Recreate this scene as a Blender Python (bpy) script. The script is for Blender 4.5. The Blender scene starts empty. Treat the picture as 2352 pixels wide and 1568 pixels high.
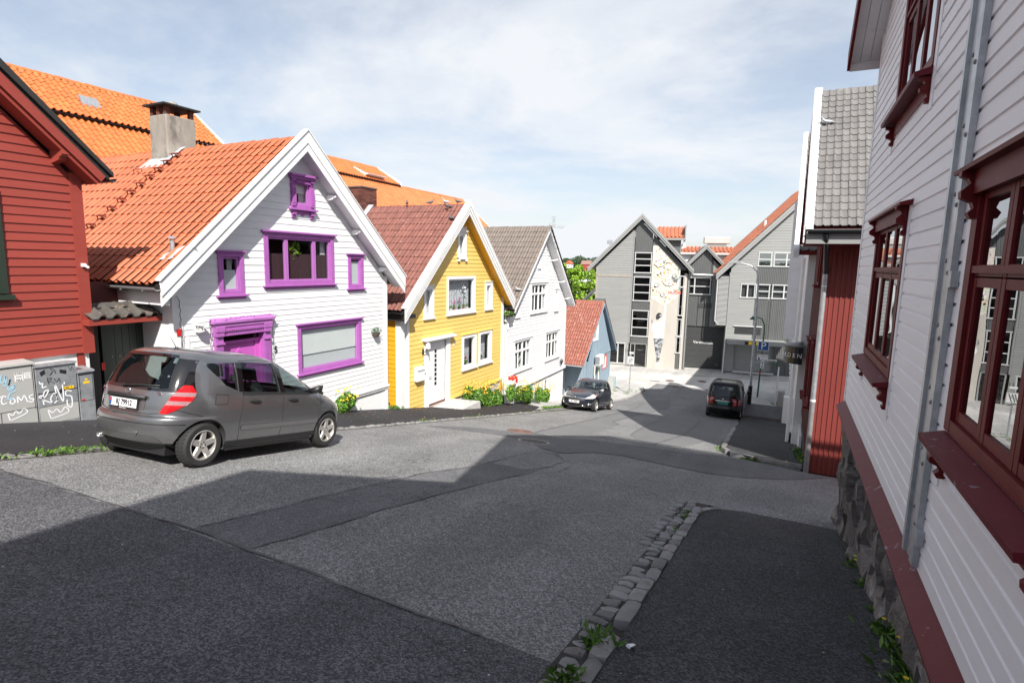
import bpy, bmesh, math, random
import numpy as np
from mathutils import Vector, Matrix
random.seed(7)
scene = bpy.context.scene
COL = scene.collection
# ---------------------------------------------------------------- camera
ZC = 9.4
F_PX, PITCH, ROLL, AZ = 1275.0, math.radians(8.04), math.atan(.0225), math.radians(26.2)
fw0 = Vector((-math.sin(AZ), math.cos(AZ), 0)); rt0 = Vector((math.cos(AZ), math.sin(AZ), 0)); up0 = Vector((0, 0, 1))
fw = fw0*math.cos(PITCH) - up0*math.sin(PITCH); up1 = up0*math.cos(PITCH) + fw0*math.sin(PITCH)
rt = rt0*math.cos(ROLL) + up1*math.sin(ROLL); up = up1*math.cos(ROLL) - rt0*math.sin(ROLL)
cam_d = bpy.data.cameras.new('camera'); cam = bpy.data.objects.new('camera', cam_d); COL.objects.link(cam)
m = Matrix((rt, up, -fw)).transposed().to_4x4(); m.translation = (0, 0, ZC); cam.matrix_world = m
cam_d.sensor_fit = 'HORIZONTAL'; cam_d.sensor_width = 36; cam_d.lens = F_PX/2352*36
cam_d.clip_start = .05; cam_d.clip_end = 6000
scene.camera = cam
CAM = Vector((0, 0, ZC))
# ---------------------------------------------------------------- sun and sky
SUN = Vector((1, -1.28, 1.59)).normalized()
sd = bpy.data.lights.new('sun', 'SUN'); so = bpy.data.objects.new('sun', sd); COL.objects.link(so)
sd.energy = 5.0; sd.angle = math.radians(.53); sd.color = (1, .955, .89)
so.rotation_euler = SUN.to_track_quat('Z', 'Y').to_euler(); so.location = (30, -40, 60)
wd = bpy.data.worlds.new('World'); scene.world = wd; wd.use_nodes = True
nt = wd.node_tree; N = nt.nodes; Lk = nt.links; N.clear()
def wn(t, **k):
    n = N.new(t)
    for a, b in k.items(): setattr(n, a, b)
    return n
sky = wn('ShaderNodeTexSky', sky_type='NISHITA', sun_disc=False, sun_elevation=math.asin(SUN.z), sun_rotation=math.atan2(SUN.x, SUN.y), air_density=1.0, dust_density=1.2, ozone_density=1.0)
geo = wn('ShaderNodeNewGeometry'); sep = wn('ShaderNodeSeparateXYZ'); Lk.new(geo.outputs['Incoming'], sep.inputs[0])
def wm(op, a, b=None, clamp=False):
    n = wn('ShaderNodeMath', operation=op); n.use_clamp = clamp
    for i, q in enumerate((a, b)):
        if q is None: continue
        if isinstance(q, (int, float)): n.inputs[i].default_value = q
        else: Lk.new(q, n.inputs[i])
    return n.outputs[0]
upz = wm('MULTIPLY', sep.outputs[2], -1.0)
den = wm('ADD', wm('MAXIMUM', upz, 0.0), .16)
cx = wm('DIVIDE', wm('MULTIPLY', sep.outputs[0], -1.0), den); cy = wm('DIVIDE', wm('MULTIPLY', sep.outputs[1], -1.0), den)
comb = wn('ShaderNodeCombineXYZ'); Lk.new(cx, comb.inputs[0]); Lk.new(cy, comb.inputs[1])
def cloud(scale, detail, rough, lo, hi, off):
    mp = wn('ShaderNodeMapping'); mp.inputs['Location'].default_value = off; Lk.new(comb.outputs[0], mp.inputs[0])
    nz = wn('ShaderNodeTexNoise'); nz.inputs['Scale'].default_value = scale; nz.inputs['Detail'].default_value = detail; nz.inputs['Roughness'].default_value = rough; nz.inputs['Distortion'].default_value = .35
    Lk.new(mp.outputs[0], nz.inputs['Vector'])
    r = wn('ShaderNodeMapRange', interpolation_type='SMOOTHSTEP'); r.inputs[1].default_value = lo; r.inputs[2].default_value = hi; Lk.new(nz.outputs[0], r.inputs[0]); return r.outputs[0]
c1 = cloud(.50, 8, .60, .41, .63, (5.1, 1.4, 0)); c2 = cloud(1.6, 9, .62, .40, .74, (8.3, 2.2, 0))
veil = wm('MULTIPLY', wm('POWER', wm('SUBTRACT', 1.0, wm('MAXIMUM', upz, 0.0), True), 4.0), .40)
mask = wm('ADD', wm('ADD', wm('MULTIPLY', c1, .55), wm('MULTIPLY', c2, .22)), veil, True)
mask = wm('MINIMUM', wm('ADD', mask, .22), .97)
SKYS = .096
skm = wn('ShaderNodeVectorMath', operation='SCALE'); Lk.new(sky.outputs[0], skm.inputs[0]); skm.inputs['Scale'].default_value = 1.0
mx = wn('ShaderNodeMix', data_type='RGBA'); Lk.new(mask, mx.inputs[0]); Lk.new(skm.outputs[0], mx.inputs[6]); mx.inputs[7].default_value = (6.3, 6.5, 6.8, 1)
bg = wn('ShaderNodeBackground'); bg.inputs[1].default_value = SKYS; Lk.new(mx.outputs[2], bg.inputs[0])
ow = wn('ShaderNodeOutputWorld'); Lk.new(bg.outputs[0], ow.inputs[0])
vs = scene.view_settings; vs.view_transform = 'Standard'; vs.look = 'None'; vs.exposure = .60; vs.gamma = 1.0; vs.use_curve_mapping = False
# ---------------------------------------------------------------- materials
MAT = {}
def M(name, col, rough=.6, var=.12, vs_=3.0, bump=0.0, bs=40.0, metal=0.0, spec=.5, rnd=0.0, col2=None, c2s=1.2, c2lo=.5, c2hi=.7, speck=None, coat=0.0, stretch=(1, 1, 1), grain=0.0, gs=300.0, bd=.01, wet=None, streak=None, crack=None):
    """procedural material: base colour, broad variation, per-piece variation, second colour in noise patches, specks, grain and bump"""
    mt = bpy.data.materials.new(name); mt.use_nodes = True; t = mt.node_tree; n = t.nodes; l = t.links
    p = n['Principled BSDF']; p.inputs['Roughness'].default_value = rough; p.inputs['Metallic'].default_value = metal; p.inputs['Specular IOR Level'].default_value = spec
    if coat: p.inputs['Coat Weight'].default_value = coat; p.inputs['Coat Roughness'].default_value = .05
    g = n.new('ShaderNodeNewGeometry'); mp = n.new('ShaderNodeMapping'); mp.inputs['Scale'].default_value = stretch; l.new(g.outputs['Position'], mp.inputs[0])
    def noise(sc, det=4, ro=.6):
        z = n.new('ShaderNodeTexNoise'); z.inputs['Scale'].default_value = sc; z.inputs['Detail'].default_value = det; z.inputs['Roughness'].default_value = ro; l.new(mp.outputs[0], z.inputs['Vector']); return z.outputs[0]
    def rng(s, a, b, c, d):
        r = n.new('ShaderNodeMapRange'); r.inputs[1].default_value = a; r.inputs[2].default_value = b; r.inputs[3].default_value = c; r.inputs[4].default_value = d; r.clamp = True; l.new(s, r.inputs[0]); return r.outputs[0]
    def math_(op, a, b):
        q = n.new('ShaderNodeMath'); q.operation = op
        for i, s in enumerate((a, b)):
            if isinstance(s, (int, float)): q.inputs[i].default_value = s
            else: l.new(s, q.inputs[i])
        return q.outputs[0]
    base = n.new('ShaderNodeRGB'); base.outputs[0].default_value = (*col, 1); c = base.outputs[0]
    def mix(f, a, b):
        x = n.new('ShaderNodeMix'); x.data_type = 'RGBA'; 
        if isinstance(f, float): x.inputs[0].default_value = f
        else: l.new(f, x.inputs[0])
        l.new(a, x.inputs[6])
        if isinstance(b, tuple): x.inputs[7].default_value = (*b, 1)
        else: l.new(b, x.inputs[7])
        return x.outputs[2]
    if col2: c = mix(rng(noise(c2s, 6, .65), c2lo, c2hi, 0, 1), c, col2)
    if speck: c = mix(rng(noise(speck[1], 3, .5), speck[2], speck[2]+.06, 0, speck[3] if len(speck) > 3 else 1), c, speck[0])
    fac = None
    if var: fac = rng(noise(vs_, 5, .6), .25, .75, 1-var, 1+var)
    if grain:
        if crack:
            vo = n.new('ShaderNodeTexVoronoi'); vo.inputs['Scale'].default_value = gs; l.new(g.outputs['Position'], vo.inputs['Vector']); sc_ = n.new('ShaderNodeSeparateColor'); l.new(vo.outputs['Color'], sc_.inputs[0]); agg = math_('POWER', sc_.outputs[0], 1.6); gr = math_('MULTIPLY', rng(agg, 0, 1, 1-grain*.75, 1+grain*1.25), rng(noise(18, 3, .7), .3, .7, .88, 1.12))
        else: gr = rng(noise(gs, 2, .7), .3, .7, 1-grain, 1+grain)
        fac = math_('MULTIPLY', fac, gr) if fac else gr
    if streak:
        m3 = n.new('ShaderNodeMapping'); m3.inputs['Scale'].default_value = (streak[1], streak[1]*.07, 1); l.new(g.outputs['Position'], m3.inputs[0]); z3 = n.new('ShaderNodeTexNoise'); z3.inputs['Scale'].default_value = 1; z3.inputs['Detail'].default_value = 5; z3.inputs['Roughness'].default_value = .6; l.new(m3.outputs[0], z3.inputs['Vector'])
        s3 = rng(z3.outputs[0], .3, .7, 1-streak[0], 1+streak[0]); fac = math_('MULTIPLY', fac, s3)
    if crack:
        v3 = n.new('ShaderNodeTexVoronoi'); v3.feature = 'DISTANCE_TO_EDGE'; v3.inputs['Scale'].default_value = crack[0]; nz3 = n.new('ShaderNodeTexNoise'); nz3.inputs['Scale'].default_value = 3; nz3.inputs['Detail'].default_value = 6; l.new(g.outputs['Position'], nz3.inputs['Vector'])
        va = n.new('ShaderNodeVectorMath'); va.operation = 'MULTIPLY_ADD'; l.new(nz3.outputs['Color'], va.inputs[0]); va.inputs[1].default_value = (.9, .9, .9); l.new(g.outputs['Position'], va.inputs[2]); l.new(va.outputs[0], v3.inputs['Vector'])
        line_ = rng(v3.outputs['Distance'], 0, crack[1], 1, 0); gate = rng(noise(.35, 2, .5), .50, .58, 0, 1); cf = math_('SUBTRACT', 1.0, math_('MULTIPLY', math_('MULTIPLY', line_, gate), crack[2])); fac = math_('MULTIPLY', fac, cf)
    if rnd:
        oi = n.new('ShaderNodeObjectInfo'); fr = math_('FRACT', math_('ADD', oi.outputs['Random'], g.outputs['Random Per Island']), 0.0)
        rr = rng(fr, 0, 1, 1-rnd, 1+rnd); fac = math_('MULTIPLY', fac, rr) if fac else rr
    if fac is not None:
        s = n.new('ShaderNodeVectorMath'); s.operation = 'SCALE'; l.new(c, s.inputs[0]); l.new(fac, s.inputs['Scale']); c = s.outputs[0]
    l.new(c, p.inputs['Base Color'])
    if bump:
        b = n.new('ShaderNodeBump'); b.inputs['Strength'].default_value = bump; b.inputs['Distance'].default_value = bd; l.new(vo.outputs['Distance'] if (grain and crack) else noise(bs, 5, .65), b.inputs['Height']); l.new(b.outputs[0], p.inputs['Normal'])
    if wet: l.new(rng(noise(wet[0], 4, .6), .35, .65, rough-wet[1], rough+wet[1]), p.inputs['Roughness'])
    MAT[name] = mt; return mt
def glass(name, tint=(.75, .82, .82), trans=.55, rough=.0, f0=1.5, tc=(.9, .93, .92)):
    mt = bpy.data.materials.new(name); mt.use_nodes = True; t = mt.node_tree; n = t.nodes; l = t.links; n.clear()
    o = n.new('ShaderNodeOutputMaterial'); tr = n.new('ShaderNodeBsdfTransparent'); tr.inputs[0].default_value = (*[a*trans for a in tc], 1)
    gl = n.new('ShaderNodeBsdfGlossy'); gl.inputs['Roughness'].default_value = rough; gl.inputs[0].default_value = (.95, .97, 1, 1)
    lw = n.new('ShaderNodeLayerWeight'); lw.inputs[0].default_value = .5; pw = n.new('ShaderNodeMath'); pw.operation = 'POWER'; l.new(lw.outputs['Facing'], pw.inputs[0]); pw.inputs[1].default_value = 4.0; r0 = ((f0-1)/(f0+1))**2; fr = n.new('ShaderNodeMapRange'); fr.inputs[3].default_value = r0; fr.inputs[4].default_value = .95; l.new(pw.outputs[0], fr.inputs[0])
    g = n.new('ShaderNodeNewGeometry'); z = n.new('ShaderNodeTexNoise'); z.inputs['Scale'].default_value = 1.3; l.new(g.outputs['Position'], z.inputs['Vector'])
    b = n.new('ShaderNodeBump'); b.inputs['Strength'].default_value = .06; b.inputs['Distance'].default_value = .02; l.new(z.outputs[0], b.inputs['Height']); l.new(b.outputs[0], gl.inputs['Normal'])
    x = n.new('ShaderNodeMixShader'); l.new(fr.outputs[0], x.inputs[0]); l.new(tr.outputs[0], x.inputs[1]); l.new(gl.outputs[0], x.inputs[2]); l.new(x.outputs[0], o.inputs[0])
    MAT[name] = mt; return mt
WHITE = M('white_paint', (.75, .75, .76), .5, .04, 1.2, .25, 70, stretch=(1, 1, 6), col2=(.70, .70, .70), c2s=.9, c2lo=.58, c2hi=.8, rnd=.025)
WHITE_OLD = M('weathered_white_paint', (.76, .76, .75), .6, .05, 2.5, .3, 60, col2=(.45, .44, .42), c2s=7, c2lo=.62, c2hi=.7)
TRIMW = M('white_trim', (.80, .80, .80), .45, .03, 2, .1, 80, col2=(.66, .66, .65), c2s=3, c2lo=.62, c2hi=.75)
NEARW = M('near_white_board', (.83, .83, .835), .5, .05, 2.2, .35, 55, stretch=(1, .3, 5), col2=(.58, .58, .60), c2s=2.2, c2lo=.60, c2hi=.82, rnd=.03, bd=.004)
PURPLE = M('purple_paint', (.385, .12, .40), .5, .10, 6, .2, 90, col2=(.30, .10, .32), c2s=5, c2lo=.55, c2hi=.75)
PURPLE_L = M('purple_paint_sunbleached', (.42, .15, .44), .45, .06, 6, .1, 90)
MAGENTA = M('magenta_door_paint', (.50, .11, .44), .42, .06, 5, .1, 90)
YELLOW = M('yellow_board', (.78, .545, .155), .5, .05, 1.5, .2, 60, stretch=(1, 1, 5), col2=(.80, .54, .15), c2s=1.1, c2lo=.5, c2hi=.7, rnd=.03)
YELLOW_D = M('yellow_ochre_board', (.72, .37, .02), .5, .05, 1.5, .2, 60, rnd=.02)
REDB = M('falu_red_board', (.285, .045, .032), .55, .06, 2, .2, 60, stretch=(1, 1, 4), rnd=.03)
REDV = M('red_vertical_board', (.20, .032, .025), .6, .10, 1.5, .25, 40, stretch=(4, 4, .6), rnd=.04)
MAROON = M('maroon_paint', (.135, .013, .015), .5, .15, 5, .2, 60, spec=.15, col2=(.13, .022, .018), c2s=4, c2lo=.55, c2hi=.7)
MAROON_W = M('worn_maroon_paint', (.125, .012, .019), .5, .15, 5, .2, 60, spec=.18, col2=(.26, .23, .28), c2s=9, c2lo=.63, c2hi=.70)
MAROON_B = M('maroon_brown_board', (.13, .035, .03), .6, .2, 5, .2, 40)
BLUEB = M('blue_grey_board', (.26, .335, .40), .55, .06, 2, .2, 50, stretch=(4, 4, .6), rnd=.05)
BLUED = M('blue_trim', (.10, .16, .22), .5, .06, 2)
GREYB = M('grey_clad_board', (.25, .256, .25), .55, .05, .9, .15, 40, stretch=(1, 1, 4), rnd=.03)
GREYM = M('corrugated_dark_metal', (.125, .13, .13), .45, .08, 1.2, metal=.2)
GREYT = M('grey_trim', (.27, .275, .27), .5, .05, 1)
GREYW = M('weathered_grey_wood', (.33, .29, .25), .7, .12, 3)
DARKG = M('dark_grey_panel', (.045, .047, .048), .5, .06, 2)
ALU = M('aluminium_frame', (.62, .63, .63), .35, .03, 1, metal=.3)
CONC = M('raw_concrete', (.46, .43, .385), .85, .12, .8, .3, 30, stretch=(1, 1, .25), col2=(.36, .34, .30), c2s=1.6, c2lo=.5, c2hi=.75)
RENDERW = M('white_render', (.74, .74, .73), .8, .06, 1.5, .4, 60, col2=(.5, .49, .46), c2s=1.5, c2lo=.6, c2hi=.8)
PLINTH = M('pinkish_plinth', (.52, .46, .41), .85, .1, 3, .4, 50)
TILE_O = M('orange_clay_tile', (.455, .122, .05), .5, .12, 1.1, .1, 90, rnd=.09, col2=(.42, .10, .036), c2s=1.8, c2lo=.5, c2hi=.75)
TILE_O2 = M('bright_orange_clay_tile', (.52, .15, .042), .55, .10, 1.0, .1, 80, rnd=.13, col2=(.30, .16, .09), c2s=5, c2lo=.64, c2hi=.72)
TILE_R = M('brown_red_concrete_tile', (.195, .075, .058), .75, .16, 3, .3, 60, rnd=.14, speck=((.42, .30, .27), 11, .66, .7), col2=(.12, .05, .04), c2s=6, c2lo=.58, c2hi=.72)
TILE_G = M('grey_brown_concrete_tile', (.175, .145, .125), .8, .14, 3, .3, 60, rnd=.10, speck=((.42, .40, .37), 12, .69, .6), col2=(.10, .085, .075), c2s=5, c2lo=.58, c2hi=.72)
TILE_B = M('brick_red_lichen_tile', (.27, .095, .065), .75, .14, 3, .3, 60, rnd=.12, speck=((.55, .45, .40), 9, .62, .8), col2=(.16, .06, .05), c2s=7, c2lo=.62, c2hi=.7)
TILE_N = M('pale_grey_roof_tile', (.18, .172, .165), .7, .09, 2, .2, 60, rnd=.14, col2=(.155, .15, .145), c2s=4, c2lo=.6, c2hi=.75)
SLATE = M('old_dark_roof_tile', (.085, .078, .070), .8, .2, 4, .4, 50, rnd=.2, speck=((.30, .20, .13), 14, .62, .6))
ROOFBLACK = M('black_roofing_felt', (.022, .023, .022), .7, .2, 3, .3, 120, speck=((.5, .5, .5), 26, .70, .6))
GUTTER = M('dark_gutter', (.02, .022, .025), .35, .1, 3)
GUTTERG = M('grey_gutter', (.42, .42, .43), .35, .08, 3, metal=.5)
LEAD = M('lead_flashing', (.58, .59, .61), .45, .15, 6, .4, 15, metal=.3, bd=.03)
RENDERG = M('mottled_cement_render', (.30, .275, .24), .9, .2, 4, .4, 40, col2=(.13, .125, .115), c2s=3, c2lo=.5, c2hi=.68, stretch=(1, 1, .5))
BRICK = M('brown_brick', (.13, .045, .032), .85, .2, 6, .4, 50, rnd=.45)
MORTAR = M('mortar', (.14, .11, .10), .95, .1, 6)
GREEN_D = M('dark_green_paint', (.022, .035, .024), .45, .1, 3)
BLACKISH = M('near_black_timber', (.018, .016, .017), .6, .2, 5)
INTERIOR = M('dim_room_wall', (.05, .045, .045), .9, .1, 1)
CURTAIN = M('sheer_curtain', (.62, .63, .65), .9, .28, 14, stretch=(6, 6, .6))
FROST = M('frosted_film', (.62, .66, .67), .6, .03, 1)
BLIND = M('white_blind', (.78, .80, .80), .7, .02, 1)
GLASS = glass('window_glass', trans=.93); GLASS_DK = glass('dark_window_glass', trans=.45, f0=1.6)
CARGLASS = glass('car_glass', trans=.62, tc=(.80, .92, .90), f0=1.55); GLASS_NEAR = glass('insulated_glass', trans=.40, f0=3.0)
# asphalt
def asphalt(name, col, dark, gs=170, grain=.35, bump=.35, speckc=(.6, .6, .6), st=.73):
    return M(name, col, .86, .13, .5, bump, 190, col2=dark, c2s=.8, c2lo=.45, c2hi=.75, grain=grain, gs=gs, speck=(speckc, 48, st, .6), bd=.006, spec=.3, streak=(.16, 1.1), crack=(.8, .012, .55))
ASPH = asphalt('aged_pale_asphalt', (.205, .204, .202), (.165, .165, .166), 80, .65, .5)
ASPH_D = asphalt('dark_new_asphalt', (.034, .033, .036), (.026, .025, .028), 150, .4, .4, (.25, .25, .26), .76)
ASPH_M = asphalt('trench_patch_asphalt', (.135, .136, .14), (.11, .111, .116), 95, .5, .4)
ASPH_F = asphalt('uphill_smooth_asphalt', (.098, .099, .106), (.07, .071, .077), 85, .7, .5)
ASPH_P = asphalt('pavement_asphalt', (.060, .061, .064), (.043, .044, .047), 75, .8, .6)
ASPH_B = asphalt('cross_street_asphalt', (.54, .525, .50), (.47, .455, .435), 60, .12)
ASPH_C = asphalt('pale_concrete_pavement', (.45, .44, .42), (.37, .36, .345), 60, .2)
TARM = M('crack_sealer', (.09, .09, .093), .7, .2, 8)
GRANITE = M('granite_kerb', (.24, .235, .23), .8, .2, 5, .5, 60, rnd=.28, grain=.25, gs=220, col2=(.17, .15, .14), c2s=4, c2lo=.5, c2hi=.7)
ROCK = M('rough_foundation_stone', (.16, .145, .13), .85, .35, 5, .9, 9, rnd=.35, col2=(.26, .25, .24), c2s=6, c2lo=.55, c2hi=.66, bd=.06)
SOIL = M('ground_soil', (.09, .08, .06), .95, .2, 2, .4, 20)
LEAF = M('green_leaf', (.10, .22, .022), .5, .3, 2.0, rnd=.5)
LEAF_W = M('weed_leaf', (.085, .17, .022), .55, .3, 4, rnd=.45)
LEAF_T = M('maple_leaf', (.20, .34, .022), .5, .25, .8, rnd=.45)
LEAF_F = M('far_wood_leaf', (.045, .085, .035), .7, .35, .03, rnd=.5)
PETAL_Y = M('yellow_petal', (.85, .58, .02), .5, .1, 5, rnd=.15)
PETAL_O = M('orange_petal', (.88, .33, .02), .5, .1, 5, rnd=.15)
BARK = M('bark', (.10, .075, .055), .9, .3, 5, .5, 20)
IRON = M('rusty_cast_iron', (.20, .12, .095), .7, .2, 8, .3, 60, metal=.3); IRON_G = M('worn_cast_iron', (.28, .265, .265), .55, .2, 8, .3, 60, metal=.4)
STEEL = M('galvanised_steel', (.47, .49, .51), .42, .14, 4, .05, 60, metal=.55, col2=(.38, .40, .42), c2s=9, c2lo=.45, c2hi=.6)
GREYBOX = M('grey_cabinet_paint', (.40, .40, .385), .5, .05, 2)
BLACKM = M('black_plastic', (.016, .016, .017), .42, .1, 5)
RUBBER = M('tyre_rubber', (.022, .022, .022), .78, .1, 20, .2, 60)
WHITEP = M('sprayed_white', (.82, .83, .85), .5, .04, 10); LBLUEP = M('sprayed_light_blue', (.38, .60, .75), .5, .04, 10); INK = M('black_marker', (.02, .02, .025), .5, .04, 10)
REDP = M('red_plastic', (.55, .02, .02), .4, .04, 5); SIGNB = M('sign_blue', (.02, .09, .27), .35, .03, 3); SIGNW = M('sign_white', (.78, .78, .77), .4, .03, 3); SIGNY = M('sign_yellow', (.85, .55, .02), .4, .03, 3)
PURPLEP = M('sign_ring', (.12, .05, .25), .4, .03, 3)
POST_G = M('dark_green_post', (.02, .10, .055), .35, .1, 4)
# ---------------------------------------------------------------- mesh helpers
XF = {}
class Fr:
    """facade frame: u along the wall, w outward, z up"""
    def __init__(s, o, u, w): s.o = Vector(o); s.u = Vector(u); s.w = Vector(w)
    def P(s, u, w, z): return s.o + s.u*u + s.w*w + Vector((0, 0, z))
WF = Fr((0, 0, 0), (1, 0, 0), (0, 1, 0))
class MB:
    def __init__(s): s.v = []; s.f = []
    def add(s, vs, fs):
        o = len(s.v); s.v += [tuple(q) for q in vs]; s.f += [tuple(i+o for i in f) for f in fs]; return s
    def hexa(s, p): return s.add(p, [(0, 3, 2, 1), (4, 5, 6, 7), (0, 1, 5, 4), (1, 2, 6, 5), (2, 3, 7, 6), (3, 0, 4, 7)])
    def box(s, x0, x1, y0, y1, z0, z1): return s.hexa([(x0, y0, z0), (x1, y0, z0), (x1, y1, z0), (x0, y1, z0), (x0, y0, z1), (x1, y0, z1), (x1, y1, z1), (x0, y1, z1)])
    def fb(s, fr, u0, u1, w0, w1, z0, z1): return s.hexa([fr.P(*q) for q in ((u0, w0, z0), (u1, w0, z0), (u1, w1, z0), (u0, w1, z0), (u0, w0, z1), (u1, w0, z1), (u1, w1, z1), (u0, w1, z1))])
    def prism(s, poly, off):
        a = [Vector(p) for p in poly]; off = Vector(off); n = len(a)
        return s.add(a + [p+off for p in a], [tuple(range(n))[::-1], tuple(range(n, 2*n))] + [(i, (i+1) % n, n+(i+1) % n, n+i) for i in range(n)])
    def fprism(s, fr, uz, w0, w1): return s.prism([fr.P(u, w0, z) for u, z in uz], fr.w*(w1-w0))
    def bar(s, a, b, wid, hei, upv=(0, 0, 1)):
        a, b = Vector(a), Vector(b); d = (b-a).normalized(); sd_ = d.cross(Vector(upv)).normalized()*wid/2; u_ = sd_.cross(d).normalized()*hei/2
        return s.hexa([a-sd_-u_, a+sd_-u_, b+sd_-u_, b-sd_-u_, a-sd_+u_, a+sd_+u_, b+sd_+u_, b-sd_+u_])
    def tube(s, pts, r, n=8, cap=True):
        pts = [Vector(p) for p in pts]; k = len(pts); rs = r if isinstance(r, (list, tuple)) else [r]*k; o = len(s.v); pu = None
        for i, p in enumerate(pts):
            d = (pts[min(i+1, k-1)]-pts[max(i-1, 0)]).normalized()
            if pu is None: pu = d.orthogonal().normalized()
            else:
                pu = (pu-d*pu.dot(d)); pu = pu.normalized() if pu.length > 1e-6 else d.orthogonal().normalized()
            q = d.cross(pu)
            for j in range(n):
                a = 2*math.pi*j/n; s.v.append(tuple(p+(pu*math.cos(a)+q*math.sin(a))*rs[i]))
        for i in range(k-1):
            for j in range(n): s.f.append((o+i*n+j, o+i*n+(j+1) % n, o+(i+1)*n+(j+1) % n, o+(i+1)*n+j))
        if cap: s.f.append(tuple(o+j for j in range(n))[::-1]); s.f.append(tuple(o+(k-1)*n+j for j in range(n)))
        return s
    def lathe(s, prof, o=(0, 0, 0), ax=(0, 0, 1), n=24, close=False, cap=True):
        o = Vector(o); ax = Vector(ax).normalized(); e1 = ax.orthogonal().normalized(); e2 = ax.cross(e1); b = len(s.v); k = len(prof)
        for r, h in prof:
            for j in range(n):
                a = 2*math.pi*j/n; s.v.append(tuple(o+ax*h+(e1*math.cos(a)+e2*math.sin(a))*r))
        for i in range(k-1 if not close else k):
            i2 = (i+1) % k
            for j in range(n): s.f.append((b+i*n+j, b+i*n+(j+1) % n, b+i2*n+(j+1) % n, b+i2*n+j))
        if not close and cap:
            if prof[0][0] > 1e-5: s.f.append(tuple(b+j for j in range(n))[::-1])
            if prof[-1][0] > 1e-5: s.f.append(tuple(b+(k-1)*n+j for j in range(n)))
        return s
    def grid(s, rows, flip=False):
        o = len(s.v); k = len(rows[0])
        for r in rows: s.v += [tuple(q) for q in r]
        for i in range(len(rows)-1):
            for j in range(k-1): s.f.append((o+i*k+j, o+i*k+j+1, o+(i+1)*k+j+1, o+(i+1)*k+j))
        return s
    def mesh(s, name, mat, inv=None, smooth=None):
        me = bpy.data.meshes.new(name); v = s.v
        if inv is not None: v = [tuple(inv @ Vector(q)) for q in v]
        me.from_pydata(v, [], s.f); bm = bmesh.new(); bm.from_mesh(me); bmesh.ops.recalc_face_normals(bm, faces=bm.faces); bm.to_mesh(me); bm.free()
        if mat: me.materials.append(mat)
        if smooth is not None:
            me.polygons.foreach_set('use_smooth', [True]*len(me.polygons))
            if smooth > 0: me.set_sharp_from_angle(angle=math.radians(smooth))
        return me
    def build(s, name, mat, parent=None, smooth=None, bevel=0, local=False, kind=None):
        inv = None
        if parent is not None and not local and parent.name in XF: inv = XF[parent.name].inverted()
        o = bpy.data.objects.new(name, s.mesh(name, mat, inv, smooth)); COL.objects.link(o)
        if parent is not None: o.parent = parent; XF[o.name] = XF.get(parent.name, Matrix())
        if bevel:
            b = o.modifiers.new('bevel', 'BEVEL'); b.width = bevel; b.segments = 2; b.limit_method = 'ANGLE'
        if kind: o['kind'] = kind
        return o
def thing(name, label, cat, loc=(0, 0, 0), rotz=0, group=None, mat=None):
    o = bpy.data.objects.new(name, None); COL.objects.link(o); o.empty_display_size = .2
    mm = mat if mat is not None else Matrix.Translation(loc) @ Matrix.Rotation(rotz, 4, 'Z')
    o.matrix_world = mm; XF[o.name] = mm.copy(); tag(o, label, cat, group); return o
def tag(o, label, cat, group=None):
    o['label'] = label; o['category'] = cat
    if group: o['group'] = group
    return o
def struct(o): o['kind'] = 'structure'; return o
def inst(name, me, parent, mtx):
    o = bpy.data.objects.new(name, me); COL.objects.link(o); o.parent = parent; o.matrix_local = mtx; return o
def copy_tree(o, parent=None):
    c = o.copy(); COL.objects.link(c); c.parent = parent
    if parent is not None: c.matrix_local = o.matrix_local.copy()
    for ch in list(o.children): copy_tree(ch, c)
    return c
def text(name, s, size, mat, parent, mtx, ext=.004, align='CENTER', sx=1.0, bold=0.0):
    cu = bpy.data.curves.new(name, 'FONT'); cu.body = s; cu.size = size; cu.extrude = ext; cu.align_x = align; cu.align_y = 'CENTER'; cu.resolution_u = 3; cu.offset = bold
    t = bpy.data.objects.new(name, cu); COL.objects.link(t); bpy.context.view_layer.update()
    me = bpy.data.meshes.new_from_object(t.evaluated_get(bpy.context.evaluated_depsgraph_get())); bpy.data.objects.remove(t); bpy.data.curves.remove(cu)
    me.materials.clear(); me.materials.append(mat); me.transform(Matrix.Diagonal((sx, 1, 1, 1)))
    o = bpy.data.objects.new(name, me); COL.objects.link(o)
    inv = XF[parent.name].inverted() if parent is not None and parent.name in XF else Matrix()
    o.parent = parent; o.matrix_local = inv @ mtx; return o
def wall_mtx(fr, u, w, z, flip=1):
    """text matrix on a facade: x along u*flip, y up, z outward"""
    x = fr.u*flip; y = Vector((0, 0, 1)); zz = x.cross(y)
    mm = Matrix((x, y, zz)).transposed().to_4x4(); mm.translation = fr.P(u, w, z); return mm
# ---------------------------------------------------------------- terrain profile (the street falls away from the camera)
_gy = np.array([-40, 20, 24, 27, 29, 31, 33, 35, 37, 39, 42, 46, 60, 400.]); _gz = np.array([15.45, 3.45, 2.66, 2.1, 1.75, 1.44, 1.2, 1.0, .86, .77, .70, .65, .6, .5])
def G(y): return float(np.interp(y, _gy, _gz))
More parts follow.
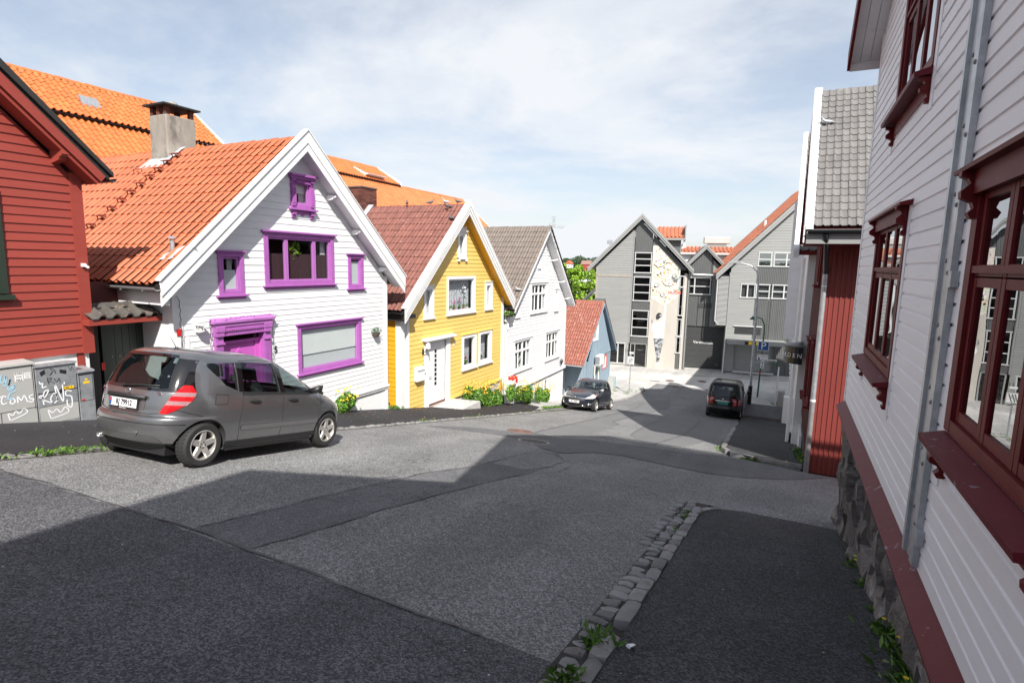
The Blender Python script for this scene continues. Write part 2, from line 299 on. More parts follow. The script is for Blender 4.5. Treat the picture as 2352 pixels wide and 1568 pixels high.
# ================================================================ ground, road, pavements
BEDM0 = M('pothole_dirt', (.04, .038, .036), .95, .25, 8, .5, 60, grain=.4, gs=120)
def jag(poly, amp, step=.35, seed=1):
    r = random.Random(seed); out = []
    for i, a in enumerate(poly):
        b = poly[(i+1) % len(poly)]; d = math.hypot(b[0]-a[0], b[1]-a[1]); k = max(1, int(d/step)); nx, ny = -(b[1]-a[1])/max(d, 1e-6), (b[0]-a[0])/max(d, 1e-6)
        for j in range(k):
            t = j/k; o = r.uniform(-amp, amp) if j else 0
            out.append((a[0]+(b[0]-a[0])*t+nx*o, a[1]+(b[1]-a[1])*t+ny*o))
    return out
def sheet(name, poly, off, mat, skirt=0.0, zf=None, extra=()):
    """a ground sheet: outline in plan, draped on the street profile, optional skirt so that it reads as a real step"""
    me = bpy.data.meshes.new(name); bm = bmesh.new()
    bm.faces.new([bm.verts.new((x, y, 0)) for x, y in poly])
    cuts = list(_gy)+list(extra)
    for yy in cuts: bmesh.ops.bisect_plane(bm, geom=bm.verts[:]+bm.edges[:]+bm.faces[:], plane_co=(0, yy, 0), plane_no=(0, 1, 0))
    if skirt:
        be = [e for e in bm.edges if e.is_boundary]; r = bmesh.ops.extrude_edge_only(bm, edges=be); nv = [v for v in r['geom'] if isinstance(v, bmesh.types.BMVert)]
        ns = set(nv)
    else: ns = set()
    for v in bm.verts:
        z = G(v.co.y) + (zf(v.co.x, v.co.y) if zf else off)
        v.co.z = z-skirt if v in ns else z
    bmesh.ops.triangulate(bm, faces=[f for f in bm.faces if len(f.verts) > 4])
    bmesh.ops.recalc_face_normals(bm, faces=bm.faces); bm.to_mesh(me); bm.free(); me.materials.append(mat)
    o = bpy.data.objects.new(name, me); COL.objects.link(o); return struct(o)
# the land sheet to the horizon, the harbour water beyond
gb = MB(); ys = [-60, -40, 20, 24, 27, 29, 31, 33, 35, 37, 39, 42, 46, 60, 75]
gb.grid([[(x, y, G(y)-.05) for x in (-400, -60, -30, -9, 0, 30, 60, 400)] for y in ys]); struct(gb.build('ground', SOIL))
wb = MB(); wb.grid([[(x, y, -.6) for x in (-3000, 0, 3000)] for y in (74, 700, 4500)])
WATER = M('harbour_water', (.05, .08, .10), .12, .1, .2, .3, .6, spec=.5); struct(wb.build('water', WATER))
q_ = MB(); q_.box(-400, 400, 74.4, 75, -3, .55); struct(q_.build('quay_edge', CONC))
sheet('road', [(-8.72, -14), (-.95, -14), (-.95, 9.2), (-1.0, 15.5), (-1.4, 17), (-1.75, 31), (-1.85, 41.5), (-8.3, 41.5), (-8.3, 38), (-8.45, 33), (-8.95, 31.3), (-9.3, 30), (-9.3, 22.6), (-8.75, 20)], 0, ASPH, extra=np.arange(-12, 20, 2))
sheet('uphill_road_surface', jag([(-8.70, -14), (-1.14, -14), (-1.14, 3.08), (-2.9, 3.1), (-4.5, 3.08), (-5.6, 3.1), (-7.2, 3.0), (-8.70, 2.85)], .025, .15, 3), .004, ASPH_F)
sheet('asphalt_trench_patch', jag([(-4.9, 3.14), (-4.1, 3.14), (-4.06, 3.8), (-4.1, 5.0), (-4.0, 7.0), (-3.85, 8.3), (-3.8, 10.4), (-4.3, 11.2), (-4.7, 10.9), (-4.75, 9.5), (-4.72, 8.2), (-4.92, 7.1), (-4.97, 5.2), (-4.9, 4.2)], .03, .2, 5), .004, ASPH_M)
sheet('worn_asphalt_patch', jag([(-4.67, 8.75), (-4.0, 8.75), (-3.84, 9.4), (-3.8, 10.3), (-4.3, 10.96), (-4.6, 11.1), (-4.83, 10.5)], .06, .2, 6), .008, ASPH)
sheet('shade_edged_asphalt_patch', jag([(-4.9, 11.5), (-4.26, 11.25), (-3.81, 12.2), (-3.2, 12.5), (-2.47, 12.3), (-1.2, 12.1), (-.45, 12.4), (.5, 13.4), (1.2, 14.6), (-.14, 15.4), (-1.1, 15.4), (-1.35, 15.3), (-2.5, 14.9), (-3.5, 14.8), (-4.5, 14.4), (-5.2, 13.7)], .03, .25, 7), .010, ASPH_M)  # smoother dark asphalt band; the cast-shadow edge is drawn into its far outline
sheet('cross_strip_patch', jag([(-8.2, 11.6), (-7.48, 12.05), (-6.2, 12.4), (-5.2, 11.9), (-4.95, 11.6), (-5.1, 13.6), (-6.1, 14.0), (-7.37, 12.9), (-8.07, 12.35)], .03, .2, 8), .006, ASPH_M)
sheet('lower_lane_patch', jag([(-6.12, 14.1), (-6.37, 18), (-6.78, 24.4), (-7.3, 34), (-6.1, 36), (-5.62, 32.5), (-6.1, 26.7), (-5.82, 21), (-5.3, 20.2), (-5.1, 15.5), (-5.2, 14.3)], .05, .4, 9), .004, M('mid_lane_asphalt', (.165, .166, .168), .86, .12, .5, .3, 190, grain=.3, gs=150, bd=.006))
sheet('right_lane_patch', jag([(-4.16, 17.2), (-4.4, 19.5), (-5.0, 29), (-4.7, 31), (-3.0, 31), (-2.0, 26), (-1.8, 20), (-2.4, 16.4), (-3.3, 15.6)], .05, .4, 10), .004, MAT['mid_lane_asphalt'])
cr = MB()
def seam(pts, wid, seed):
    r = random.Random(seed); L, Rr = [], []
    pts = [Vector((x, y, 0)) for x, y in pts]; q = []
    for a, b in zip(pts, pts[1:]):
        k = max(1, int((b-a).length/.18)); q += [a.lerp(b, j/k) for j in range(k)]
    q.append(pts[-1])
    for i, p in enumerate(q):
        d = (q[min(i+1, len(q)-1)]-q[max(0, i-1)]).normalized(); nn = Vector((-d.y, d.x, 0)); w = wid*r.uniform(.35, 1.3); p = p+nn*r.uniform(-.02, .02)
        L.append((p.x+nn.x*w/2, p.y+nn.y*w/2)); Rr.append((p.x-nn.x*w/2, p.y-nn.y*w/2))
    cr.grid([[(x, y, G(y)+.0125) for x, y in L], [(x, y, G(y)+.0125) for x, y in Rr]])
seam([(-8.7, 2.9), (-7.2, 3.02), (-5.6, 3.1), (-4.9, 3.15), (-4.1, 3.12), (-3.4, 3.12), (-2.4, 3.08), (-1.7, 3.1)], 0.03, 1)
seam([(-4.9, 3.2), (-4.92, 4.2), (-4.98, 5.2), (-4.93, 7.1), (-4.73, 8.2), (-4.75, 9.6), (-4.7, 10.9)], 0.021, 2); seam([(-4.1, 3.2), (-4.08, 4), (-4.1, 5), (-4.0, 7), (-3.85, 8.3)], 0.018, 3)
seam([(-6.12, 14), (-6.37, 18), (-6.78, 24.4), (-7.2, 33)], 0.036, 4); seam([(-5.3, 20.2), (-5.8, 21), (-6.1, 26.7), (-5.65, 32)], 0.036, 5); seam([(-4.15, 17.2), (-4.4, 19.5), (-5.0, 29)], 0.036, 6); seam([(-3.1, 15.8), (-2.9, 20), (-3.3, 28)], .04, 11)
seam([(-4.6, 11.1), (-4.0, 10.6), (-3.6, 10.9), (-3.1, 10.5)], .02, 7); seam([(-4.1, 9.1), (-4.5, 9.4), (-4.75, 9.2)], .015, 8); seam([(-3.8, 8.4), (-3.5, 9.2), (-3.6, 10.2)], .015, 9)
struct(cr.build('road_seam_sealer', TARM))
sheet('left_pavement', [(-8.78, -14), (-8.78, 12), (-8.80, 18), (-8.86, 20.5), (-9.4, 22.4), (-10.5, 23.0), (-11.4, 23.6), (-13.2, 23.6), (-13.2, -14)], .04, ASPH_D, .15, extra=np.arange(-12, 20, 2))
sheet('lower_left_pavement', [(-8.95, 20.6), (-9.36, 22.6), (-9.36, 30), (-8.98, 31.4), (-8.5, 34), (-8.4, 38), (-8.9, 39.8), (-10.5, 40.9), (-13, 41.3), (-60, 41.3), (-60, 23.7), (-11.4, 23.7), (-9.6, 22.5)], .05, ASPH_C, .15)
sheet('cross_street', [(-60, 41.0), (-10.6, 40.7), (-8.8, 39.5), (-8.35, 38.3), (-8.2, 41.4), (-1.8, 41.4), (60, 41.4), (60, 60), (-60, 46)], .003, ASPH_B)
sheet('far_pavement', [(-60, 34.2), (-60, 75), (60, 75), (60, 58.7), (.2, 48.1), (-7.4, 45.9), (-12.6, 44.2)], .07, ASPH_C, .1)
def rpz(x, y): return .055 if y < 7.5 else .055-.05*min(1, (y-7.5)/1.4)
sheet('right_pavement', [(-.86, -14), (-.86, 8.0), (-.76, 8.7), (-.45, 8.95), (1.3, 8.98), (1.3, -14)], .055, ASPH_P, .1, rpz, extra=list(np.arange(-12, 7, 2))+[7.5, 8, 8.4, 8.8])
sheet('alley_surface', [(-.98, 8.9), (13, 9.0), (13, 14.9), (.9, 14.9), (-.6, 15.6), (-1.2, 15.9)], .003, ASPH)
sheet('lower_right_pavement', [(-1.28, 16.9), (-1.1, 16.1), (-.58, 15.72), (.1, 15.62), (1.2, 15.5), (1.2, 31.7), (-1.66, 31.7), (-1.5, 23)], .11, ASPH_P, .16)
sheet('corner_pavement', [(-1.72, 35.5), (1.3, 35.5), (1.3, 42.2), (-1.0, 42.6), (-1.75, 41.8)], .10, ASPH_C, .15)
# tiled ramp in front of a doorway
rp = MB(); rp.hexa([(-1.66, 31.72, G(31.7)-.1), (1.05, 31.72, G(31.7)-.1), (1.05, 35.46, G(35.4)-.1), (-1.7, 35.46, G(35.4)-.1), (-1.66, 31.72, G(31.7)+.20), (1.05, 31.72, G(31.7)+.20), (1.05, 35.46, G(35.4)+.42), (-1.7, 35.46, G(35.4)+.42)])
RAMPM = M('purple_grey_paver', (.115, .105, .12), .8, .1, 4, .3, 60, rnd=.15); ramp = struct(rp.build('entrance_ramp', MORTAR))
pv = MB(); pv.box(.006, .164, .006, .174, 0, .03); pvm = pv.mesh('paver', RAMPM)
for i in range(16):
    for j in range(18):
        x0, y0 = -1.64+i*.168, 31.75+j*.206; t = (y0-31.72)/3.74; z = (G(31.7)+.20)*(1-t)+(G(35.4)+.42)*t
        inst('paver', pvm, ramp, Matrix.Translation((x0, y0, z-.01)) @ Matrix.Rotation(math.atan(((G(35.4)+.42)-(G(31.7)+.20))/3.74), 4, 'X') @ Matrix.Diagonal((1, 1.13, 1, 1)))
# ---------------------------------------------------------------- kerb stones and gutter setts, each a stone of its own
def stone_mesh(seed, mat, sq=3.2, amp=.05, cuts=1):
    bm = bmesh.new(); bmesh.ops.create_cube(bm, size=1); bmesh.ops.subdivide_edges(bm, edges=bm.edges[:], cuts=cuts, use_grid_fill=True); r = random.Random(seed)
    for v in bm.verts:
        c = v.co*2; n = (abs(c.x)**sq+abs(c.y)**sq+abs(c.z)**sq)**(1/sq); v.co = c/n*.5 if n > 0 else c
        v.co = Vector((v.co.x*(1.1+r.uniform(-amp, amp)), v.co.y*(1.1+r.uniform(-amp, amp)), v.co.z*(1.05+r.uniform(-amp, amp))))
    me = bpy.data.meshes.new('stone'); bm.to_mesh(me); bm.free(); me.polygons.foreach_set('use_smooth', [True]*len(me.polygons)); me.set_sharp_from_angle(angle=math.radians(42)); me.materials.append(mat); return me
SM = [stone_mesh(i, GRANITE, 5.0, .07) for i in range(6)]; SR = [stone_mesh(20+i, GRANITE, 3.2, .10) for i in range(6)]
BEDM = M('gritty_gutter_dirt', (.045, .042, .038), .95, .25, 8, .5, 60, grain=.4, gs=120)
kb = MB(); kb.hexa([(-1.17, -3, G(-3)-.2), (-.84, -3, G(-3)-.2), (-.84, 8.9, G(8.9)-.2), (-1.17, 8.9, G(8.9)-.2), (-1.17, -3, G(-3)+.008), (-.84, -3, G(-3)+.008), (-.84, 8.9, G(8.9)+.008), (-1.17, 8.9, G(8.9)+.008)])
kerbR = struct(kb.build('kerb_bed', BEDM)); rr = random.Random(4)
SL = math.atan(-.2)
def stone(par, name, meshes, x, y, z, sx, sy, sz, rot=0, tilt=0):
    inst(name, rr.choice(meshes), par, Matrix.Translation((x, y, z)) @ Matrix.Rotation(SL, 4, 'X') @ Matrix.Rotation(rot, 4, 'Z') @ Matrix.Rotation(tilt, 4, 'Y') @ Matrix.Diagonal((sx, sy, sz, 1)))
y = -1.2
while y < 7.9:
    L = rr.choice([.22, .28, .34, .45, .30]) if y > 3.2 else rr.choice([.5, .6, .4]); 
    if 3.38 < y < 3.62: y += .22; continue
    stone(kerbR, 'kerb_stone', SM, -.925+rr.uniform(-.012, .012), y+L/2, G(y+L/2)+.0, .135+rr.uniform(-.015, .01), L*.97, .15, rr.uniform(-.03, .03), rr.uniform(-.06, .06)); y += L
for a, (x, y) in enumerate([(-.915, 8.05), (-.86, 8.35), (-.77, 8.62), (-.62, 8.8), (-.44, 8.9)]): stone(kerbR, 'kerb_stone', SM, x, y, G(y)-.015*a, .12, .30, .13, -.12-.25*a)
y = -1.2
while y < 8.8:
    L = rr.uniform(.115, .17); stone(kerbR, 'gutter_sett', SR, -1.085+rr.uniform(-.02, .02), y+L/2, G(y+L/2)-.035+rr.uniform(-.012, .012), .17+rr.uniform(-.03, .02), L*.93, .13, rr.uniform(-.12, .12), rr.uniform(-.15, .1)); y += L
y = 6.0
while y < 8.9:
    L = rr.uniform(.13, .19)
    stone(kerbR, 'gutter_sett', SR, -1.235+rr.uniform(-.03, .02), y+L/2, G(y+L/2)-.035+rr.uniform(-.015, .012), .15+rr.uniform(-.03, .02), L*.92, .13, rr.uniform(-.2, .2), rr.uniform(-.15, .1)); y += L
kb = MB(); kb.grid([[(-8.80, yy, G(yy)+.01) for yy in (2, 10, 20, 24, 27)], [(-8.60, yy, G(yy)+.006) for yy in (2, 10, 20, 24, 27)]])
kerbL = struct(kb.build('left_kerb_bed', SOIL)); y = 1.0
while y < 21.5:
    L = rr.uniform(.14, .24); x = -8.70-.004*max(0, y-12) - (.0)
    stone(kerbL, 'kerb_stone', SR, x+rr.uniform(-.012, .012), y+L/2, G(y+L/2)-.018+rr.uniform(-.012, .012), .13, L*.92, .13, rr.uniform(-.08, .08), rr.uniform(-.1, .1)); y += L
kb = MB(); kb.box(-1.35, -1.2, 16.6, 16.7, 3.7, 3.8); kerb3 = struct(kb.build('lower_kerb_bed', SOIL))
for (xa, ya, xb, yb) in [(-.35, 15.66, .75, 15.6), (-1.05, 16.1, -.42, 15.72), (-1.32, 17.0, -1.12, 16.2), (-1.38, 18.6, -1.32, 17.06), (-1.45, 20.6, -1.39, 18.7), (-1.52, 23.0, -1.46, 20.7), (-1.6, 26, -1.53, 23.1), (-1.68, 29, -1.61, 26.1)]:
    d = math.hypot(xb-xa, yb-ya); stone(kerb3, 'kerb_stone', SM, (xa+xb)/2, (ya+yb)/2, G((ya+yb)/2)+.03, .16, d*.97, .2, math.atan2(-(xb-xa), yb-ya) if xa > -1.1 else math.atan2(-(xa-xb), ya-yb))
# cast-iron covers set in the road
def manhole(x, y, r, mat, label, grate):
    t = thing('manhole_cover', label, 'manhole cover', (x, y, G(y)+.004), group='cast-iron covers in the road'); sl = math.atan((G(y+.3)-G(y-.3))/.6)
    t.matrix_world = Matrix.Translation((x, y, G(y)+.006)) @ Matrix.Rotation(sl, 4, 'X')
    a = MB(); a.lathe([(r*.86, .0), (r*.86, .012), (r, .012), (r*1.02, .0)], n=32, close=True); a.build('rim', mat, t, local=True)
    a = MB(); a.lathe([(.001, -.004), (r*.85, -.004), (r*.85, .004), (.001, .004)], n=32)
    if grate:
        for i in range(-4, 5):
            if i == 0: continue
            w = math.sqrt(max(0, (.8*r)**2-(i*r*.18)**2)); a.box(-w, w, i*r*.18-.018, i*r*.18+.018, .003, .014)
    else:
        for k in range(1, 5): a.lathe([(r*.18*k, .003), (r*.18*k, .010), (r*.18*k+.03, .010), (r*.18*k+.03, .003)], n=24, close=True)
    a.build('lid', BLACKM if grate else mat, t, local=True)
manhole(-5.37, 12.27, .40, IRON_G, 'round slotted grate with pale iron rim lying in shadow', True); manhole(-6.43, 13.74, .37, IRON, 'rusty round cover in the sunlit lane uphill of the dark car', False)
for (x, y), lb in zip([(-7.56, 43.05), (-6.84, 41.05), (-5.34, 44.2), (-9.3, 46.3), (-8.0, 46.9), (-5.6, 47.3)], ['rusty cover in the junction, leftmost of the three on the carriageway', 'rusty cover nearest the viewer in the sunlit junction', 'rusty cover at the far right of the junction, straight above the van', 'rusty cover in the pavement below the painted concrete wall', 'rusty cover in the pavement between painted wall and roller door', 'small rusty cover before the grey roller door']): manhole(x, y, .33, IRON, lb, False)
# ================================================================ building helpers
def tile_mesh(kind, du, dv, mat):
    a = MB()
    if kind == 'pan': pr = [(0, .004), (.25, .0), (.48, .004), (.56, .040), (.66, .070), (.82, .078), (.96, .062), (1.06, .032)]
    elif kind == 'flat': pr = [(0, .030), (.08, .048), (.24, .048), (.32, .006), (.60, .003), (.68, .012), (.92, .006), (1.02, .028)]
    else: pr = [(0, .025), (.12, .045), (.25, .025), (.38, .004), (.5, .02), (.62, .042), (.76, .022), (.9, .002), (1.01, .024)]
    s = du/.26; L = dv*1.12; t = .024
    rows = [[(u*du, 0, h*s-.004) for u, h in pr], [(u*du, 0, h*s+t) for u, h in pr], [(u*du, L, h*s+.004) for u, h in pr]]
    a.grid(rows); return a.mesh('roof_tile', mat, smooth=50)
def tile_slope(parent, inv, O, A, B, nu, nv, du, dv, me, maxn=300, jit=.006, seed=1, name='roof_tile', skip=None):
    """O: eave corner, A: unit along eave, B: unit up the slope; nearest tiles are objects, the rest one joined part"""
    A = Vector(A).normalized(); B = Vector(B).normalized(); Nn = A.cross(B); 
    R = Matrix((A, B, Nn)).transposed().to_4x4(); r = random.Random(seed); its = []
    for j in range(nv):
        for i in range(nu):
            p = Vector(O)+A*(i*du)+B*(j*dv)+Nn*(r.uniform(-jit, jit)*.5)
            if skip and skip(p): continue
            its.append(((p+A*du/2-CAM).length, p, r.uniform(-.012, .012)))
    its.sort(key=lambda q: q[0])
    vs, fs = [], []; mv = [v.co.copy() for v in me.vertices]; mf = [tuple(p.vertices) for p in me.polygons]
    for k, (d, p, rz) in enumerate(its):
        mm = inv @ Matrix.Translation(p) @ R @ Matrix.Rotation(rz, 4, 'Z')
        if k < maxn: inst(name, me, parent, mm)
        else:
            o = len(vs); vs += [tuple(mm @ v) for v in mv]; fs += [tuple(i+o for i in f) for f in mf]
    if vs:
        m2 = bpy.data.meshes.new('roof_tiles'); m2.from_pydata(vs, [], fs); m2.materials.append(me.materials[0]); m2.polygons.foreach_set('use_smooth', [True]*len(m2.polygons)); m2.set_sharp_from_angle(angle=math.radians(50))
        o = bpy.data.objects.new('farther_roof_tiles', m2); COL.objects.link(o); o.parent = parent; o['kind'] = 'stuff'
def sub_rects(u0, u1, z0, z1, ops):
    """rectangle minus openings"""
    rs = [(u0, u1, z0, z1)]
    for (a, b, c, d) in ops:
        out = []
        for (p, q, s, t) in rs:
            if a >= q-.001 or b <= p+.001 or c >= t-.004 or d <= s+.004: out.append((p, q, s, t)); continue
            if a > p+.01: out.append((p, a, s, t))
            if b < q-.01: out.append((b, q, s, t))
            if c > s+.01: out.append((max(p, a), min(q, b), s, c))
            if d < t-.01: out.append((max(p, a), min(q, b), d, t))
        rs = out
    return rs
def boards(wall, fr, lo, hi, z0, z1, pitch, mat, ops, thick=.024, name='clapboard', pitch_f=None, split=None, seed=1, groove=False):
    """horizontal lapped boards, each an object; lo(z), hi(z) give the wall's edges; openings are cut out"""
    z = z0; r = random.Random(seed)
    while z < z1-.02:
        h = pitch_f(z) if pitch_f else pitch; zt = min(z+h, z1); zm = (z+zt)/2
        a, b = lo(z), hi(z); a2, b2 = lo(zt), hi(zt)
        if b-a > .06:
            am, bm_ = min(a, a2), max(b, b2); segs = [(am, bm_)]
            if split and bm_-am > split: c = am+(bm_-am)*r.uniform(.3, .7); segs = [(am, c), (c, bm_)]
            for (sa, sb) in segs:
                for (p, q, s, t) in sub_rects(sa, sb, z, zt, ops):
                    # slanted ends where the roof cuts the board
                    def ends(zz): k = (zz-z)/(zt-z); return a+(a2-a)*k, b+(b2-b)*k
                    e0, e1 = ends(s), ends(t); p0 = max(p, e0[0]); q0 = min(q, e0[1]); p1 = max(p, e1[0]); q1 = min(q, e1[1])
                    if q0-p0 < .03: continue
                    if q1-p1 < .005: p1 = q1 = (p0+q0)/2; p1 -= .003; q1 += .003
                    k0 = (s-z)/(zt-z); k1 = (t-z)/(zt-z); w0 = thick*(1-.62*k0)+r.uniform(-.0015, .0015); w1 = thick*(1-.62*k1)
                    o_ = MB()
                    if groove:
                        g0, g1 = t-.022, t-.014
                        o_.add([fr.P(p0, 0, s), fr.P(q0, 0, s), fr.P(q0, thick, s+.003), fr.P(p0, thick, s+.003), fr.P(q1, thick*.9, g0), fr.P(p1, thick*.9, g0), fr.P(q1, thick*.45, g1), fr.P(p1, thick*.45, g1), fr.P(q1, thick*.45, t+.004), fr.P(p1, thick*.45, t+.004), fr.P(q1, 0, t+.004), fr.P(p1, 0, t+.004)],
                               [(0, 1, 2, 3), (3, 2, 4, 5), (5, 4, 6, 7), (7, 6, 8, 9), (9, 8, 10, 11), (0, 3, 5, 7, 9, 11), (1, 10, 8, 6, 4, 2), (0, 11, 10, 1)])
                    else:
                        tt = t+.012 if t == zt else t
                        o_.hexa([fr.P(p0, -.004, s), fr.P(q0, -.004, s), fr.P(q0, w0, s), fr.P(p0, w0, s), fr.P(p1, -.004, tt), fr.P(q1, -.004, tt), fr.P(q1, w1, tt), fr.P(p1, w1, tt)])
                    o_.build(name, mat, wall)
        z = zt
def vboards(wall, fr, u0, u1, wid, gap, zlo, zhi, mat, ops=(), thick=.022, name='vertical_board', cover=None):
    u = u0
    while u < u1-.02:
        e = min(u+wid, u1)
        for (p, q, s, t) in sub_rects(u, e, zlo((u+e)/2), min(zhi(u), zhi(e)) if False else zhi((u+e)/2), ops):
            o_ = MB(); o_.fb(fr, p+.002, q-.002, -.004, thick, s, t)
            if cover and q == e: o_.fb(fr, q-.022, q+.022, thick, thick+.018, s, t)
            o_.build(name, mat, wall)
        u = e+gap
def window(parent, fr, u0, u1, z0, z1, trim, sash, gl, cas=.10, proud=.045, cols=(1,), rows=(1,), head=None, sill=None, sw=.045, bars=None, name='window', behind=None, recess=-.03, sillmat=None, pane_off=0.0):
    """casing ring, sashes, panes, sill and head; u0..z1 is the casing's outside"""
    a = MB(); a.fb(fr, u0, u0+cas, -.03, proud, z0, z1); a.fb(fr, u1-cas, u1, -.03, proud, z0, z1); a.fb(fr, u0+cas, u1-cas, -.03, proud-.002, z1-cas, z1); a.fb(fr, u0+cas, u1-cas, -.03, proud-.002, z0, z0+cas*.7)
    a.fb(fr, u0+cas*.5, u0+cas, -.12, -.03, z0, z1); a.fb(fr, u1-cas, u1-cas*.5, -.12, -.03, z0, z1)
    wo = a.build(name, trim, parent)
    U0, U1, Z0, Z1 = u0+cas, u1-cas, z0+cas*.7, z1-cas; sc = sum(cols); sr = sum(rows); u = U0
    for c in cols:
        ue = u+(U1-U0)*c/sc; z = Z0
        for r_ in rows:
            ze = z+(Z1-Z0)*r_/sr; b = MB()
            b.fb(fr, u+.004, u+sw, recess-.03, recess+.035, z+.004, ze-.004); b.fb(fr, ue-sw, ue-.004, recess-.03, recess+.035, z+.004, ze-.004); b.fb(fr, u+sw, ue-sw, recess-.03, recess+.033, z+.004, z+sw*1.2); b.fb(fr, u+sw, ue-sw, recess-.03, recess+.033, ze-sw, ze-.004)
            if bars:
                for k in range(1, bars[0]): x = u+sw+(ue-u-2*sw)*k/bars[0]; b.fb(fr, x-.012, x+.012, recess-.02, recess+.028, z+sw*1.2, ze-sw)
                for k in range(1, bars[1]): y_ = z+(ze-z)*k/bars[1]; b.fb(fr, u+sw, ue-sw, recess-.02, recess+.026, y_-.012, y_+.012)
            b.build('sash', sash, wo)
            p = MB(); pw_ = recess+pane_off; p.add([fr.P(u+sw*.8, pw_, z+sw), fr.P(ue-sw*.8, pw_, z+sw), fr.P(ue-sw*.8, pw_, ze-sw*.8), fr.P(u+sw*.8, pw_, ze-sw*.8)], [(0, 1, 2, 3)]); p.build('pane', gl, wo)
            z = ze
        u = ue
    if head: b = MB(); b.fb(fr, u0-head[0], u1+head[0], -.01, head[1], z1, z1+head[2]); b.fb(fr, u0-head[0]*.5, u1+head[0]*.5, -.01, head[1]*.6, z1-head[2]*1.2, z1-.001) if len(head) > 3 else None; b.build('head_ledge', trim, wo)
    if sill: b = MB(); b.fb(fr, u0-sill[0], u1+sill[0], -.02, sill[1], z0-sill[2], z0); b.fb(fr, u0-sill[0]*.4, u1+sill[0]*.4, -.01, sill[1]*.35, z0-sill[2]-sill[3], z0-sill[2]-.001) if len(sill) > 3 else None; b.build('sill', sillmat or trim, wo)
    if behind:
        for (mt, a0, a1, b0, b1, ww) in behind:
            c = MB(); n_ = 24 if mt is CURTAIN else 1; uu = [U0+(U1-U0)*(a0+(a1-a0)*k/n_) for k in range(n_+1)]
            c.grid([[fr.P(x, ww+(.018*math.sin(k*2.1)+.012*math.sin(k*.9) if n_ > 1 else 0), Z0+(Z1-Z0)*b_) for k, x in enumerate(uu)] for b_ in (b0, b1)])
            c.build('curtain' if mt is CURTAIN else 'blind', mt, wo, smooth=0 if n_ > 1 else None)
    return wo
def roof(parent, fr, ul, zl, ur, zr, ue, ze, wf, wb, thick=.10, slabmat=None, name='roof'):
    """two slabs: eave l (ul,zl), ridge (ur,zr), eave r (ue,ze)"""
    a = MB()
    for (x0, h0, x1, h1) in ((ul, zl, ur, zr), (ur, zr, ue, ze)):
        a.hexa([fr.P(x0, wb, h0-thick), fr.P(x1, wb, h1-thick), fr.P(x1, wf, h1-thick), fr.P(x0, wf, h0-thick), fr.P(x0, wb, h0-.02), fr.P(x1, wb, h1-.02), fr.P(x1, wf, h1-.02), fr.P(x0, wf, h0-.02)])
    return a.build(name, slabmat or BLACKISH, parent)
def barge(parent, fr, ul, zl, ur, zr, ue, ze, w, hgt, mat, th=.035, cap=.05, steps=((0, 1.0),)):
    """bargeboards on both slopes, in stepped boards, with a capping board on the top edge"""
    for (x0, h0, x1, h1) in ((ul, zl, ur, zr), (ue, ze, ur, zr)):
        a = MB()
        for k, (s0, s1) in enumerate(steps):
            o = .022*(len(steps)-1-k); t0, t1 = h0-hgt*s0, h0-hgt*s1; r0, r1 = h1-hgt*s0, h1-hgt*s1
            a.fprism(fr, [(x0, t0), (x0+(x1-x0)*.0, t1), (x1, r1), (x1, r0)], w-th, w+o)
        a.build('bargeboard', mat, parent)
        if cap:
            a = MB(); sg = 1 if x1 > x0 else -1
            a.fprism(fr, [(x0-sg*.03, h0-.0), (x1, h1+.001), (x1, h1+.03), (x0-sg*.03, h0+.03)], w-.14, w+.05); a.build('barge_cap', mat, parent)
def ridge_tiles(parent, inv, p0, p1, mat, L=.36, r=.10, maxn=80):
    p0, p1 = Vector(p0), Vector(p1); d = (p1-p0); n = max(1, int(d.length/L)); d.normalize(); s = Vector((0, 0, 1)).cross(d).normalized()
    a = MB(); pr = [(-1.15, -.75), (-.8, .05), (-.3, .42), (.3, .42), (.8, .05), (1.15, -.75)]
    a.grid([[(x*r, 0, z*r) for x, z in pr], [(x*r*.9, L*1.12, z*r*.9-.012) for x, z in pr]]); a.grid([[(x*r, 0, z*r) for x, z in pr], [(x*r*.86, 0.0, z*r-.02) for x, z in pr]]); me = a.mesh('ridge_tile', mat, smooth=50)
    R = Matrix((s*-1, d, Vector((0, 0, 1)))).transposed().to_4x4()
    for k in range(n): inst('ridge_tile', me, parent, inv @ Matrix.Translation(p0+d*(k*(p1-p0).length/n)+Vector((0, 0, random.uniform(-.008, .008)))) @ R)
def gutter(parent, pts, r, mat, name='gutter'):
    a = MB(); k = 7
    rows = []
    p0, p1 = Vector(pts[0]), Vector(pts[1]); d = (p1-p0).normalized(); s = d.cross(Vector((0, 0, 1))).normalized()
    for rr_ in (r, r*.86):
        for p in (p0, p1): rows.append([p+s*(math.cos(math.pi+math.pi*j/(k-1))*rr_)+Vector((0, 0, math.sin(math.pi+math.pi*j/(k-1))*rr_)) for j in range(k)])
    a.grid(rows[:2]); a.grid(rows[2:]); a.grid([[rows[0][0], rows[1][0]], [rows[2][0], rows[3][0]]]); a.grid([[rows[0][-1], rows[1][-1]], [rows[2][-1], rows[3][-1]]]); a.grid([rows[0], rows[2]]); a.grid([rows[1], rows[3]])
    return a.build(name, mat, parent)
def lin(p, q):
    return lambda z: p[1]+(q[1]-p[1])*(z-p[0])/(q[0]-p[0]) if abs(q[0]-p[0]) > 1e-9 else p[1]
def gable_edges(u0, u1, zc, ur, zr):
    lo = lambda z: u0 if z <= zc else u0+(ur-u0)*min(1, (z-zc)/(zr-zc)); hi = lambda z: u1 if z <= zc else u1+(ur-u1)*min(1, (z-zc)/(zr-zc)); return lo, hi
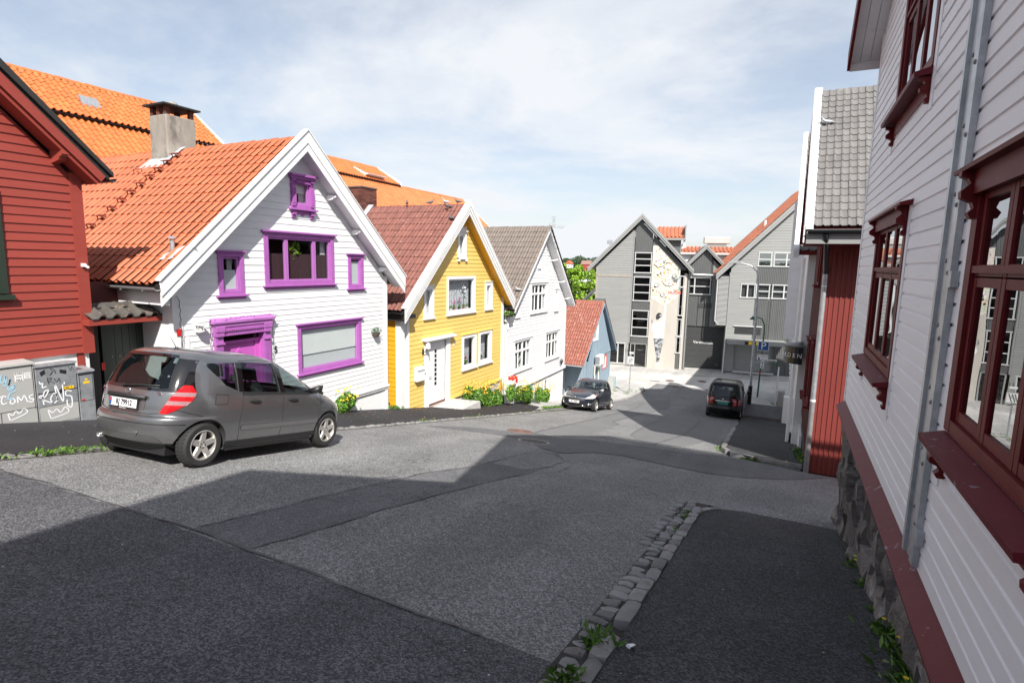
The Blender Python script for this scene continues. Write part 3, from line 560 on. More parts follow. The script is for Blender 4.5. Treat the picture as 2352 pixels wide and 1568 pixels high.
def shell(parent, fr, u0, u1, zb, zc, ur, zr, wb, mat, wf=-.006):
    """the walls the photo barely shows: both side walls and the back gable (the street front is boarded separately)"""
    a = MB(); t = .12
    a.fb(fr, u0, u0+t, wb, wf, zb, zc); a.fb(fr, u1-t, u1, wb, wf, zb, zc); a.fprism(fr, [(u0, zb), (u1, zb), (u1, zc), (ur, zr), (u0, zc)], wb-.12, wb-.001)
    return a.build('wall', mat, parent)
def bracket(parent, fr, u, w0, w1, z, mat, h=.14, th=.09, name='eave_bracket'):
    a = MB(); L = w1-w0
    pr = [(w0, z), (w1, z), (w1+.01, z-h*.35), (w1-.02, z-h*.55), (w1-.07, z-h*.5), (w1-.1, z-h*.8), (w0+.06, z-h), (w0, z-h)]
    a.prism([fr.P(u-th/2, w_, z_) for w_, z_ in pr], fr.u*th); return a.build(name, mat, parent)
def scroll(parent, fr, u, z_top, h, w, mat, th=.07, name='scroll_bracket'):
    """sawn scroll bracket seen in profile: w out at the top, curling back to the wall"""
    pr = [(0, 0), (w, 0), (w, -.10*h), (w*.72, -.16*h), (w*.62, -.26*h), (w*.95, -.42*h), (w*.92, -.56*h), (w*.5, -.66*h), (w*.42, -.78*h), (w*.62, -.88*h), (w*.5, -h), (0, -h)]
    a = MB(); a.prism([fr.P(u-th/2, q[0], z_top+q[1]) for q in pr], fr.u*th); return a.build(name, mat, parent)
# ================================================================ left row of houses
def FL(x): return Fr((x, 0, 0), (0, 1, 0), (1, 0, 0))
ID = Matrix()
def slope_tiles(rf, root, y0, z0, y1, z1, xf, xb, du, dv, me, maxn=300, seed=1, skip=None, down=False):
    inv = XF[root.name].inverted(); b = Vector((0, y1-y0, z1-z0)); n = int(b.length/dv)+0; nu = int((xf-xb)/du); dvv = b.length/n
    if not down: tile_slope(rf, inv, (xb, y0, z0), (1, 0, 0), b, nu, n, (xf-xb)/nu, dvv, me, maxn, seed=seed, skip=skip)
    else: tile_slope(rf, inv, (xf, y0, z0), (-1, 0, 0), b, nu, n, (xf-xb)/nu, dvv, me, maxn, seed=seed, skip=skip)
# ---------------------------------------------------------------- house with the purple windows
f = FL(-10.9); H1 = thing('white_house', 'white clapboard house with purple windows and orange tiled roof', 'house', (-10.9, 10.1, 4.8))
lo, hi = gable_edges(6.86, 13.32, 8.95, 10.1, 12.02)
w1 = shell(H1, f, 6.86, 13.32, 4.2, 8.95, 10.1, 12.0, -9.2, WHITE)
ops = [(9.90, 10.58, 10.60, 11.36), (9.08, 11.24, 8.74, 9.98), (7.90, 8.48, 8.5, 9.48), (11.81, 12.38, 8.55, 9.52), (9.98, 12.25, 6.47, 7.72), (7.72, 9.08, 5.0, 8.0)]
boards(w1, f, lo, hi, 5.60, 12.0, .13, WHITE, ops, .020, pitch_f=lambda z: .128 if z < 8.4 else .162, split=3.0)
a = MB(); a.fb(f, 13.30, 13.44, -.1, .035, 5.6, 8.93); a.build('corner_board', TRIMW, H1); a = MB(); a.fb(f, 6.84, 7.04, -.1, .035, 5.6, 8.95); a.build('corner_board', TRIMW, H1)
a = MB(); a.fb(f, 7.10, 7.16, 0, .03, 5.6, 7.75); a.build('cable_trunking', TRIMW, H1)
a = MB(); a.fb(f, 6.8, 13.42, -.3, -.01, 4.0, 5.5); a.build('plinth', RENDERW, H1); a = MB(); a.tube([f.P(6.9, .035, 5.56), f.P(13.46, .035, 5.56)], .05, 10); a.fb(f, 6.9, 13.45, -.02, .05, 5.47, 5.56); a.build('skirting_ledge', WHITE_OLD, H1)
a = MB(); a.fb(f, 13.33, 13.45, -.1, .03, 4.4, 5.5); a.build('plinth_corner', RENDERW, H1)
rf = roof(H1, f, 6.4, 8.85, 10.1, 12.24, 13.86, 8.8, .38, -9.4, .14, BLACKISH)
a = MB()
for (x0, h0, x1, h1) in ((6.5, 8.86, 10.1, 12.16), (10.1, 12.16, 13.76, 8.80)): a.fprism(f, [(x0, h0-.17), (x1, h1-.20), (x1, h1-.155), (x0, h0-.125)], -.02, .37)
a.build('soffit_boards', WHITE, H1)
TM_O = tile_mesh('pan', .245, .335, TILE_O)
slope_tiles(rf, H1, 6.36, 8.84, 10.02, 12.19, -10.62, -20.2, .245, .335, TM_O, seed=11, skip=lambda p: -16.1 < p.x < -15.25 and 9.35 < p.y)
slope_tiles(rf, H1, 13.9, 8.78, 10.18, 12.19, -10.62, -20.2, .245, .335, TM_O, 0, seed=12, down=True)
ridge_tiles(rf, XF[H1.name].inverted(), (-10.66, 10.1, 12.25), (-15.1, 10.1, 12.25), TILE_O, .38, .11); ridge_tiles(rf, XF[H1.name].inverted(), (-16.0, 10.1, 12.25), (-20.2, 10.1, 12.25), TILE_O, .38, .11)
barge(H1, f, 6.42, 8.92, 10.1, 12.40, 13.84, 8.90, .40, .48, TRIMW, steps=((0, .60), (.58, 1.0)))
for u in (13.1, 12.0, 11.1, 10.1, 9.1, 8.1, 7.15): bracket(rf, f, u, .0, .33, (8.60+(13.76-u)*.918 if u > 10.05 else 8.66+(u-6.5)*.918)-.02, TRIMW, .13, .09)
gutter(H1, [(-10.5, 6.36, 8.80), (-14.5, 6.36, 8.80)], .075, GUTTERG); a = MB(); a.box(-19, -10.55, 6.52, 6.60, 8.45, 8.78); a.build('fascia', TRIMW, H1)
for x in (-10.9, -11.6, -12.3, -13.0): a = MB(); a.bar((x, 6.30, 8.72), (x, 6.52, 8.82), .03, .012); a.build('gutter_bracket', GUTTERG, H1)
# chimney with its brick-legged cap
ch = MB(); ch.box(-15.94, -15.2, 9.72, 10.55, 11.4, 13.13); cho = ch.build('chimney', RENDERG, rf, bevel=.03)
for x, y in ((-15.86, 9.8), (-15.28, 9.8), (-15.28, 10.47), (-15.86, 10.47), (-15.57, 9.8)): a = MB(); a.box(x-.055, x+.055, y-.055, y+.055, 13.13, 13.36); a.build('brick_leg', BRICK, cho)
a = MB(); a.box(-16.05, -15.1, 9.62, 10.66, 13.36, 13.40); a.build('cap_slab', ROOFBLACK, cho); a = MB(); a.lathe([(.001, .17), (.07, .16), (.13, .11), (.16, .03), (.17, 0)], (-15.55, 10.15, 13.40), n=16); a.build('cap_dome', RENDERG, cho, smooth=60)
a = MB(); sl_ = lambda y: 8.84+.9153*(y-6.36)+.062
a.grid([[(x, y, sl_(y)+.012+random.uniform(-.008, .014)) for x in np.linspace(-16.15, -15.05, 9)] for y in (9.40, 9.55, 9.74)]); a.grid([[(-15.19, y, sl_(y)+.02+.0) for y in np.linspace(9.72, 10.08, 5)], [(-14.98+random.uniform(-.03, .03), y, sl_(y)+.03) for y in np.linspace(9.72, 10.08, 5)]]); a.build('lead_flashing', LEAD, cho)
ROOFIRON = M('red_painted_iron', (.24, .05, .03), .5, .1, 4)
for k in range(11):
    y = 9.70-.241*k; z = sl_(y); a = MB(); a.tube([(-14.98, y, z), (-14.98, y-.02, z+.12), (-14.62, y-.02, z+.12), (-14.62, y, z)], .013, 6); a.bar((-14.98, y-.06, z+.10), (-14.62, y-.06, z+.10), .09, .012); a.tube([(-14.86, y-.03, z+.1), (-14.84, y+.14, z+.03)], .01, 5); a.tube([(-14.74, y-.03, z+.1), (-14.72, y+.14, z+.03)], .01, 5); a.build('roof_step', ROOFIRON, rf)
a = MB(); y = 9.22; z = sl_(y); a.tube([(-15.9, y, z), (-15.9, y-.02, z+.12), (-15.55, y-.02, z+.12), (-15.55, y, z)], .013, 6); a.build('roof_step', ROOFIRON, rf)
a = MB(); a.lathe([(.045, 0), (.045, .36), (.04, .36)], (-11.02, 7.02, 9.36), n=14); a.lathe([(.001, .05), (.03, .045), (.085, .01), (.085, 0)], (-11.02, 7.02, 9.73), n=16); pv_ = a.build('vent_pipe', STEEL, rf, smooth=40)
a = MB(); a.grid([[(x+.10*j, 6.80+.075*j, sl_(6.80+.075*j)+.014+random.uniform(-.008, .012)) for x in np.linspace(-11.22, -10.80, 6)] for j in range(5)]); a.build('lead_sheet', LEAD, pv_)
# windows
PW = dict(trim=PURPLE, sash=PURPLE_L, gl=GLASS)
wo = window(H1, f, 9.88, 10.60, 10.60, 11.36, cas=.13, head=(.06, .16, .05, 1), sill=(.06, .13, .04), sw=.05, behind=[(BLIND, 0, 1, .52, 1, -.10), (CURTAIN, .55, 1, 0, .6, -.14)], **PW)
for u in (9.95, 10.53): scroll(wo, f, u, 11.36, .20, .11, PURPLE, .11); scroll(wo, f, u, 10.56, .19, .10, PURPLE, .11); a = MB(); a.fb(f, u-.05, u+.05, .045, .075, 10.66, 11.14); [a.fb(f, u-.045+.03*k, u-.03+.03*k, .075, .085, 10.72, 11.08) for k in range(4)]; a.build('pilaster', PURPLE, wo)
a = MB(); [a.fb(f, 10.03+k*.045, 10.055+k*.045, .045, .085, 11.20, 11.25) for k in range(10)]; a.build('dentils', PURPLE, wo)
a = MB(); a.fprism(f, [(10.02, 10.56), (10.46, 10.56), (10.46, 10.46), (10.42, 10.49), (10.38, 10.45), (10.33, 10.48), (10.28, 10.43), (10.2, 10.43), (10.15, 10.48), (10.10, 10.45), (10.06, 10.49), (10.02, 10.46)], 0, .03); a.build('scalloped_apron', PURPLE, wo)
w_ = window(H1, f, 9.06, 11.26, 8.75, 9.99, cas=.11, cols=(.56, .9, .56), head=(.06, .11, .03, 1), sill=(.06, .10, .03, .07), sw=.05, **PW)
LACE = M('coloured_lace', (.05, .022, .028), .9, .5, 30, rnd=0, col2=(.17, .05, .07), c2s=26, c2lo=.58, c2hi=.66); a = MB(); a.fb(f, 9.15, 11.16, -.14, -.135, 8.82, 9.50); a.build('lace_curtain', LACE, w_)
a = MB(); a.fb(f, 10.98, 11.14, -.2, -.17, 8.85, 9.88); a.build('curtain', CURTAIN, w_)
a = MB(); a.fb(f, 8.2, 12.2, -4.2, -4.1, 8.6, 10.3); a.build('room_wall', INTERIOR, H1); a = MB(); a.fb(f, 7.0, 13.2, -4.0, -.2, 8.25, 8.30); a.build('upper_floor', INTERIOR, H1)
window(H1, f, 7.88, 8.50, 8.57, 9.50, cas=.10, head=(.06, .10, .03, 1), sill=(.07, .10, .03, .06), sw=.05, behind=[(FROST, 0, 1, 0, .62, -.05), (CURTAIN, .5, .78, .6, 1, -.12)], **PW)
window(H1, f, 11.79, 12.40, 8.60, 9.53, cas=.10, head=(.06, .10, .03, 1), sill=(.06, .10, .03, .06), sw=.045, behind=[(FROST, 0, 1, 0, .88, -.05)], **PW)
gw = window(H1, f, 9.96, 12.27, 6.49, 7.74, cas=.10, head=(.05, .10, .03, 1), sill=(.05, .10, .03, .06), sw=.05, **PW)
bm_ = MB()
for k in range(14, 44): z = 6.64+k*.0225; bm_.add([f.P(10.1, -.060, z), f.P(12.13, -.060, z), f.P(12.13, -.070, z+.0215), f.P(10.1, -.070, z+.0215)], [(0, 1, 2, 3)])
bm_.build('venetian_blind', BLIND, gw); a = MB(); a.fb(f, 10.1, 12.15, -.10, -.09, 6.56, 7.65); a.build('lining', FROST, gw)
# doorway
dr = MB(); dr.fb(f, 7.70, 7.88, -.02, .09, 5.2, 7.70); dr.fb(f, 8.92, 9.10, -.02, .09, 5.2, 7.70); dr.fb(f, 7.68, 9.12, -.02, .11, 7.70, 7.90); dro = dr.build('door_surround', PURPLE, H1)
a = MB(); a.hexa([f.P(7.62, -.01, 7.98), f.P(9.20, -.01, 7.98), f.P(9.20, .16, 7.98), f.P(7.62, .16, 7.98), f.P(7.62, -.01, 8.10), f.P(9.20, -.01, 8.10), f.P(9.20, .16, 8.02), f.P(7.62, .16, 8.02)]); a.fb(f, 7.68, 9.14, -.01, .13, 7.90, 7.98); a.build('hood', PURPLE_L, dro)
a = MB(); [a.fb(f, 7.92+k*.054, 7.945+k*.054, .11, .145, 7.80, 7.86) for k in range(18)]; a.build('dentils', PURPLE, dro)
for u in (7.79, 9.01): a = MB(); a.fb(f, u-.10, u+.10, .09, .155, 7.80, 7.90); a.fb(f, u-.085, u+.085, .09, .14, 7.70, 7.80); a.fb(f, u-.10, u+.10, .09, .13, 7.52, 7.56); [a.fb(f, u-.07+.03*k, u-.05+.03*k, .09, .104, 5.3, 7.5) for k in range(5)]; a.build('pilaster', PURPLE, dro)
a = MB(); a.fb(f, 7.88, 7.90, -.15, .0, 5.2, 7.7); a.fb(f, 8.90, 8.92, -.15, .0, 5.2, 7.7); a.fb(f, 7.88, 8.92, -.15, 0, 7.70, 7.72); a.build('reveal', MAGENTA, dro)
a = MB(); a.fb(f, 7.88, 8.92, -.14, -.03, 7.50, 7.56); a.build('transom_bar', MAGENTA, dro); a = MB(); a.add([f.P(7.90, -.08, 7.56), f.P(8.90, -.08, 7.56), f.P(8.90, -.08, 7.70), f.P(7.90, -.08, 7.70)], [(0, 1, 2, 3)]); a.build('transom_pane', GLASS_DK, dro)
a = MB(); a.fb(f, 7.90, 8.90, -.16, -.10, 5.2, 7.50); lf = a.build('door_leaf', MAGENTA, H1)
for k in range(14):
    for sg in (-1, 1):
        z = 7.62-.115*k; a = MB(); u_c = 8.40; x1 = .40; x0 = .0
        a.fprism(f, [(u_c+sg*x0, z-.008), (u_c+sg*x1, z-.008-.42), (u_c+sg*x1, z-.10-.42), (u_c+sg*x0, z-.10)], -.10, -.086)
        if z-.5 > 5.2 and z < 7.50: a.build('chevron_board', MAGENTA, lf)
a = MB(); a.fprism(f, [(8.40, 7.12), (8.55, 6.97), (8.40, 6.82), (8.25, 6.97)], -.086, -.075); a.build('diamond_light', GLASS_DK, lf); a = MB(); a.fb(f, 7.90, 8.0, -.10, -.075, 5.2, 7.5); a.fb(f, 8.80, 8.9, -.10, -.075, 5.2, 7.5); a.build('stile', MAGENTA, lf)
text('house_number', '5', .22, INK, H1, wall_mtx(f, 9.285, .03, 7.22), .008)
a = MB(); a.fb(f, 6.90, 6.98, .035, .05, 7.80, 7.94); o = a.build('alarm_sign', REDP, H1)
# wall lantern, hanging basket, fairy lights
lt = thing('wall_lantern', 'white wall lantern beside the purple door', 'lamp', f.P(7.34, .0, 7.85))
a = MB(); a.fb(f, 7.29, 7.39, .02, .05, 7.83, 8.0); a.build('back_plate', WHITE, lt); c = f.P(7.34, .13, 7.86)
a = MB(); a.lathe([(.04, -.05), (.055, -.03), (.075, -.02), (.085, 0), (.085, .012), (.0, .012)], c, n=16); a.lathe([(.0, .17), (.05, .165), (.10, .145), (.10, .13), (.0, .13)], c, n=16); a.tube([f.P(7.34, .04, 7.98), f.P(7.34, .1, 8.0)], .015); [a.tube([c+Vector((.07*math.cos(t), .07*math.sin(t), .01)), c+Vector((.07*math.cos(t), .07*math.sin(t), .135))], .006, 5) for t in (0.4, 2, 3.5, 5)]; a.build('lantern_frame', WHITE, lt, smooth=40)
a = MB(); a.lathe([(.0, .02), (.03, .02), (.03, .09), (.0, .1)], c, n=12); a.build('bulb', M('cream_glass', (.7, .65, .5), .3), lt)
def leaf_cloud(a, c, rx, ry, rz, n, s, seed=1, hollow=.45, droop=0):
    r = random.Random(seed); c = Vector(c)
    for _ in range(n):
        while True:
            d = Vector((r.uniform(-1, 1), r.uniform(-1, 1), r.uniform(-1, 1)))
            if hollow < d.length < 1: break
        p = c+Vector((d.x*rx, d.y*ry, d.z*rz)); nrm = (d+Vector((r.gauss(0, .6), r.gauss(0, .6), r.gauss(0, .6)+.3))).normalized(); t = nrm.orthogonal().normalized(); t.rotate(Matrix.Rotation(r.uniform(0, 6.28), 3, nrm)); b = nrm.cross(t); q = s*r.uniform(.6, 1.3)
        a.add([p-t*q*.5, p+b*q*.28+nrm*q*.06, p+t*q*.6-Vector((0, 0, droop*q)), p-b*q*.28+nrm*q*.06], [(0, 1, 2), (0, 2, 3)])
def blossoms(a, c, rx, ry, rz, n, s, seed=1):
    r = random.Random(seed); c = Vector(c)
    for _ in range(n):
        d = Vector((r.gauss(0, .45), r.gauss(0, .45), abs(r.gauss(.5, .5)))); p = c+Vector((d.x*rx, d.y*ry, d.z*rz)); nrm = Vector((r.gauss(.2, .5), r.gauss(-.3, .5), 1)).normalized(); t = nrm.orthogonal(); b = nrm.cross(t); q = s*r.uniform(.7, 1.2); k = 6
        a.add([p]+[p+(t*math.cos(6.283*i/k)+b*math.sin(6.283*i/k))*q+nrm*q*.45 for i in range(k)], [(0, i+1, (i+1) % k+1) for i in range(k)])
hb = thing('hanging_basket', 'small wall basket of trailing leaves near the white house corner', 'plant basket', f.P(12.82, .1, 7.1))
c = f.P(12.82, .12, 7.25); a = MB(); a.lathe([(.0, -.12), (.06, -.10), (.10, -.03), (.11, .02), (.0, .02)], c, n=12); a.build('basket', BARK, hb); a = MB(); leaf_cloud(a, c+Vector((0, 0, .07)), .14, .16, .13, 160, .055, 3, .2); a.build('leaves', M('silvery_ivy', (.09, .16, .10), .5, .3, 5, rnd=.6), hb)
fl = MB(); r = random.Random(3)
def cable(pts, rr_=.006):
    out = []
    for p, q in zip(pts, pts[1:]):
        p, q = Vector(p), Vector(q); k = max(1, int((q-p).length/.09))
        for j in range(k): out.append(p.lerp(q, j/k)+Vector((r.uniform(-.005, .02), r.uniform(-.02, .02), r.uniform(-.015, .015))))
    out.append(Vector(pts[-1])); fl.tube(out, rr_, 4)
    for p in out[::1]: fl.tube([p, p+Vector((r.uniform(0, .02), r.uniform(-.02, .02), r.uniform(-.02, .05)))], .005, 4)
cable([f.P(7.60, .06, 5.6), f.P(7.60, .06, 8.03), f.P(8.4, .2, 8.09), f.P(9.22, .16, 8.08), f.P(9.16, .1, 7.8), f.P(9.15, .06, 5.5)]); cable([f.P(6.98, .06, 6.2), f.P(6.97, .06, 8.5), f.P(6.92, .08, 8.6)])
tag(fl.build('string_lights', BLACKM), 'thin black fairy-light cable looped round the purple doorway', 'string lights')
# ---------------------------------------------------------------- yellow house
H2 = thing('yellow_house', 'yellow clapboard gable house with white door and red-brown tiled roof', 'house', (-10.9, 17.65, 4.0))
lo, hi = gable_edges(14.12, 21.2, 7.95, 17.66, 11.18); w2 = shell(H2, f, 14.12, 21.2, 3.2, 7.95, 17.66, 11.15, -5.2, YELLOW_D)
ops = [(16.78, 18.75, 7.5, 8.86), (17.47, 18.05, 9.55, 10.62), (15.36, 15.92, 7.48, 8.58), (19.57, 20.16, 7.52, 8.62), (15.38, 16.98, 3.9, 6.74), (17.85, 18.88, 5.32, 6.67), (19.12, 20.16, 5.33, 6.68)]
boards(w2, f, lo, hi, 4.40, 11.16, .15, YELLOW, ops, .024, split=3.2, seed=5)
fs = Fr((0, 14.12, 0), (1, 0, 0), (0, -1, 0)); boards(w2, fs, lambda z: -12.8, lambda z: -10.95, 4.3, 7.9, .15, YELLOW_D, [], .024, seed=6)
a = MB(); a.fb(f, 14.07, 14.34, -.16, .04, 4.3, 7.62); a.build('corner_post', WHITE_OLD, H2); a = MB(); a.fb(f, 14.36, 14.50, -.02, .06, 4.3, 7.6); a.build('downpipe_box', TRIMW, H2); a = MB(); a.fb(f, 21.02, 21.2, -.1, .04, 4.3, 7.95); a.build('corner_board', TRIMW, H2)
a = MB(); a.fb(f, 14.2, 21.2, -.3, -.012, 3.0, 4.36); a.build('plinth', PLINTH, H2); a = MB(); a.fb(f, 17.0, 21.15, -.02, .05, 4.34, 4.41); a.build('skirting_ledge', YELLOW, H2)
rf2 = roof(H2, f, 13.9, 7.86, 17.66, 11.44, 21.5, 7.76, .38, -4.9, .13)
a = MB()
for (x0, h0, x1, h1) in ((14.0, 7.88, 17.66, 11.36), (17.66, 11.36, 21.4, 7.80)): a.fprism(f, [(x0, h0-.16), (x1, h1-.20), (x1, h1-.155), (x0, h0-.115)], -.02, .37)
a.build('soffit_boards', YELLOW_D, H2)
TM_R = tile_mesh('double', .30, .345, TILE_R); slope_tiles(rf2, H2, 13.84, 7.84, 17.6, 11.40, -10.62, -15.7, .30, .345, TM_R, seed=13); slope_tiles(rf2, H2, 21.55, 7.72, 17.72, 11.40, -10.62, -15.7, .30, .345, TM_R, 0, seed=14, down=True)
ridge_tiles(rf2, XF[H2.name].inverted(), (-10.62, 17.66, 11.44), (-15.1, 17.66, 11.44), TILE_R, .36, .11)
barge(H2, f, 13.86, 7.93, 17.66, 11.56, 21.5, 7.86, .40, .46, WHITE_OLD, steps=((0, .36), (.34, .68), (.66, 1.0)))
gutter(H2, [(-10.6, 13.82, 7.80), (-15, 13.82, 7.80)], .07, GUTTER); a = MB(); a.box(-12.8, -10.6, 13.92, 14.0, 7.52, 7.80); a.box(-10.94, -10.55, 13.95, 14.45, 7.6, 7.72); a.build('eave_box', BLACKISH, H2)
cb = MB(); cb.box(-15.99, -15.11, 17.22, 18.08, 10.4, 12.18); ck = cb.build('chimney', MORTAR, rf2)
bk = MB(); bk.box(0, .205, 0, .10, 0, .062); bkm = bk.mesh('brick', BRICK); inv2 = XF[H2.name].inverted()
for j in range(18):
    z = 10.85+j*.075
    for i in range(4): inst('brick', bkm, ck, inv2 @ Matrix.Translation((-16.0+i*.222+(.0 if j % 2 else -.0)+.006, 17.21, z)))
    for i in range(4): inst('brick', bkm, ck, inv2 @ Matrix.Translation((-15.10, 17.22+i*.218, z)) @ Matrix.Rotation(math.pi/2, 4, 'Z'))
a = MB(); a.box(-16.03, -15.07, 17.18, 18.12, 12.18, 12.23); a.build('chimney_cap', MORTAR, ck); a = MB(); a.grid([[(-15.12+random.uniform(-.02, .02), y, 7.86+.955*(y-13.84)+.10) for y in np.linspace(16.95, 17.6, 5)], [(-14.85, y, 7.86+.955*(y-13.84)+.09) for y in np.linspace(16.95, 17.6, 5)]]); a.build('lead_flashing', LEAD, ck)
TW = dict(trim=TRIMW, sash=TRIMW, gl=GLASS)
LCE = M('white_lace', (.55, .56, .60), .9, .4, 18, col2=(.22, .22, .25), c2s=22, c2lo=.5, c2hi=.62)
wb_ = window(H2, f, 16.76, 18.77, 7.51, 8.87, cas=.10, sill=(.04, .09, .05), sw=.05, **TW); a = MB(); a.grid([[f.P(x, -.22+.02*math.sin(k*1.7), z) for k, x in enumerate(np.linspace(16.86, 18.66, 40))] for z in (7.6, 8.8)]); a.build('lace_curtain', LCE, wb_)
at = window(H2, f, 17.46, 18.06, 9.55, 10.50, cas=.13, head=(.03, .10, .04), sill=(.02, .08, .06), sw=.045, behind=[(CURTAIN, 0, 1, 0, 1, -.1)], **TW); a = MB(); a.fb(f, 17.44, 17.56, .0, .09, 9.42, 9.55); a.fb(f, 17.96, 18.08, 0, .09, 9.42, 9.55); a.fb(f, 17.46, 18.06, 0, .05, 10.54, 10.68); a.build('consoles', TRIMW, at)
window(H2, f, 15.34, 15.94, 7.49, 8.58, cas=.13, head=(.03, .07, .03), sill=(.04, .09, .05), sw=.045, behind=[(CURTAIN, 0, 1, 0, 1, -.1)], **TW); window(H2, f, 19.55, 20.18, 7.53, 8.62, cas=.14, head=(.03, .07, .03), sill=(.02, .09, .05), sw=.045, behind=[(CURTAIN, 0, 1, 0, 1, -.1)], **TW)
for (u0, u1, z0, z1) in ((17.83, 18.90, 5.32, 6.64), (19.10, 20.18, 5.33, 6.66)):
    q = window(H2, f, u0, u1, z0, z1, cas=.12, sill=(.05, .10, .05), sw=.05, sillmat=WHITE_OLD, behind=[(LCE, 0, 1, .0, 1, -.24)], **TW); a = MB(); a.fb(f, u0-.05, u1+.05, 0, .07, z1, z1+.05); a.build('head_strip', YELLOW, q)
dr = MB(); dr.fb(f, 15.40, 15.62, -.02, .05, 4.2, 6.62); dr.fb(f, 16.76, 16.98, -.02, .05, 4.2, 6.62); dr.fb(f, 15.40, 16.98, -.02, .05, 6.62, 6.72); do = dr.build('door_frame', TRIMW, H2); a = MB(); a.fprism(f, [(15.26, 6.72), (17.12, 6.72), (17.12, 6.80), (15.26, 6.80)], 0, .22); a.build('door_hood', TRIMW, do)
a = MB(); a.fb(f, 15.62, 16.76, -.10, -.05, 4.42, 6.62); lf = a.build('door_leaf', TRIMW, H2); a = MB(); a.fb(f, 15.62, 16.76, -.08, -.02, 4.2, 4.42); a.build('threshold', MAROON_B, do)
for k in range(8): a = MB(); a.fb(f, 16.10, 16.22, -.05, -.044, 5.05+k*.165, 5.17+k*.165); a.build('slit_pane', GLASS_DK, lf)
a = MB(); a.tube([f.P(15.72, -.04, 5.42), f.P(15.72, .01, 5.42), f.P(15.84, .01, 5.42)], .012, 6); a.build('handle', STEEL, lf)
a = MB(); a.fb(f, 17.19, 17.27, .02, .035, 6.32, 6.48); a.build('number_plate', TRIMW, H2); text('house_number', '3', .10, INK, H2, wall_mtx(f, 17.23, .036, 6.40), .002)
a = MB(); a.hexa([f.P(15.55, .02, 3.9), f.P(17.15, .02, 3.9), f.P(17.9, .85, 3.7), f.P(15.9, .85, 3.7), f.P(15.55, .02, 4.30), f.P(17.15, .02, 4.36), f.P(17.9, .80, 4.20), f.P(15.9, .80, 4.14)]); tag(a.build('door_step', ASPH_C), 'grey stone doorstep slab before the white door of the yellow house', 'step')
mb_ = thing('mailbox', 'white metal mailbox on the yellow wall left of the door', 'mailbox', f.P(15.0, 0, 5.4)); a = MB(); a.fprism(f, [(14.80, 5.42), (15.22, 5.42), (15.22, 5.84), (14.80, 5.84)], .025, .17); a.build('box', TRIMW, mb_, bevel=.01); a = MB(); a.hexa([f.P(14.78, .02, 5.86), f.P(15.24, .02, 5.86), f.P(15.24, .20, 5.80), f.P(14.78, .20, 5.80), f.P(14.78, .02, 5.90), f.P(15.24, .02, 5.90), f.P(15.24, .20, 5.83), f.P(14.78, .20, 5.83)]); a.build('lid', TRIMW, mb_)
lp = thing('door_lamp', 'white lantern on black bracket left of the white door', 'lamp', f.P(15.36, 0, 6.4)); a = MB(); a.tube([f.P(15.30, .03, 6.36), f.P(15.30, .12, 6.36), f.P(15.36, .16, 6.44)], .015, 6); a.fb(f, 15.26, 15.34, .02, .04, 6.26, 6.46); a.build('arm', BLACKM, lp); a = MB(); a.lathe([(.05, 0), (.085, .02), (.075, .17), (.03, .21), (0, .22)], f.P(15.38, .18, 6.46), n=14); a.build('shade', M('milk_glass', (.72, .70, .72), .3), lp, smooth=50)
# potted plants on the inner window sills
def pot(u, z, h, lm, pm, lab, fr=f, spread=.07, n=60):
    t = thing('potted_plant', lab, 'potted plant', fr.P(u, -.13, z), group='potted plants on the inner window sills'); a = MB(); a.lathe([(.035, 0), (.05, .09), (.055, .09), (.05, .10), (0, .095)], fr.P(u, -.13, z), n=10); a.build('pot', pm, t)
    a = MB(); leaf_cloud(a, fr.P(u, -.13, z+.14), .05, spread, .07, n, .05, int(u*90), .1); [a.tube([fr.P(u, -.13, z+.1), fr.P(u+random.uniform(-.05, .05), -.12, z+h)], .004, 4) for _ in range(2)]; a.build('leaves', LEAF, t)
    if lm: a = MB(); blossoms(a, fr.P(u, -.12, z+h*.75), .05, .09, h*.35, 14, .025, int(u*33)); a.build('flowers', lm, t)
TERRA = M('terracotta', (.40, .10, .05), .7); OW = M('orchid_white', (.8, .8, .82), .5, rnd=.1); OP = M('orchid_pink', (.55, .12, .40), .5, rnd=.2); RD = M('red_geranium', (.50, .03, .05), .5, rnd=.2)
for u, h, lm, pm, lab in ((16.98, .35, OP, TRIMW, 'pink orchid in white pot, leftmost in the large yellow-house window'), (17.25, .22, None, TRIMW, 'leafy plant in white pot in the large yellow-house window'), (17.5, .32, OP, TERRA, 'pink orchid in red pot, middle of the large yellow-house window'), (17.85, .40, OP, GUTTER, 'tall purple orchid in dark pot in the large yellow-house window'), (18.15, .85, OW, TERRA, 'tall white orchid in red pot in the large yellow-house window'), (18.42, .25, None, TRIMW, 'small plant in white pot, rightmost in the large yellow-house window')): pot(u, 7.6, h, lm, pm, lab)
pot(18.3, 5.43, .30, RD, GUTTER, 'red geranium behind the left lower window of the yellow house', spread=.2, n=160); pot(19.5, 5.44, .34, OW, GUTTER, 'pale flowering plant behind the right lower window of the yellow house', spread=.18, n=140)
hp = thing('hanging_plant', 'yellow-green plant hanging inside the wide purple window', 'potted plant', f.P(10.12, -.3, 9.5)); a = MB(); a.lathe([(.02, -.05), (.07, 0), (.085, .07), (0, .07)], f.P(10.16, -.22, 9.52), n=12); a.build('pot', M('pale_pot', (.45, .38, .25), .5), hp, smooth=40); a = MB(); leaf_cloud(a, f.P(10.12, -.2, 9.58), .10, .22, .22, 130, .11, 5, .3); a.build('leaves', LEAF_T, hp); a = MB(); a.tube([f.P(10.16, -.22, 9.55), f.P(10.16, -.22, 10.2)], .004, 4); a.build('cord', BLACKM, hp)
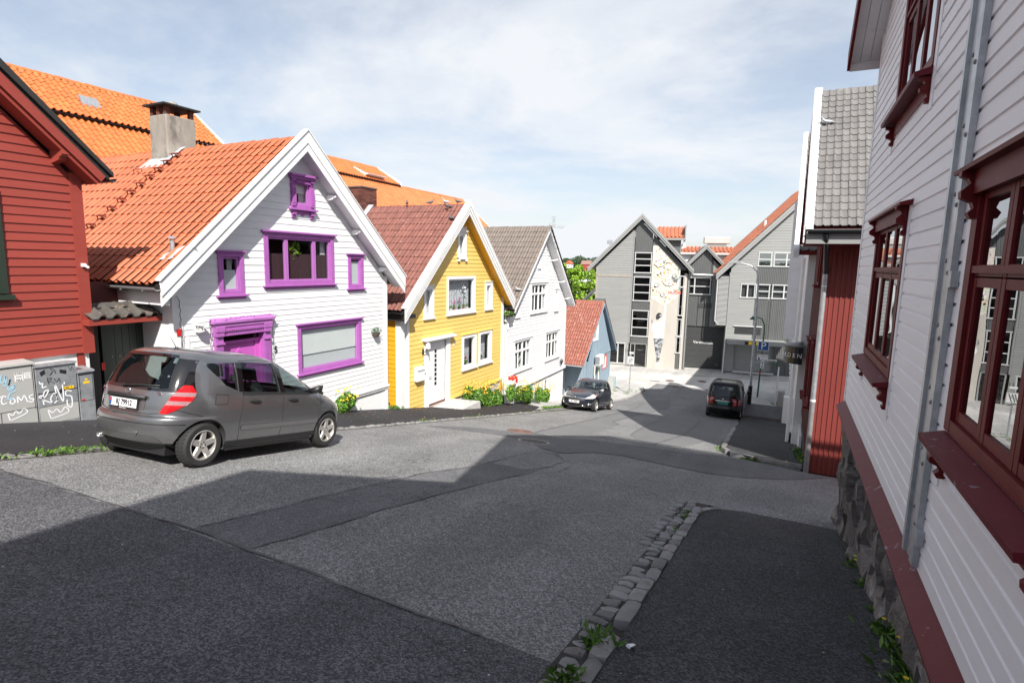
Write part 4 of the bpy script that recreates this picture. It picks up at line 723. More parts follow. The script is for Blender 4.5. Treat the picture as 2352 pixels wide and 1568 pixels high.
# ---------------------------------------------------------------- second white house
H3 = thing('white_gable_house', 'white clapboard house with grey-brown tiled roof and small-paned windows', 'house', (-10.9, 25.2, 2.6))
lo, hi = gable_edges(21.5, 28.75, 7.45, 25.25, 10.95); w3 = shell(H3, f, 21.5, 28.75, 1.6, 7.45, 25.25, 10.92, -4.6, WHITE)
ops = [(24.02, 25.98, 7.02, 8.48), (27.03, 27.55, 6.96, 8.1), (24.78, 25.06, 9.18, 9.9), (22.32, 24.25, 4.44, 5.9), (25.97, 27.84, 4.45, 5.92), (22.4, 22.82, 6.98, 7.75)]
boards(w3, f, lo, hi, 3.78, 10.93, .15, WHITE, ops, .02, split=3.2, seed=8)
a = MB(); a.fb(f, 21.42, 21.62, -.1, .04, 3.6, 7.45); a.build('corner_board', TRIMW, H3); a = MB(); a.fb(f, 28.60, 28.78, -.1, .04, 3.7, 7.45); a.build('corner_board', TRIMW, H3)
for (p, q, s, t) in sub_rects(21.5, 28.75, 1.2, 3.68, [(26.03, 26.5, 2.75, 3.5), (23.4, 23.95, 3.1, 3.55)]): a = MB(); a.fb(f, p, q, -.3, -.012, s, t); a.build('plinth', RENDERW, H3)
a = MB(); a.hexa([f.P(21.5, 0, 3.60), f.P(28.85, 0, 3.70), f.P(28.85, .10, 3.68), f.P(21.5, .10, 3.58), f.P(21.5, 0, 3.78), f.P(28.85, 0, 3.82), f.P(28.85, .06, 3.80), f.P(21.5, .06, 3.76)]); a.build('skirting_ledge', TRIMW, H3)
rf3 = roof(H3, f, 21.55, 7.44, 25.25, 11.16, 29.05, 7.28, .40, -4.2, .12)
a = MB()
for (x0, h0, x1, h1) in ((21.65, 7.44, 25.25, 11.08), (25.25, 11.08, 28.98, 7.30)): a.fprism(f, [(x0, h0-.15), (x1, h1-.19), (x1, h1-.14), (x0, h0-.10)], -.02, .39)
a.build('soffit_boards', WHITE, H3)
TM_G = tile_mesh('double', .30, .345, TILE_G); slope_tiles(rf3, H3, 21.45, 7.40, 25.2, 11.12, -10.44, -15.1, .30, .345, TM_G, seed=15); slope_tiles(rf3, H3, 29.15, 7.22, 25.3, 11.12, -10.44, -15.1, .30, .345, TM_G, 0, seed=16, down=True)
ridge_tiles(rf3, XF[H3.name].inverted(), (-10.45, 25.25, 11.16), (-15.1, 25.25, 11.16), TILE_G, .36, .11)
barge(H3, f, 21.55, 7.42, 25.25, 11.10, 29.08, 7.26, .42, .16, TRIMW, cap=0)
for u in (28.5, 27.6, 26.5): bracket(rf3, f, u, 0, .36, 7.13+(28.98-u)*1.014, TRIMW, .1, .07)
window(H3, f, 24.0, 26.0, 7.04, 8.48, cas=.10, cols=(1, 1), rows=(1.9, 1), bars=(2, 1), head=(.05, .08, .04), sill=(.06, .09, .04, .07), behind=[(CURTAIN, 0, .2, 0, 1, -.1), (CURTAIN, .8, 1, 0, 1, -.1)], **TW); window(H3, f, 27.03, 27.56, 6.97, 8.1, cas=.12, head=(.05, .08, .04), sill=(.05, .09, .04, .06), **TW); window(H3, f, 24.76, 25.08, 9.18, 9.9, cas=.07, sill=(.05, .07, .03, .05), **TW)
for u0, u1 in ((22.3, 24.27), (25.95, 27.86)): window(H3, f, u0, u1, 4.46, 5.92, cas=.10, cols=(1, 1), rows=(1.9, 1), bars=(2, 1), head=(.05, .08, .04), sill=(.06, .09, .04, .07), behind=[(CURTAIN, 0, .22, 0, 1, -.1), (CURTAIN, .78, 1, 0, 1, -.1)], **TW)
window(H3, f, 22.38, 22.84, 6.98, 7.78, cas=.08, sill=(.05, .08, .04, .05), **TW); window(H3, f, 26.0, 26.52, 2.75, 3.52, cas=.07, proud=.0, **TW); window(H3, f, 23.38, 23.97, 3.08, 3.56, cas=.05, proud=.0, trim=GREYT, sash=GREYT, gl=GLASS_DK)
a = MB(); a.tube([f.P(21.35, .05, 7.2), f.P(21.35, .05, 6.9), f.P(21.48, .1, 6.85), f.P(21.5, .1, 6.6), f.P(21.42, .06, 6.5), f.P(21.42, .06, 3.6)], .05, 10); a.build('downpipe', TRIMW, H3, smooth=50)
a = MB(); a.box(-11.2, -10.55, 21.2, 21.75, 7.12, 7.2); gb_ = a.build('gutter_box', BLACKISH, H3); a = MB(); leaf_cloud(a, (-10.75, 21.45, 7.24), .28, .34, .10, 260, .10, 4, 0, .8); o = tag(a.build('gutter_moss', LEAF_W), 'clump of green moss and grass growing in the roof valley', 'moss')
m3 = thing('red_white_mailbox', 'white mailbox with red rounded lid on the second white house', 'mailbox', f.P(22.1, 0, 4.0)); a = MB(); a.fb(f, 21.85, 22.35, .02, .20, 4.0, 4.22); a.build('box', TRIMW, m3); a = MB(); pr = [(math.cos(t)*.20, math.sin(t)*.13) for t in np.linspace(0, math.pi/2, 6)]; a.prism([f.P(21.83, .01, 4.22)]+[f.P(21.83, .02+x, 4.22+z) for x, z in pr][::1], f.u*.54); a.fb(f, 22.2, 22.38, .21, .225, 4.02, 4.2); a.build('lid', REDP, m3)
l3 = thing('wall_lantern', 'dark lantern on the second white house near its lower corner', 'lamp', f.P(28.1, 0, 4.0)); a = MB(); c = f.P(28.1, .14, 4.08); a.tube([f.P(28.1, .02, 3.98), f.P(28.1, .1, 3.92), c+Vector((0, 0, -.12))], .012, 6); a.lathe([(.02, -.12), (.06, -.02), (.09, .08), (.10, .09), (.06, .15), (.0, .2)], c, n=8); a.build('lantern', GUTTER, l3)
an = thing('tv_antenna', 'rooftop television antenna on the grey-brown tiled ridge', 'antenna', (-10.5, 25.25, 11.1)); a = MB(); a.tube([(-10.56, 25.2, 10.9), (-10.5, 25.2, 11.32)], .022, 6); a.tube([(-10.34, 25.15, 11.1), (-10.28, 25.25, 11.72)], .016, 5); [a.tube([(-10.42, 25.2, 11.18+k*.09), (-10.2, 25.15, 11.16+k*.09)], .011, 4) for k in range(6)]; a.tube([(-10.55, 25.2, 11.25), (-9.85, 25.3, 11.12)], .014, 5); [a.tube([(-10.4+k*.16, 25.0, 11.1-k*.02), (-10.3+k*.16, 25.45, 11.28-k*.02)], .010, 4) for k in range(4)]; a.tube([(-10.6, 25.3, 11.2), (-10.3, 25.15, 11.0)], .012, 4); a.build('aerial', STEEL, an)
# ---------------------------------------------------------------- blue house
fb4 = FL(-10.4); H4 = thing('blue_house', 'small blue board house with brick-red tiled roof above the dark car', 'house', (-10.4, 33.8, 1.2))
lo, hi = gable_edges(31.63, 36.13, 3.85, 33.75, 6.85); w4 = shell(H4, fb4, 31.63, 36.13, 1.2, 3.6, 33.75, 6.7, -4.0, BLUEB)
ops = [(32.32, 33.28, 4.8, 5.85), (33.82, 36.1, 2.58, 3.72)]; zt4 = lambda u: 3.75+(u-31.63)*1.42 if u < 33.75 else 3.75+(36.13-u)*1.30
vboards(w4, fb4, 31.63, 36.13, .118, .0, lambda u: 1.75, lambda u: min(6.75, zt4(u)), BLUEB, ops, .02, cover=True)
fs4 = Fr((0, 31.63, 0), (1, 0, 0), (0, -1, 0)); vboards(w4, fs4, -13.2, -10.42, .17, .0, lambda u: 1.5, lambda u: 3.55, BLUEB, [], .02, cover=True)
a = MB(); a.fb(fb4, 31.65, 36.1, -.3, -.01, .6, 1.8); a.build('plinth', RENDERW, H4)
rf4 = roof(H4, fb4, 30.2, 3.62, 33.75, 7.10, 37.0, 3.72, .2, -3.0, .10, BLUED); TM_B = tile_mesh('double', .30, .30, TILE_B)
slope_tiles(rf4, H4, 30.08, 3.60, 33.7, 7.10, -10.16, -13.2, .30, .30, TM_B, seed=17); slope_tiles(rf4, H4, 37.1, 3.68, 33.8, 7.10, -10.16, -13.2, .30, .30, TM_B, 0, seed=18, down=True); ridge_tiles(rf4, XF[H4.name].inverted(), (-10.18, 33.75, 7.14), (-13.2, 33.75, 7.14), TILE_B, .36, .11)
barge(H4, fb4, 30.15, 3.60, 33.75, 7.06, 37.02, 3.70, .22, .16, BLUEB, cap=0, steps=((0, .5), (.48, 1)))
a = MB(); a.fprism(fb4, [(30.4, 3.66), (33.75, 6.86), (36.8, 3.74), (36.8, 3.70), (33.75, 6.80), (30.4, 3.62)], -.02, .19); a.build('soffit_boards', BLUED, H4)
gutter(H4, [(-10.25, 30.08, 3.60), (-13.2, 30.08, 3.60)], .07, TRIMW); a = MB(); a.tube([(-11.85, 31.5, 3.5), (-11.85, 31.5, 1.4)], .045, 8); a.build('downpipe', BLUEB, H4, smooth=50); a = MB(); a.fb(fb4, 31.6, 31.78, -.05, .03, 1.75, 3.55); a.build('corner_board', BLUEB, H4)
REDTRIM = M('red_sash', (.55, .12, .10), .5)
window(H4, fb4, 32.34, 33.26, 4.8, 5.85, cas=.07, trim=TRIMW, sash=TRIMW, gl=GLASS, behind=[(CURTAIN, 0, 1, 0, 1, -.1)], head=(.03, .06, .03), sill=(.03, .06, .03)); window(H4, fb4, 34.42, 35.35, 2.68, 3.6, cas=.06, trim=REDTRIM, sash=TRIMW, gl=GLASS, behind=[(CURTAIN, 0, 1, .0, 1, -.1)])
boards(w4, fb4, lambda z: 33.82, lambda z: 36.1, 2.58, 3.70, .13, BLUEB, [(34.44, 35.33, 2.68, 3.6)], .035, name='clapboard'); a = MB(); a.fb(fb4, 33.8, 36.13, 0, .06, 3.70, 3.75); a.build('head_strip', BLUEB, H4)
ac = thing('heat_pump', 'white outdoor heat-pump unit on the blue wall with hanging hoses', 'heat pump', fb4.P(32.9, .2, 3.2)); a = MB(); a.fb(fb4, 32.5, 33.35, .14, .46, 3.28, 3.88); a.build('casing', TRIMW, ac, bevel=.02)
a = MB(); [a.fb(fb4, 32.49, 32.498, .16+.05*k, .19+.05*k, 3.34, 3.82) for k in range(6)]; [a.box(-10.4+.16, -10.4+.44, 32.485, 32.497, 3.35+.06*k, 3.385+.06*k) for k in range(8)]; a.build('grille', GUTTERG, ac); a = MB(); a.fb(fb4, 32.55, 32.6, .0, .45, 3.2, 3.27); a.fb(fb4, 33.2, 33.25, 0, .45, 3.2, 3.27); a.build('wall_bracket', ALU, ac)
a = MB(); a.tube([fb4.P(32.6, .12, 3.3), fb4.P(32.5, .12, 2.7), fb4.P(32.6, .14, 2.2), fb4.P(33.0, .16, 2.0), fb4.P(33.3, .14, 2.2), fb4.P(33.3, .12, 2.7), fb4.P(33.2, .12, 3.25)], .045, 8); a.tube([fb4.P(32.55, .1, 2.4), fb4.P(32.65, .1, 1.7)], .045, 8); a.build('hose', M('cream_hose', (.7, .66, .55), .5), ac, smooth=50)
bc = thing('utility_cabinet', 'small grey utility box at the far corner of the blue house', 'utility cabinet', (-10.15, 36.1, G(36)+.08)); a = MB(); a.box(-10.36, -9.95, 35.7, 36.4, G(36), G(36)+1.0); a.build('body', GREYBOX, bc, bevel=.01); a = MB(); a.box(-9.95, -9.93, 35.75, 36.3, G(36)+.35, G(36)+.9); a.build('door', M('turquoise_panel', (.32, .50, .52), .5), bc)
# ---------------------------------------------------------------- red house at the left edge
fr_ = FL(-11.5); H0 = thing('red_house', 'dark red clapboard house with black roof edge at the left', 'house', (-11.5, 3.0, 6.8))
lo, hi = gable_edges(-1.1, 5.56, 10.75, 2.3, 14.05); w0 = shell(H0, fr_, -1.1, 5.56, 6.0, 10.75, 2.3, 14.0, -7, REDB)
boards(w0, fr_, lo, hi, 7.60, 14.0, .142, REDB, [(3.3, 4.5, 8.66, 10.4)], .030, seed=9)
a = MB(); a.fb(fr_, 5.53, 5.72, -.10, .045, 7.58, 10.8); a.build('corner_board', REDB, H0); a = MB(); a.fb(fr_, 5.60, 5.72, -7, -.1, 7.58, 10.8); a.build('side_boards', REDB, H0); a = MB(); a.fb(fr_, -1.2, 5.64, -.4, -.02, 5.8, 7.6); a.build('plinth', RENDERW, H0)
rf0 = roof(H0, fr_, -1.5, 10.7, 2.3, 14.46, 5.98, 10.80, .43, -7.2, .10, ROOFBLACK); 
a = MB(); a.fprism(fr_, [(2.3, 14.52), (6.02, 10.84), (6.02, 10.76), (2.3, 14.30)], .20, .50); a.build('verge_felt', ROOFBLACK, rf0)
a = MB(); a.fprism(fr_, [(2.3, 14.34), (5.92, 10.76), (5.84, 10.66), (2.3, 14.06)], .38, .44); a.fprism(fr_, [(2.3, 14.12), (5.90, 10.72), (5.80, 10.62), (2.3, 13.98)], .02, .38); a.build('bargeboard', REDB, H0)
bracket(rf0, fr_, 5.35, .0, .38, 11.12, REDB, .2, .12); gutter(H0, [(-11.0, 6.0, 10.74), (-18, 6.0, 10.74)], .07, GUTTER)
a = MB(); a.fb(fr_, 4.42, 4.52, 0, .06, 8.72, 10.4); a.fb(fr_, 3.3, 4.42, 0, .055, 10.3, 10.4); a.fb(fr_, 3.3, 3.4, 0, .06, 8.72, 10.4); wg = a.build('window', GREEN_D, H0); a = MB(); a.fb(fr_, 3.24, 4.58, 0, .11, 8.62, 8.70); a.build('sill', GREEN_D, wg); a = MB(); a.add([fr_.P(3.4, 0, 8.7), fr_.P(4.42, 0, 8.7), fr_.P(4.42, 0, 10.3), fr_.P(3.4, 0, 10.3)], [(0, 1, 2, 3)]); a.build('pane', GLASS_DK, wg)
a = MB(); a.fb(fr_, 5.60, 5.66, .045, .10, 9.16, 9.22); a.tube([fr_.P(5.63, .07, 9.2), fr_.P(5.68, .14, 9.14)], .022, 8); tag(a.build('security_camera', TRIMW), 'tiny white camera on the red corner board', 'camera')
# ---------------------------------------------------------------- utility cabinets with graffiti
def spray(parent, fr, w, strokes, r, mat, name):
    a = MB()
    for st in strokes:
        P_ = [Vector(p) for p in st]; q = []
        for i in range(len(P_)-1):
            p0, p1, p2, p3 = P_[max(i-1, 0)], P_[i], P_[i+1], P_[min(i+2, len(P_)-1)]
            for k in range(5):
                t = k/5; q.append(.5*((2*p1)+(-p0+p2)*t+(2*p0-5*p1+4*p2-p3)*t*t+(-p0+3*p1-3*p2+p3)*t**3))
        q.append(P_[-1]); n = len(q); L, R_ = [], []
        for i, p in enumerate(q):
            d = (q[min(i+1, n-1)]-q[max(i-1, 0)]); d = d.normalized() if d.length > 0 else Vector((1, 0)); nn = Vector((-d.y, d.x)); L.append(fr.P(p.x+nn.x*r, w, p.y+nn.y*r)); R_.append(fr.P(p.x-nn.x*r, w, p.y-nn.y*r))
        a.grid([L, R_])
    return a.build(name, mat, parent)
fc = FL(-11.15)
def cabinet(name, label, u0, u1, z1, zb, mat, depth=.33, lid=None):
    t = thing(name, label, 'utility cabinet', fc.P((u0+u1)/2, -depth/2, zb)); a = MB(); a.fb(fc, u0, u1, -depth, 0, zb-.15, z1); b = a.build('body', mat, t, bevel=.008)
    if lid: a = MB(); a.hexa([fc.P(u0-.015, -depth-.02, z1), fc.P(u1+.015, -depth-.02, z1), fc.P(u1+.015, .025, z1), fc.P(u0-.015, .025, z1), fc.P(u0, -depth, z1+lid), fc.P(u1, -depth, z1+lid), fc.P(u1+.01, .02, z1+.035), fc.P(u0-.01, .02, z1+.035)]); a.build('lid', mat, t)
    return t
def line(a, u0, u1, z0, z1, w=.002, th=.006): a.fb(fc, u0-(th/2 if u0 == u1 else 0), u1+(th/2 if u0 == u1 else 0), w-.001, w+.002, z0-(th/2 if z0 == z1 else 0), z1+(th/2 if z0 == z1 else 0))
c1 = cabinet('utility_cabinet', 'pale grey painted cabinet with white and blue graffiti tags', 3.86, 4.625, 7.56, 6.6, GREYBOX, lid=.06)
a = MB(); line(a, 3.86, 4.62, 6.83, 6.83); line(a, 4.14, 4.14, 6.6, 6.83); line(a, 4.60, 4.60, 6.8, 7.55); a.build('door_gap', BLACKM, c1)
spray(c1, fc, .004, [[(4.13, 7.08), (4.19, 7.10), (4.23, 7.08)], [(4.18, 7.09), (4.16, 7.02), (4.18, 6.97), (4.23, 6.98)], [(4.29, 7.03), (4.27, 6.98), (4.30, 6.95), (4.335, 6.98), (4.32, 7.03), (4.28, 7.03)], [(4.37, 6.95), (4.375, 7.06), (4.42, 6.98), (4.46, 7.06), (4.50, 6.94)], [(4.585, 7.05), (4.53, 7.03), (4.54, 6.99), (4.585, 6.97), (4.56, 6.93), (4.51, 6.95)]], .010, WHITEP, 'graffiti_tag')
spray(c1, fc, .004, [[(4.25, 6.68), (4.23, 6.80), (4.29, 6.76), (4.33, 6.82), (4.38, 6.77), (4.44, 6.84), (4.475, 6.76), (4.25, 6.68)]], .009, WHITEP, 'graffiti_crown')
spray(c1, fc, .0045, [[(4.20, 7.45), (4.17, 7.35), (4.21, 7.32), (4.25, 7.42), (4.24, 7.30)], [(4.19, 7.28), (4.27, 7.27), (4.30, 7.36), (4.26, 7.20), (4.36, 7.26), (4.30, 7.18), (4.26, 7.19)], [(4.36, 7.16), (4.28, 7.13), (4.25, 7.04), (4.33, 7.05)]], .011, LBLUEP, 'graffiti_tag')
a = MB(); a.fb(fc, 4.36, 4.475, .001, .003, 7.30, 7.45); s_ = a.build('sticker', SIGNW, c1)
for i, tx in enumerate(('KORS', 'SE KOPP', 'MILE')): text('sticker_lettering', tx, (.055, .026, .052)[i], INK, c1, wall_mtx(fc, 4.417, .004, 7.43-.054*i), .001, sx=(.75, .75, .78)[i])
a = MB(); a.fb(fc, 4.485, 4.575, .001, .003, 7.33, 7.43); a.build('sticker', SIGNW, c1); text('sticker_lettering', 'ELDA', .04, GREYBOX, c1, wall_mtx(fc, 4.53, .004, 7.405), .001, sx=.7); text('sticker_lettering', 'RIIP', .04, GREYBOX, c1, wall_mtx(fc, 4.53, .004, 7.36), .001, sx=.8)
c2 = cabinet('utility_cabinet', 'galvanised cabinet with black scribbles and a large white graffiti tag', 4.64, 5.235, 7.49, 6.5, STEEL, lid=.012)
a = MB(); line(a, 4.65, 5.23, 7.04, 7.04, th=.012); line(a, 4.65, 5.23, 6.80, 6.80); a.build('panel_gap', BLACKM, c2); a = MB(); a.fb(fc, 4.66, 5.225, .0, .003, 6.5, 6.795); a.build('lower_panel', GREYBOX, c2)
a = MB(); a.fprism(fc, [(4.70, 7.40), (4.77, 7.44), (4.78, 7.37), (4.715, 7.33)], .001, .003); a.fprism(fc, [(4.99, 7.41), (5.09, 7.38), (5.08, 7.31), (4.985, 7.35)], .001, .003); a.fprism(fc, [(4.93, 7.02), (5.02, 7.10), (5.04, 7.06), (4.97, 6.98)], .001, .003); a.build('black_tape', INK, c2); a = MB(); a.fb(fc, 5.02, 5.18, .001, .003, 7.045, 7.095); a.build('yellow_label', SIGNY, c2); text('label_lettering', '303  7', .045, INK, c2, wall_mtx(fc, 5.10, .004, 7.07), .001, sx=.9)
spray(c2, fc, .005, [[(4.68, 7.25), (4.70, 7.20), (4.73, 7.22), (4.72, 7.14), (4.78, 7.15)], [(4.72, 6.84), (4.70, 7.00), (4.66, 6.98), (4.74, 6.97), (4.80, 7.08), (4.74, 7.06), (4.72, 6.93), (4.86, 6.84)], [(4.86, 7.0), (4.82, 6.92), (4.86, 6.84), (4.92, 6.90), (4.90, 7.0), (4.85, 7.0)], [(4.92, 6.86), (4.90, 7.16), (5.0, 6.84), (5.01, 7.14)], [(5.14, 7.0), (5.06, 7.02), (5.05, 6.94), (5.13, 6.90), (5.12, 6.72), (5.06, 6.76), (5.06, 6.86)], [(5.04, 7.18), (5.04, 7.14)]], .010, WHITEP, 'graffiti_tag')
spray(c2, fc, .005, [[(4.80, 6.58), (4.77, 6.74), (4.83, 6.68), (4.89, 6.73), (4.95, 6.66), (5.02, 6.74), (5.06, 6.64), (4.80, 6.58)]], .008, WHITEP, 'graffiti_crown')
spray(c2, fc, .0045, [[(4.85, 7.45), (4.88, 7.38), (4.84, 7.33), (4.90, 7.40), (4.93, 7.34), (4.91, 7.42), (4.86, 7.44)], [(4.80, 7.30), (4.82, 7.18), (4.80, 7.27), (4.86, 7.28), (4.83, 7.23), (4.90, 7.19)], [(4.90, 7.27), (4.93, 7.20), (4.97, 7.26), (4.98, 7.18)], [(5.12, 7.44), (5.15, 7.36), (5.17, 7.43), (5.20, 7.36)]], .0035, INK, 'graffiti_scribble')
c3 = cabinet('utility_cabinet', 'narrow galvanised cabinet with sloping cap beside the gate', 5.25, 5.50, 7.30, 6.4, STEEL, lid=.07); a = MB(); line(a, 5.27, 5.27, 6.78, 7.24); line(a, 5.48, 5.48, 6.78, 7.24); line(a, 5.27, 5.48, 6.78, 6.78); line(a, 5.26, 5.50, 7.26, 7.26, th=.02); a.build('door_gap', BLACKM, c3)
a = MB(); a.fb(fc, 5.36, 5.40, .001, .003, 7.15, 7.18); a.fb(fc, 5.33, 5.43, .001, .003, 7.09, 7.13); a.build('yellow_label', SIGNY, c3); a = MB(); a.fb(fc, 5.29, 5.34, .001, .003, 6.79, 6.815); a.build('red_badge', REDP, c3)
# ---------------------------------------------------------------- gate with tiled canopy
fg = FL(-11.9); gt = thing('gate', 'dark green plank gate with a small old tiled canopy', 'gate', (-11.9, 6.6, 6.4))
a = MB(); a.fb(fg, 5.60, 5.98, -.1, .05, 5.9, 8.1); a.build('dark_post', BLACKISH, gt)
for k in range(6): a = MB(); a.fb(fg, 6.17+k*.14, 6.302+k*.14, -.06, -.02, 6.0, 8.02); b = a.build('plank', GREEN_D, gt); a = MB(); a.lathe([(.014, 0), (.008, .012), (0, .013)], fg.P(6.24+k*.14, -.02, 7.38), (1, 0, 0), 8); a.build('bolt', STEEL, b)
a = MB(); a.fb(fg, 6.05, 6.16, -.08, .03, 6.0, 8.06); a.fb(fg, 7.02, 7.12, -.08, .03, 6.0, 8.06); a.fb(fg, 6.16, 7.02, -.08, .02, 8.0, 8.06); a.build('gate_frame', GREEN_D, gt)
boards(gt, fg, lambda z: 7.13, lambda z: 7.30, 6.2, 8.1, .14, REDB, [], .03); a = MB(); a.fb(fg, 7.29, 7.37, -.08, .06, 6.1, 8.1); a.build('side_post', REDB, gt)
a = MB(); a.fb(fg, 5.55, 7.25, -.05, .66, 8.10, 8.20); cn = a.build('canopy_beam', REDB, gt); a = MB(); a.fb(fg, 5.7, 7.6, -.3, -.2, 8.2, 8.85); a.build('back_boards', MAROON_B, gt)
tms = tile_mesh('pan', .235, .40, SLATE)
for i in range(7): b_ = Vector((-.62, 0, .26)).normalized(); inst('canopy_tile', tms, cn, XF[gt.name].inverted() @ Matrix.Translation((-11.22, 5.58+i*.235, 8.20)) @ Matrix((Vector((0, 1, 0)), b_, Vector((0, 1, 0)).cross(b_))).transposed().to_4x4() @ Matrix.Diagonal((1, 1.25, 1.1, 1)))
for i in range(4): a = MB(); pr = [(-.10, -.03), (-.06, .04), (0, .065), (.06, .04), (.10, -.03)]; a.grid([[(-11.66+x, 5.58+i*.40, 8.42+z) for x, z in pr], [(-11.66+x*.92, 5.58+i*.40+.44, 8.42+z*.9) for x, z in pr]]); a.build('canopy_ridge_tile', SLATE, cn, smooth=60)
a = MB(); a.fb(fg, 6.0, 6.06, .05, .06, 7.15, 7.30); a.build('warning_sign', REDP, gt)
# ---------------------------------------------------------------- the big orange-roofed buildings behind the row
def back_building(name, label, y0, y1, zr, ylo1, zk, seed):
    t = thing(name, label, 'building', (-30, (y0+y1)/2, 5)); a = MB(); a.box(-36, -22, y0+.3, ylo1-.3, 3, 9.6); a.box(-33, -25.5, y0+.3, y1-.3, 9, 14.0); a.build('wall', RENDERW, t)
    kx = -26.0; a = MB(); a.hexa([(-28, y0, zr-.12), (-28, y1, zr-.12), (kx+.2, y1, zk+.0), (kx+.2, y0, zk+.0), (-28, y0, zr-.02), (-28, y1, zr-.02), (kx+.2, y1, zk+.07), (kx+.2, y0, zk+.07)]); a.hexa([(-28, y0, zr-.12), (-28, y1, zr-.12), (-34, y1, 11), (-34, y0, 11), (-28, y0, zr-.02), (-28, y1, zr-.02), (-34, y1, 11.1), (-34, y0, 11.1)]); r1 = a.build('roof', BLACKISH, t)
    a = MB(); a.hexa([(kx, y0, zk-.14), (kx, ylo1, zk-.14), (-20, ylo1, 9.3), (-20, y0, 9.3), (kx, y0, zk-.04), (kx, ylo1, zk-.04), (-20, ylo1, 9.4), (-20, y0, 9.4)]); r2 = a.build('lower_roof', BLACKISH, t)
    tm = tile_mesh('pan', .245, .36, TILE_O2); inv = XF[t.name].inverted()
    def slope(par, xt, zt, xb, zb, ya, yb, mx, sd_, zmin):
        b = Vector((xt-xb, 0, zt-zb)); n = max(1, int(b.length/.36)); nu = int((yb-ya)/.245); tile_slope(par, inv, (xb, ya, zb), (0, 1, 0), b, nu, n, .245, b.length/n, tm, mx, seed=sd_, skip=lambda p: p.z < zmin)
    slope(r1, -28, zr, kx+.25, zk+.06, y0, y1, 300, seed, 0); slope(r2, kx, zk, -20, 9.4, y0, ylo1, 300, seed+1, 11.5)
    ridge_tiles(r1, inv, (-28, y0, zr+.04), (-28, y1, zr+.04), TILE_O2, .36, .11); 
    a = MB(); a.prism([(-28.0, y1-.02, zr+.10), (kx+.2, y1-.02, zk+.28), (kx+.2, y1-.02, zk-.02), (-28.0, y1-.02, zr-.22)], (0, .10, 0)); a.build('bargeboard', TRIMW, r1)
    a = MB(); a.prism([(kx, ylo1-.02, zk+.08), (-20, ylo1-.02, 9.5), (-20, ylo1-.02, 9.2), (kx, ylo1-.02, zk-.22)], (0, .10, 0)); a.build('bargeboard', TRIMW, r2)
    if y1 < ylo1-1: ridge_tiles(r2, inv, (kx, y1+.1, zk+.04), (kx, ylo1, zk+.04), TILE_O2, .36, .11)
    return t, r1
b1, r1 = back_building('orange_roofed_building', 'tall building with bright orange tile roof behind the white house, left', 8.5, 19.3, 16.6, 22.6, 14.75, 31)
a = MB(); k = 1.86/2; a.hexa([(-26.75, 13.5, 14.75+k*.75+.28), (-26.75, 14.2, 14.75+k*.75+.28), (-26.45, 14.2, 14.75+k*.45+.20), (-26.45, 13.5, 14.75+k*.45+.20), (-26.75, 13.5, 14.75+k*.75+.40), (-26.75, 14.2, 14.75+k*.75+.40), (-26.45, 14.2, 14.75+k*.45+.30), (-26.45, 13.5, 14.75+k*.45+.30)]); a.build('skylight', STEEL, r1)
b2, r2 = back_building('orange_roofed_building', 'building with orange tile roof and a small dormer behind the yellow house', 26.5, 33.6, 16.1, 42.5, 14.72, 41)
a = MB(); a.hexa([(-26.9, 29.9, 15.15), (-26.9, 31.8, 15.15), (-25.9, 31.8, 15.0), (-25.9, 29.9, 15.0), (-26.9, 29.9, 15.62), (-26.9, 31.8, 15.62), (-25.8, 31.8, 15.12), (-25.8, 29.9, 15.12)]); dm = a.build('dormer', TRIMW, r2); gutter(dm, [(-25.72, 31.85, 15.12), (-25.72, 29.85, 15.12)], .08, TRIMW)
inv = XF[b2.name].inverted(); tile_slope(dm, inv, (-25.82, 29.9, 15.13), (0, 1, 0), (-1.08, 0, .50), 7, 3, .25, .38, tile_mesh('pan', .25, .38, TILE_O2), 30, seed=3)
# ================================================================ grey wooden quay buildings at the foot of the street
ta = math.radians(12); GT = Vector((math.cos(ta), math.sin(ta), 0)); GNv = Vector((math.sin(ta), -math.cos(ta), 0)); GO = Vector((-10.2, 47.8, .64))
g = Fr(GO, GT, GNv)
def corr(parent, fr, u0, u1, zlo, zhi, mat, ops=(), pitch=.13, w=.0, name='corrugated_sheet', th=.03):
    """vertical corrugated cladding: one sheet per panel, every rib real"""
    for (p, q, s, t) in sub_rects(u0, u1, zlo, max(zhi(u0), zhi(u1), zhi((u0+u1)/2)), ops):
        a = MB(); u = p; A_, B_ = [], []
        pts = []
        while u < q-1e-4:
            for du_, ww in ((0, 0), (.045, 0), (.055, th), (.115, th), (.125, 0)):
                if u+du_ <= q: pts.append((u+du_, ww))
            u += pitch
        for (x, ww) in pts: A_.append(fr.P(x, w+ww, s)); B_.append(fr.P(x, w+ww, min(t, zhi(x))))
        if len(A_) > 1: a.grid([A_, B_]); a.build(name, mat, parent)
def strips(parent, fr, rects, w0, w1, mat, name):
    for (p, q, s, t) in rects: a = MB(); a.fb(fr, p, q, w0, w1, s, t); a.build(name, mat, parent)
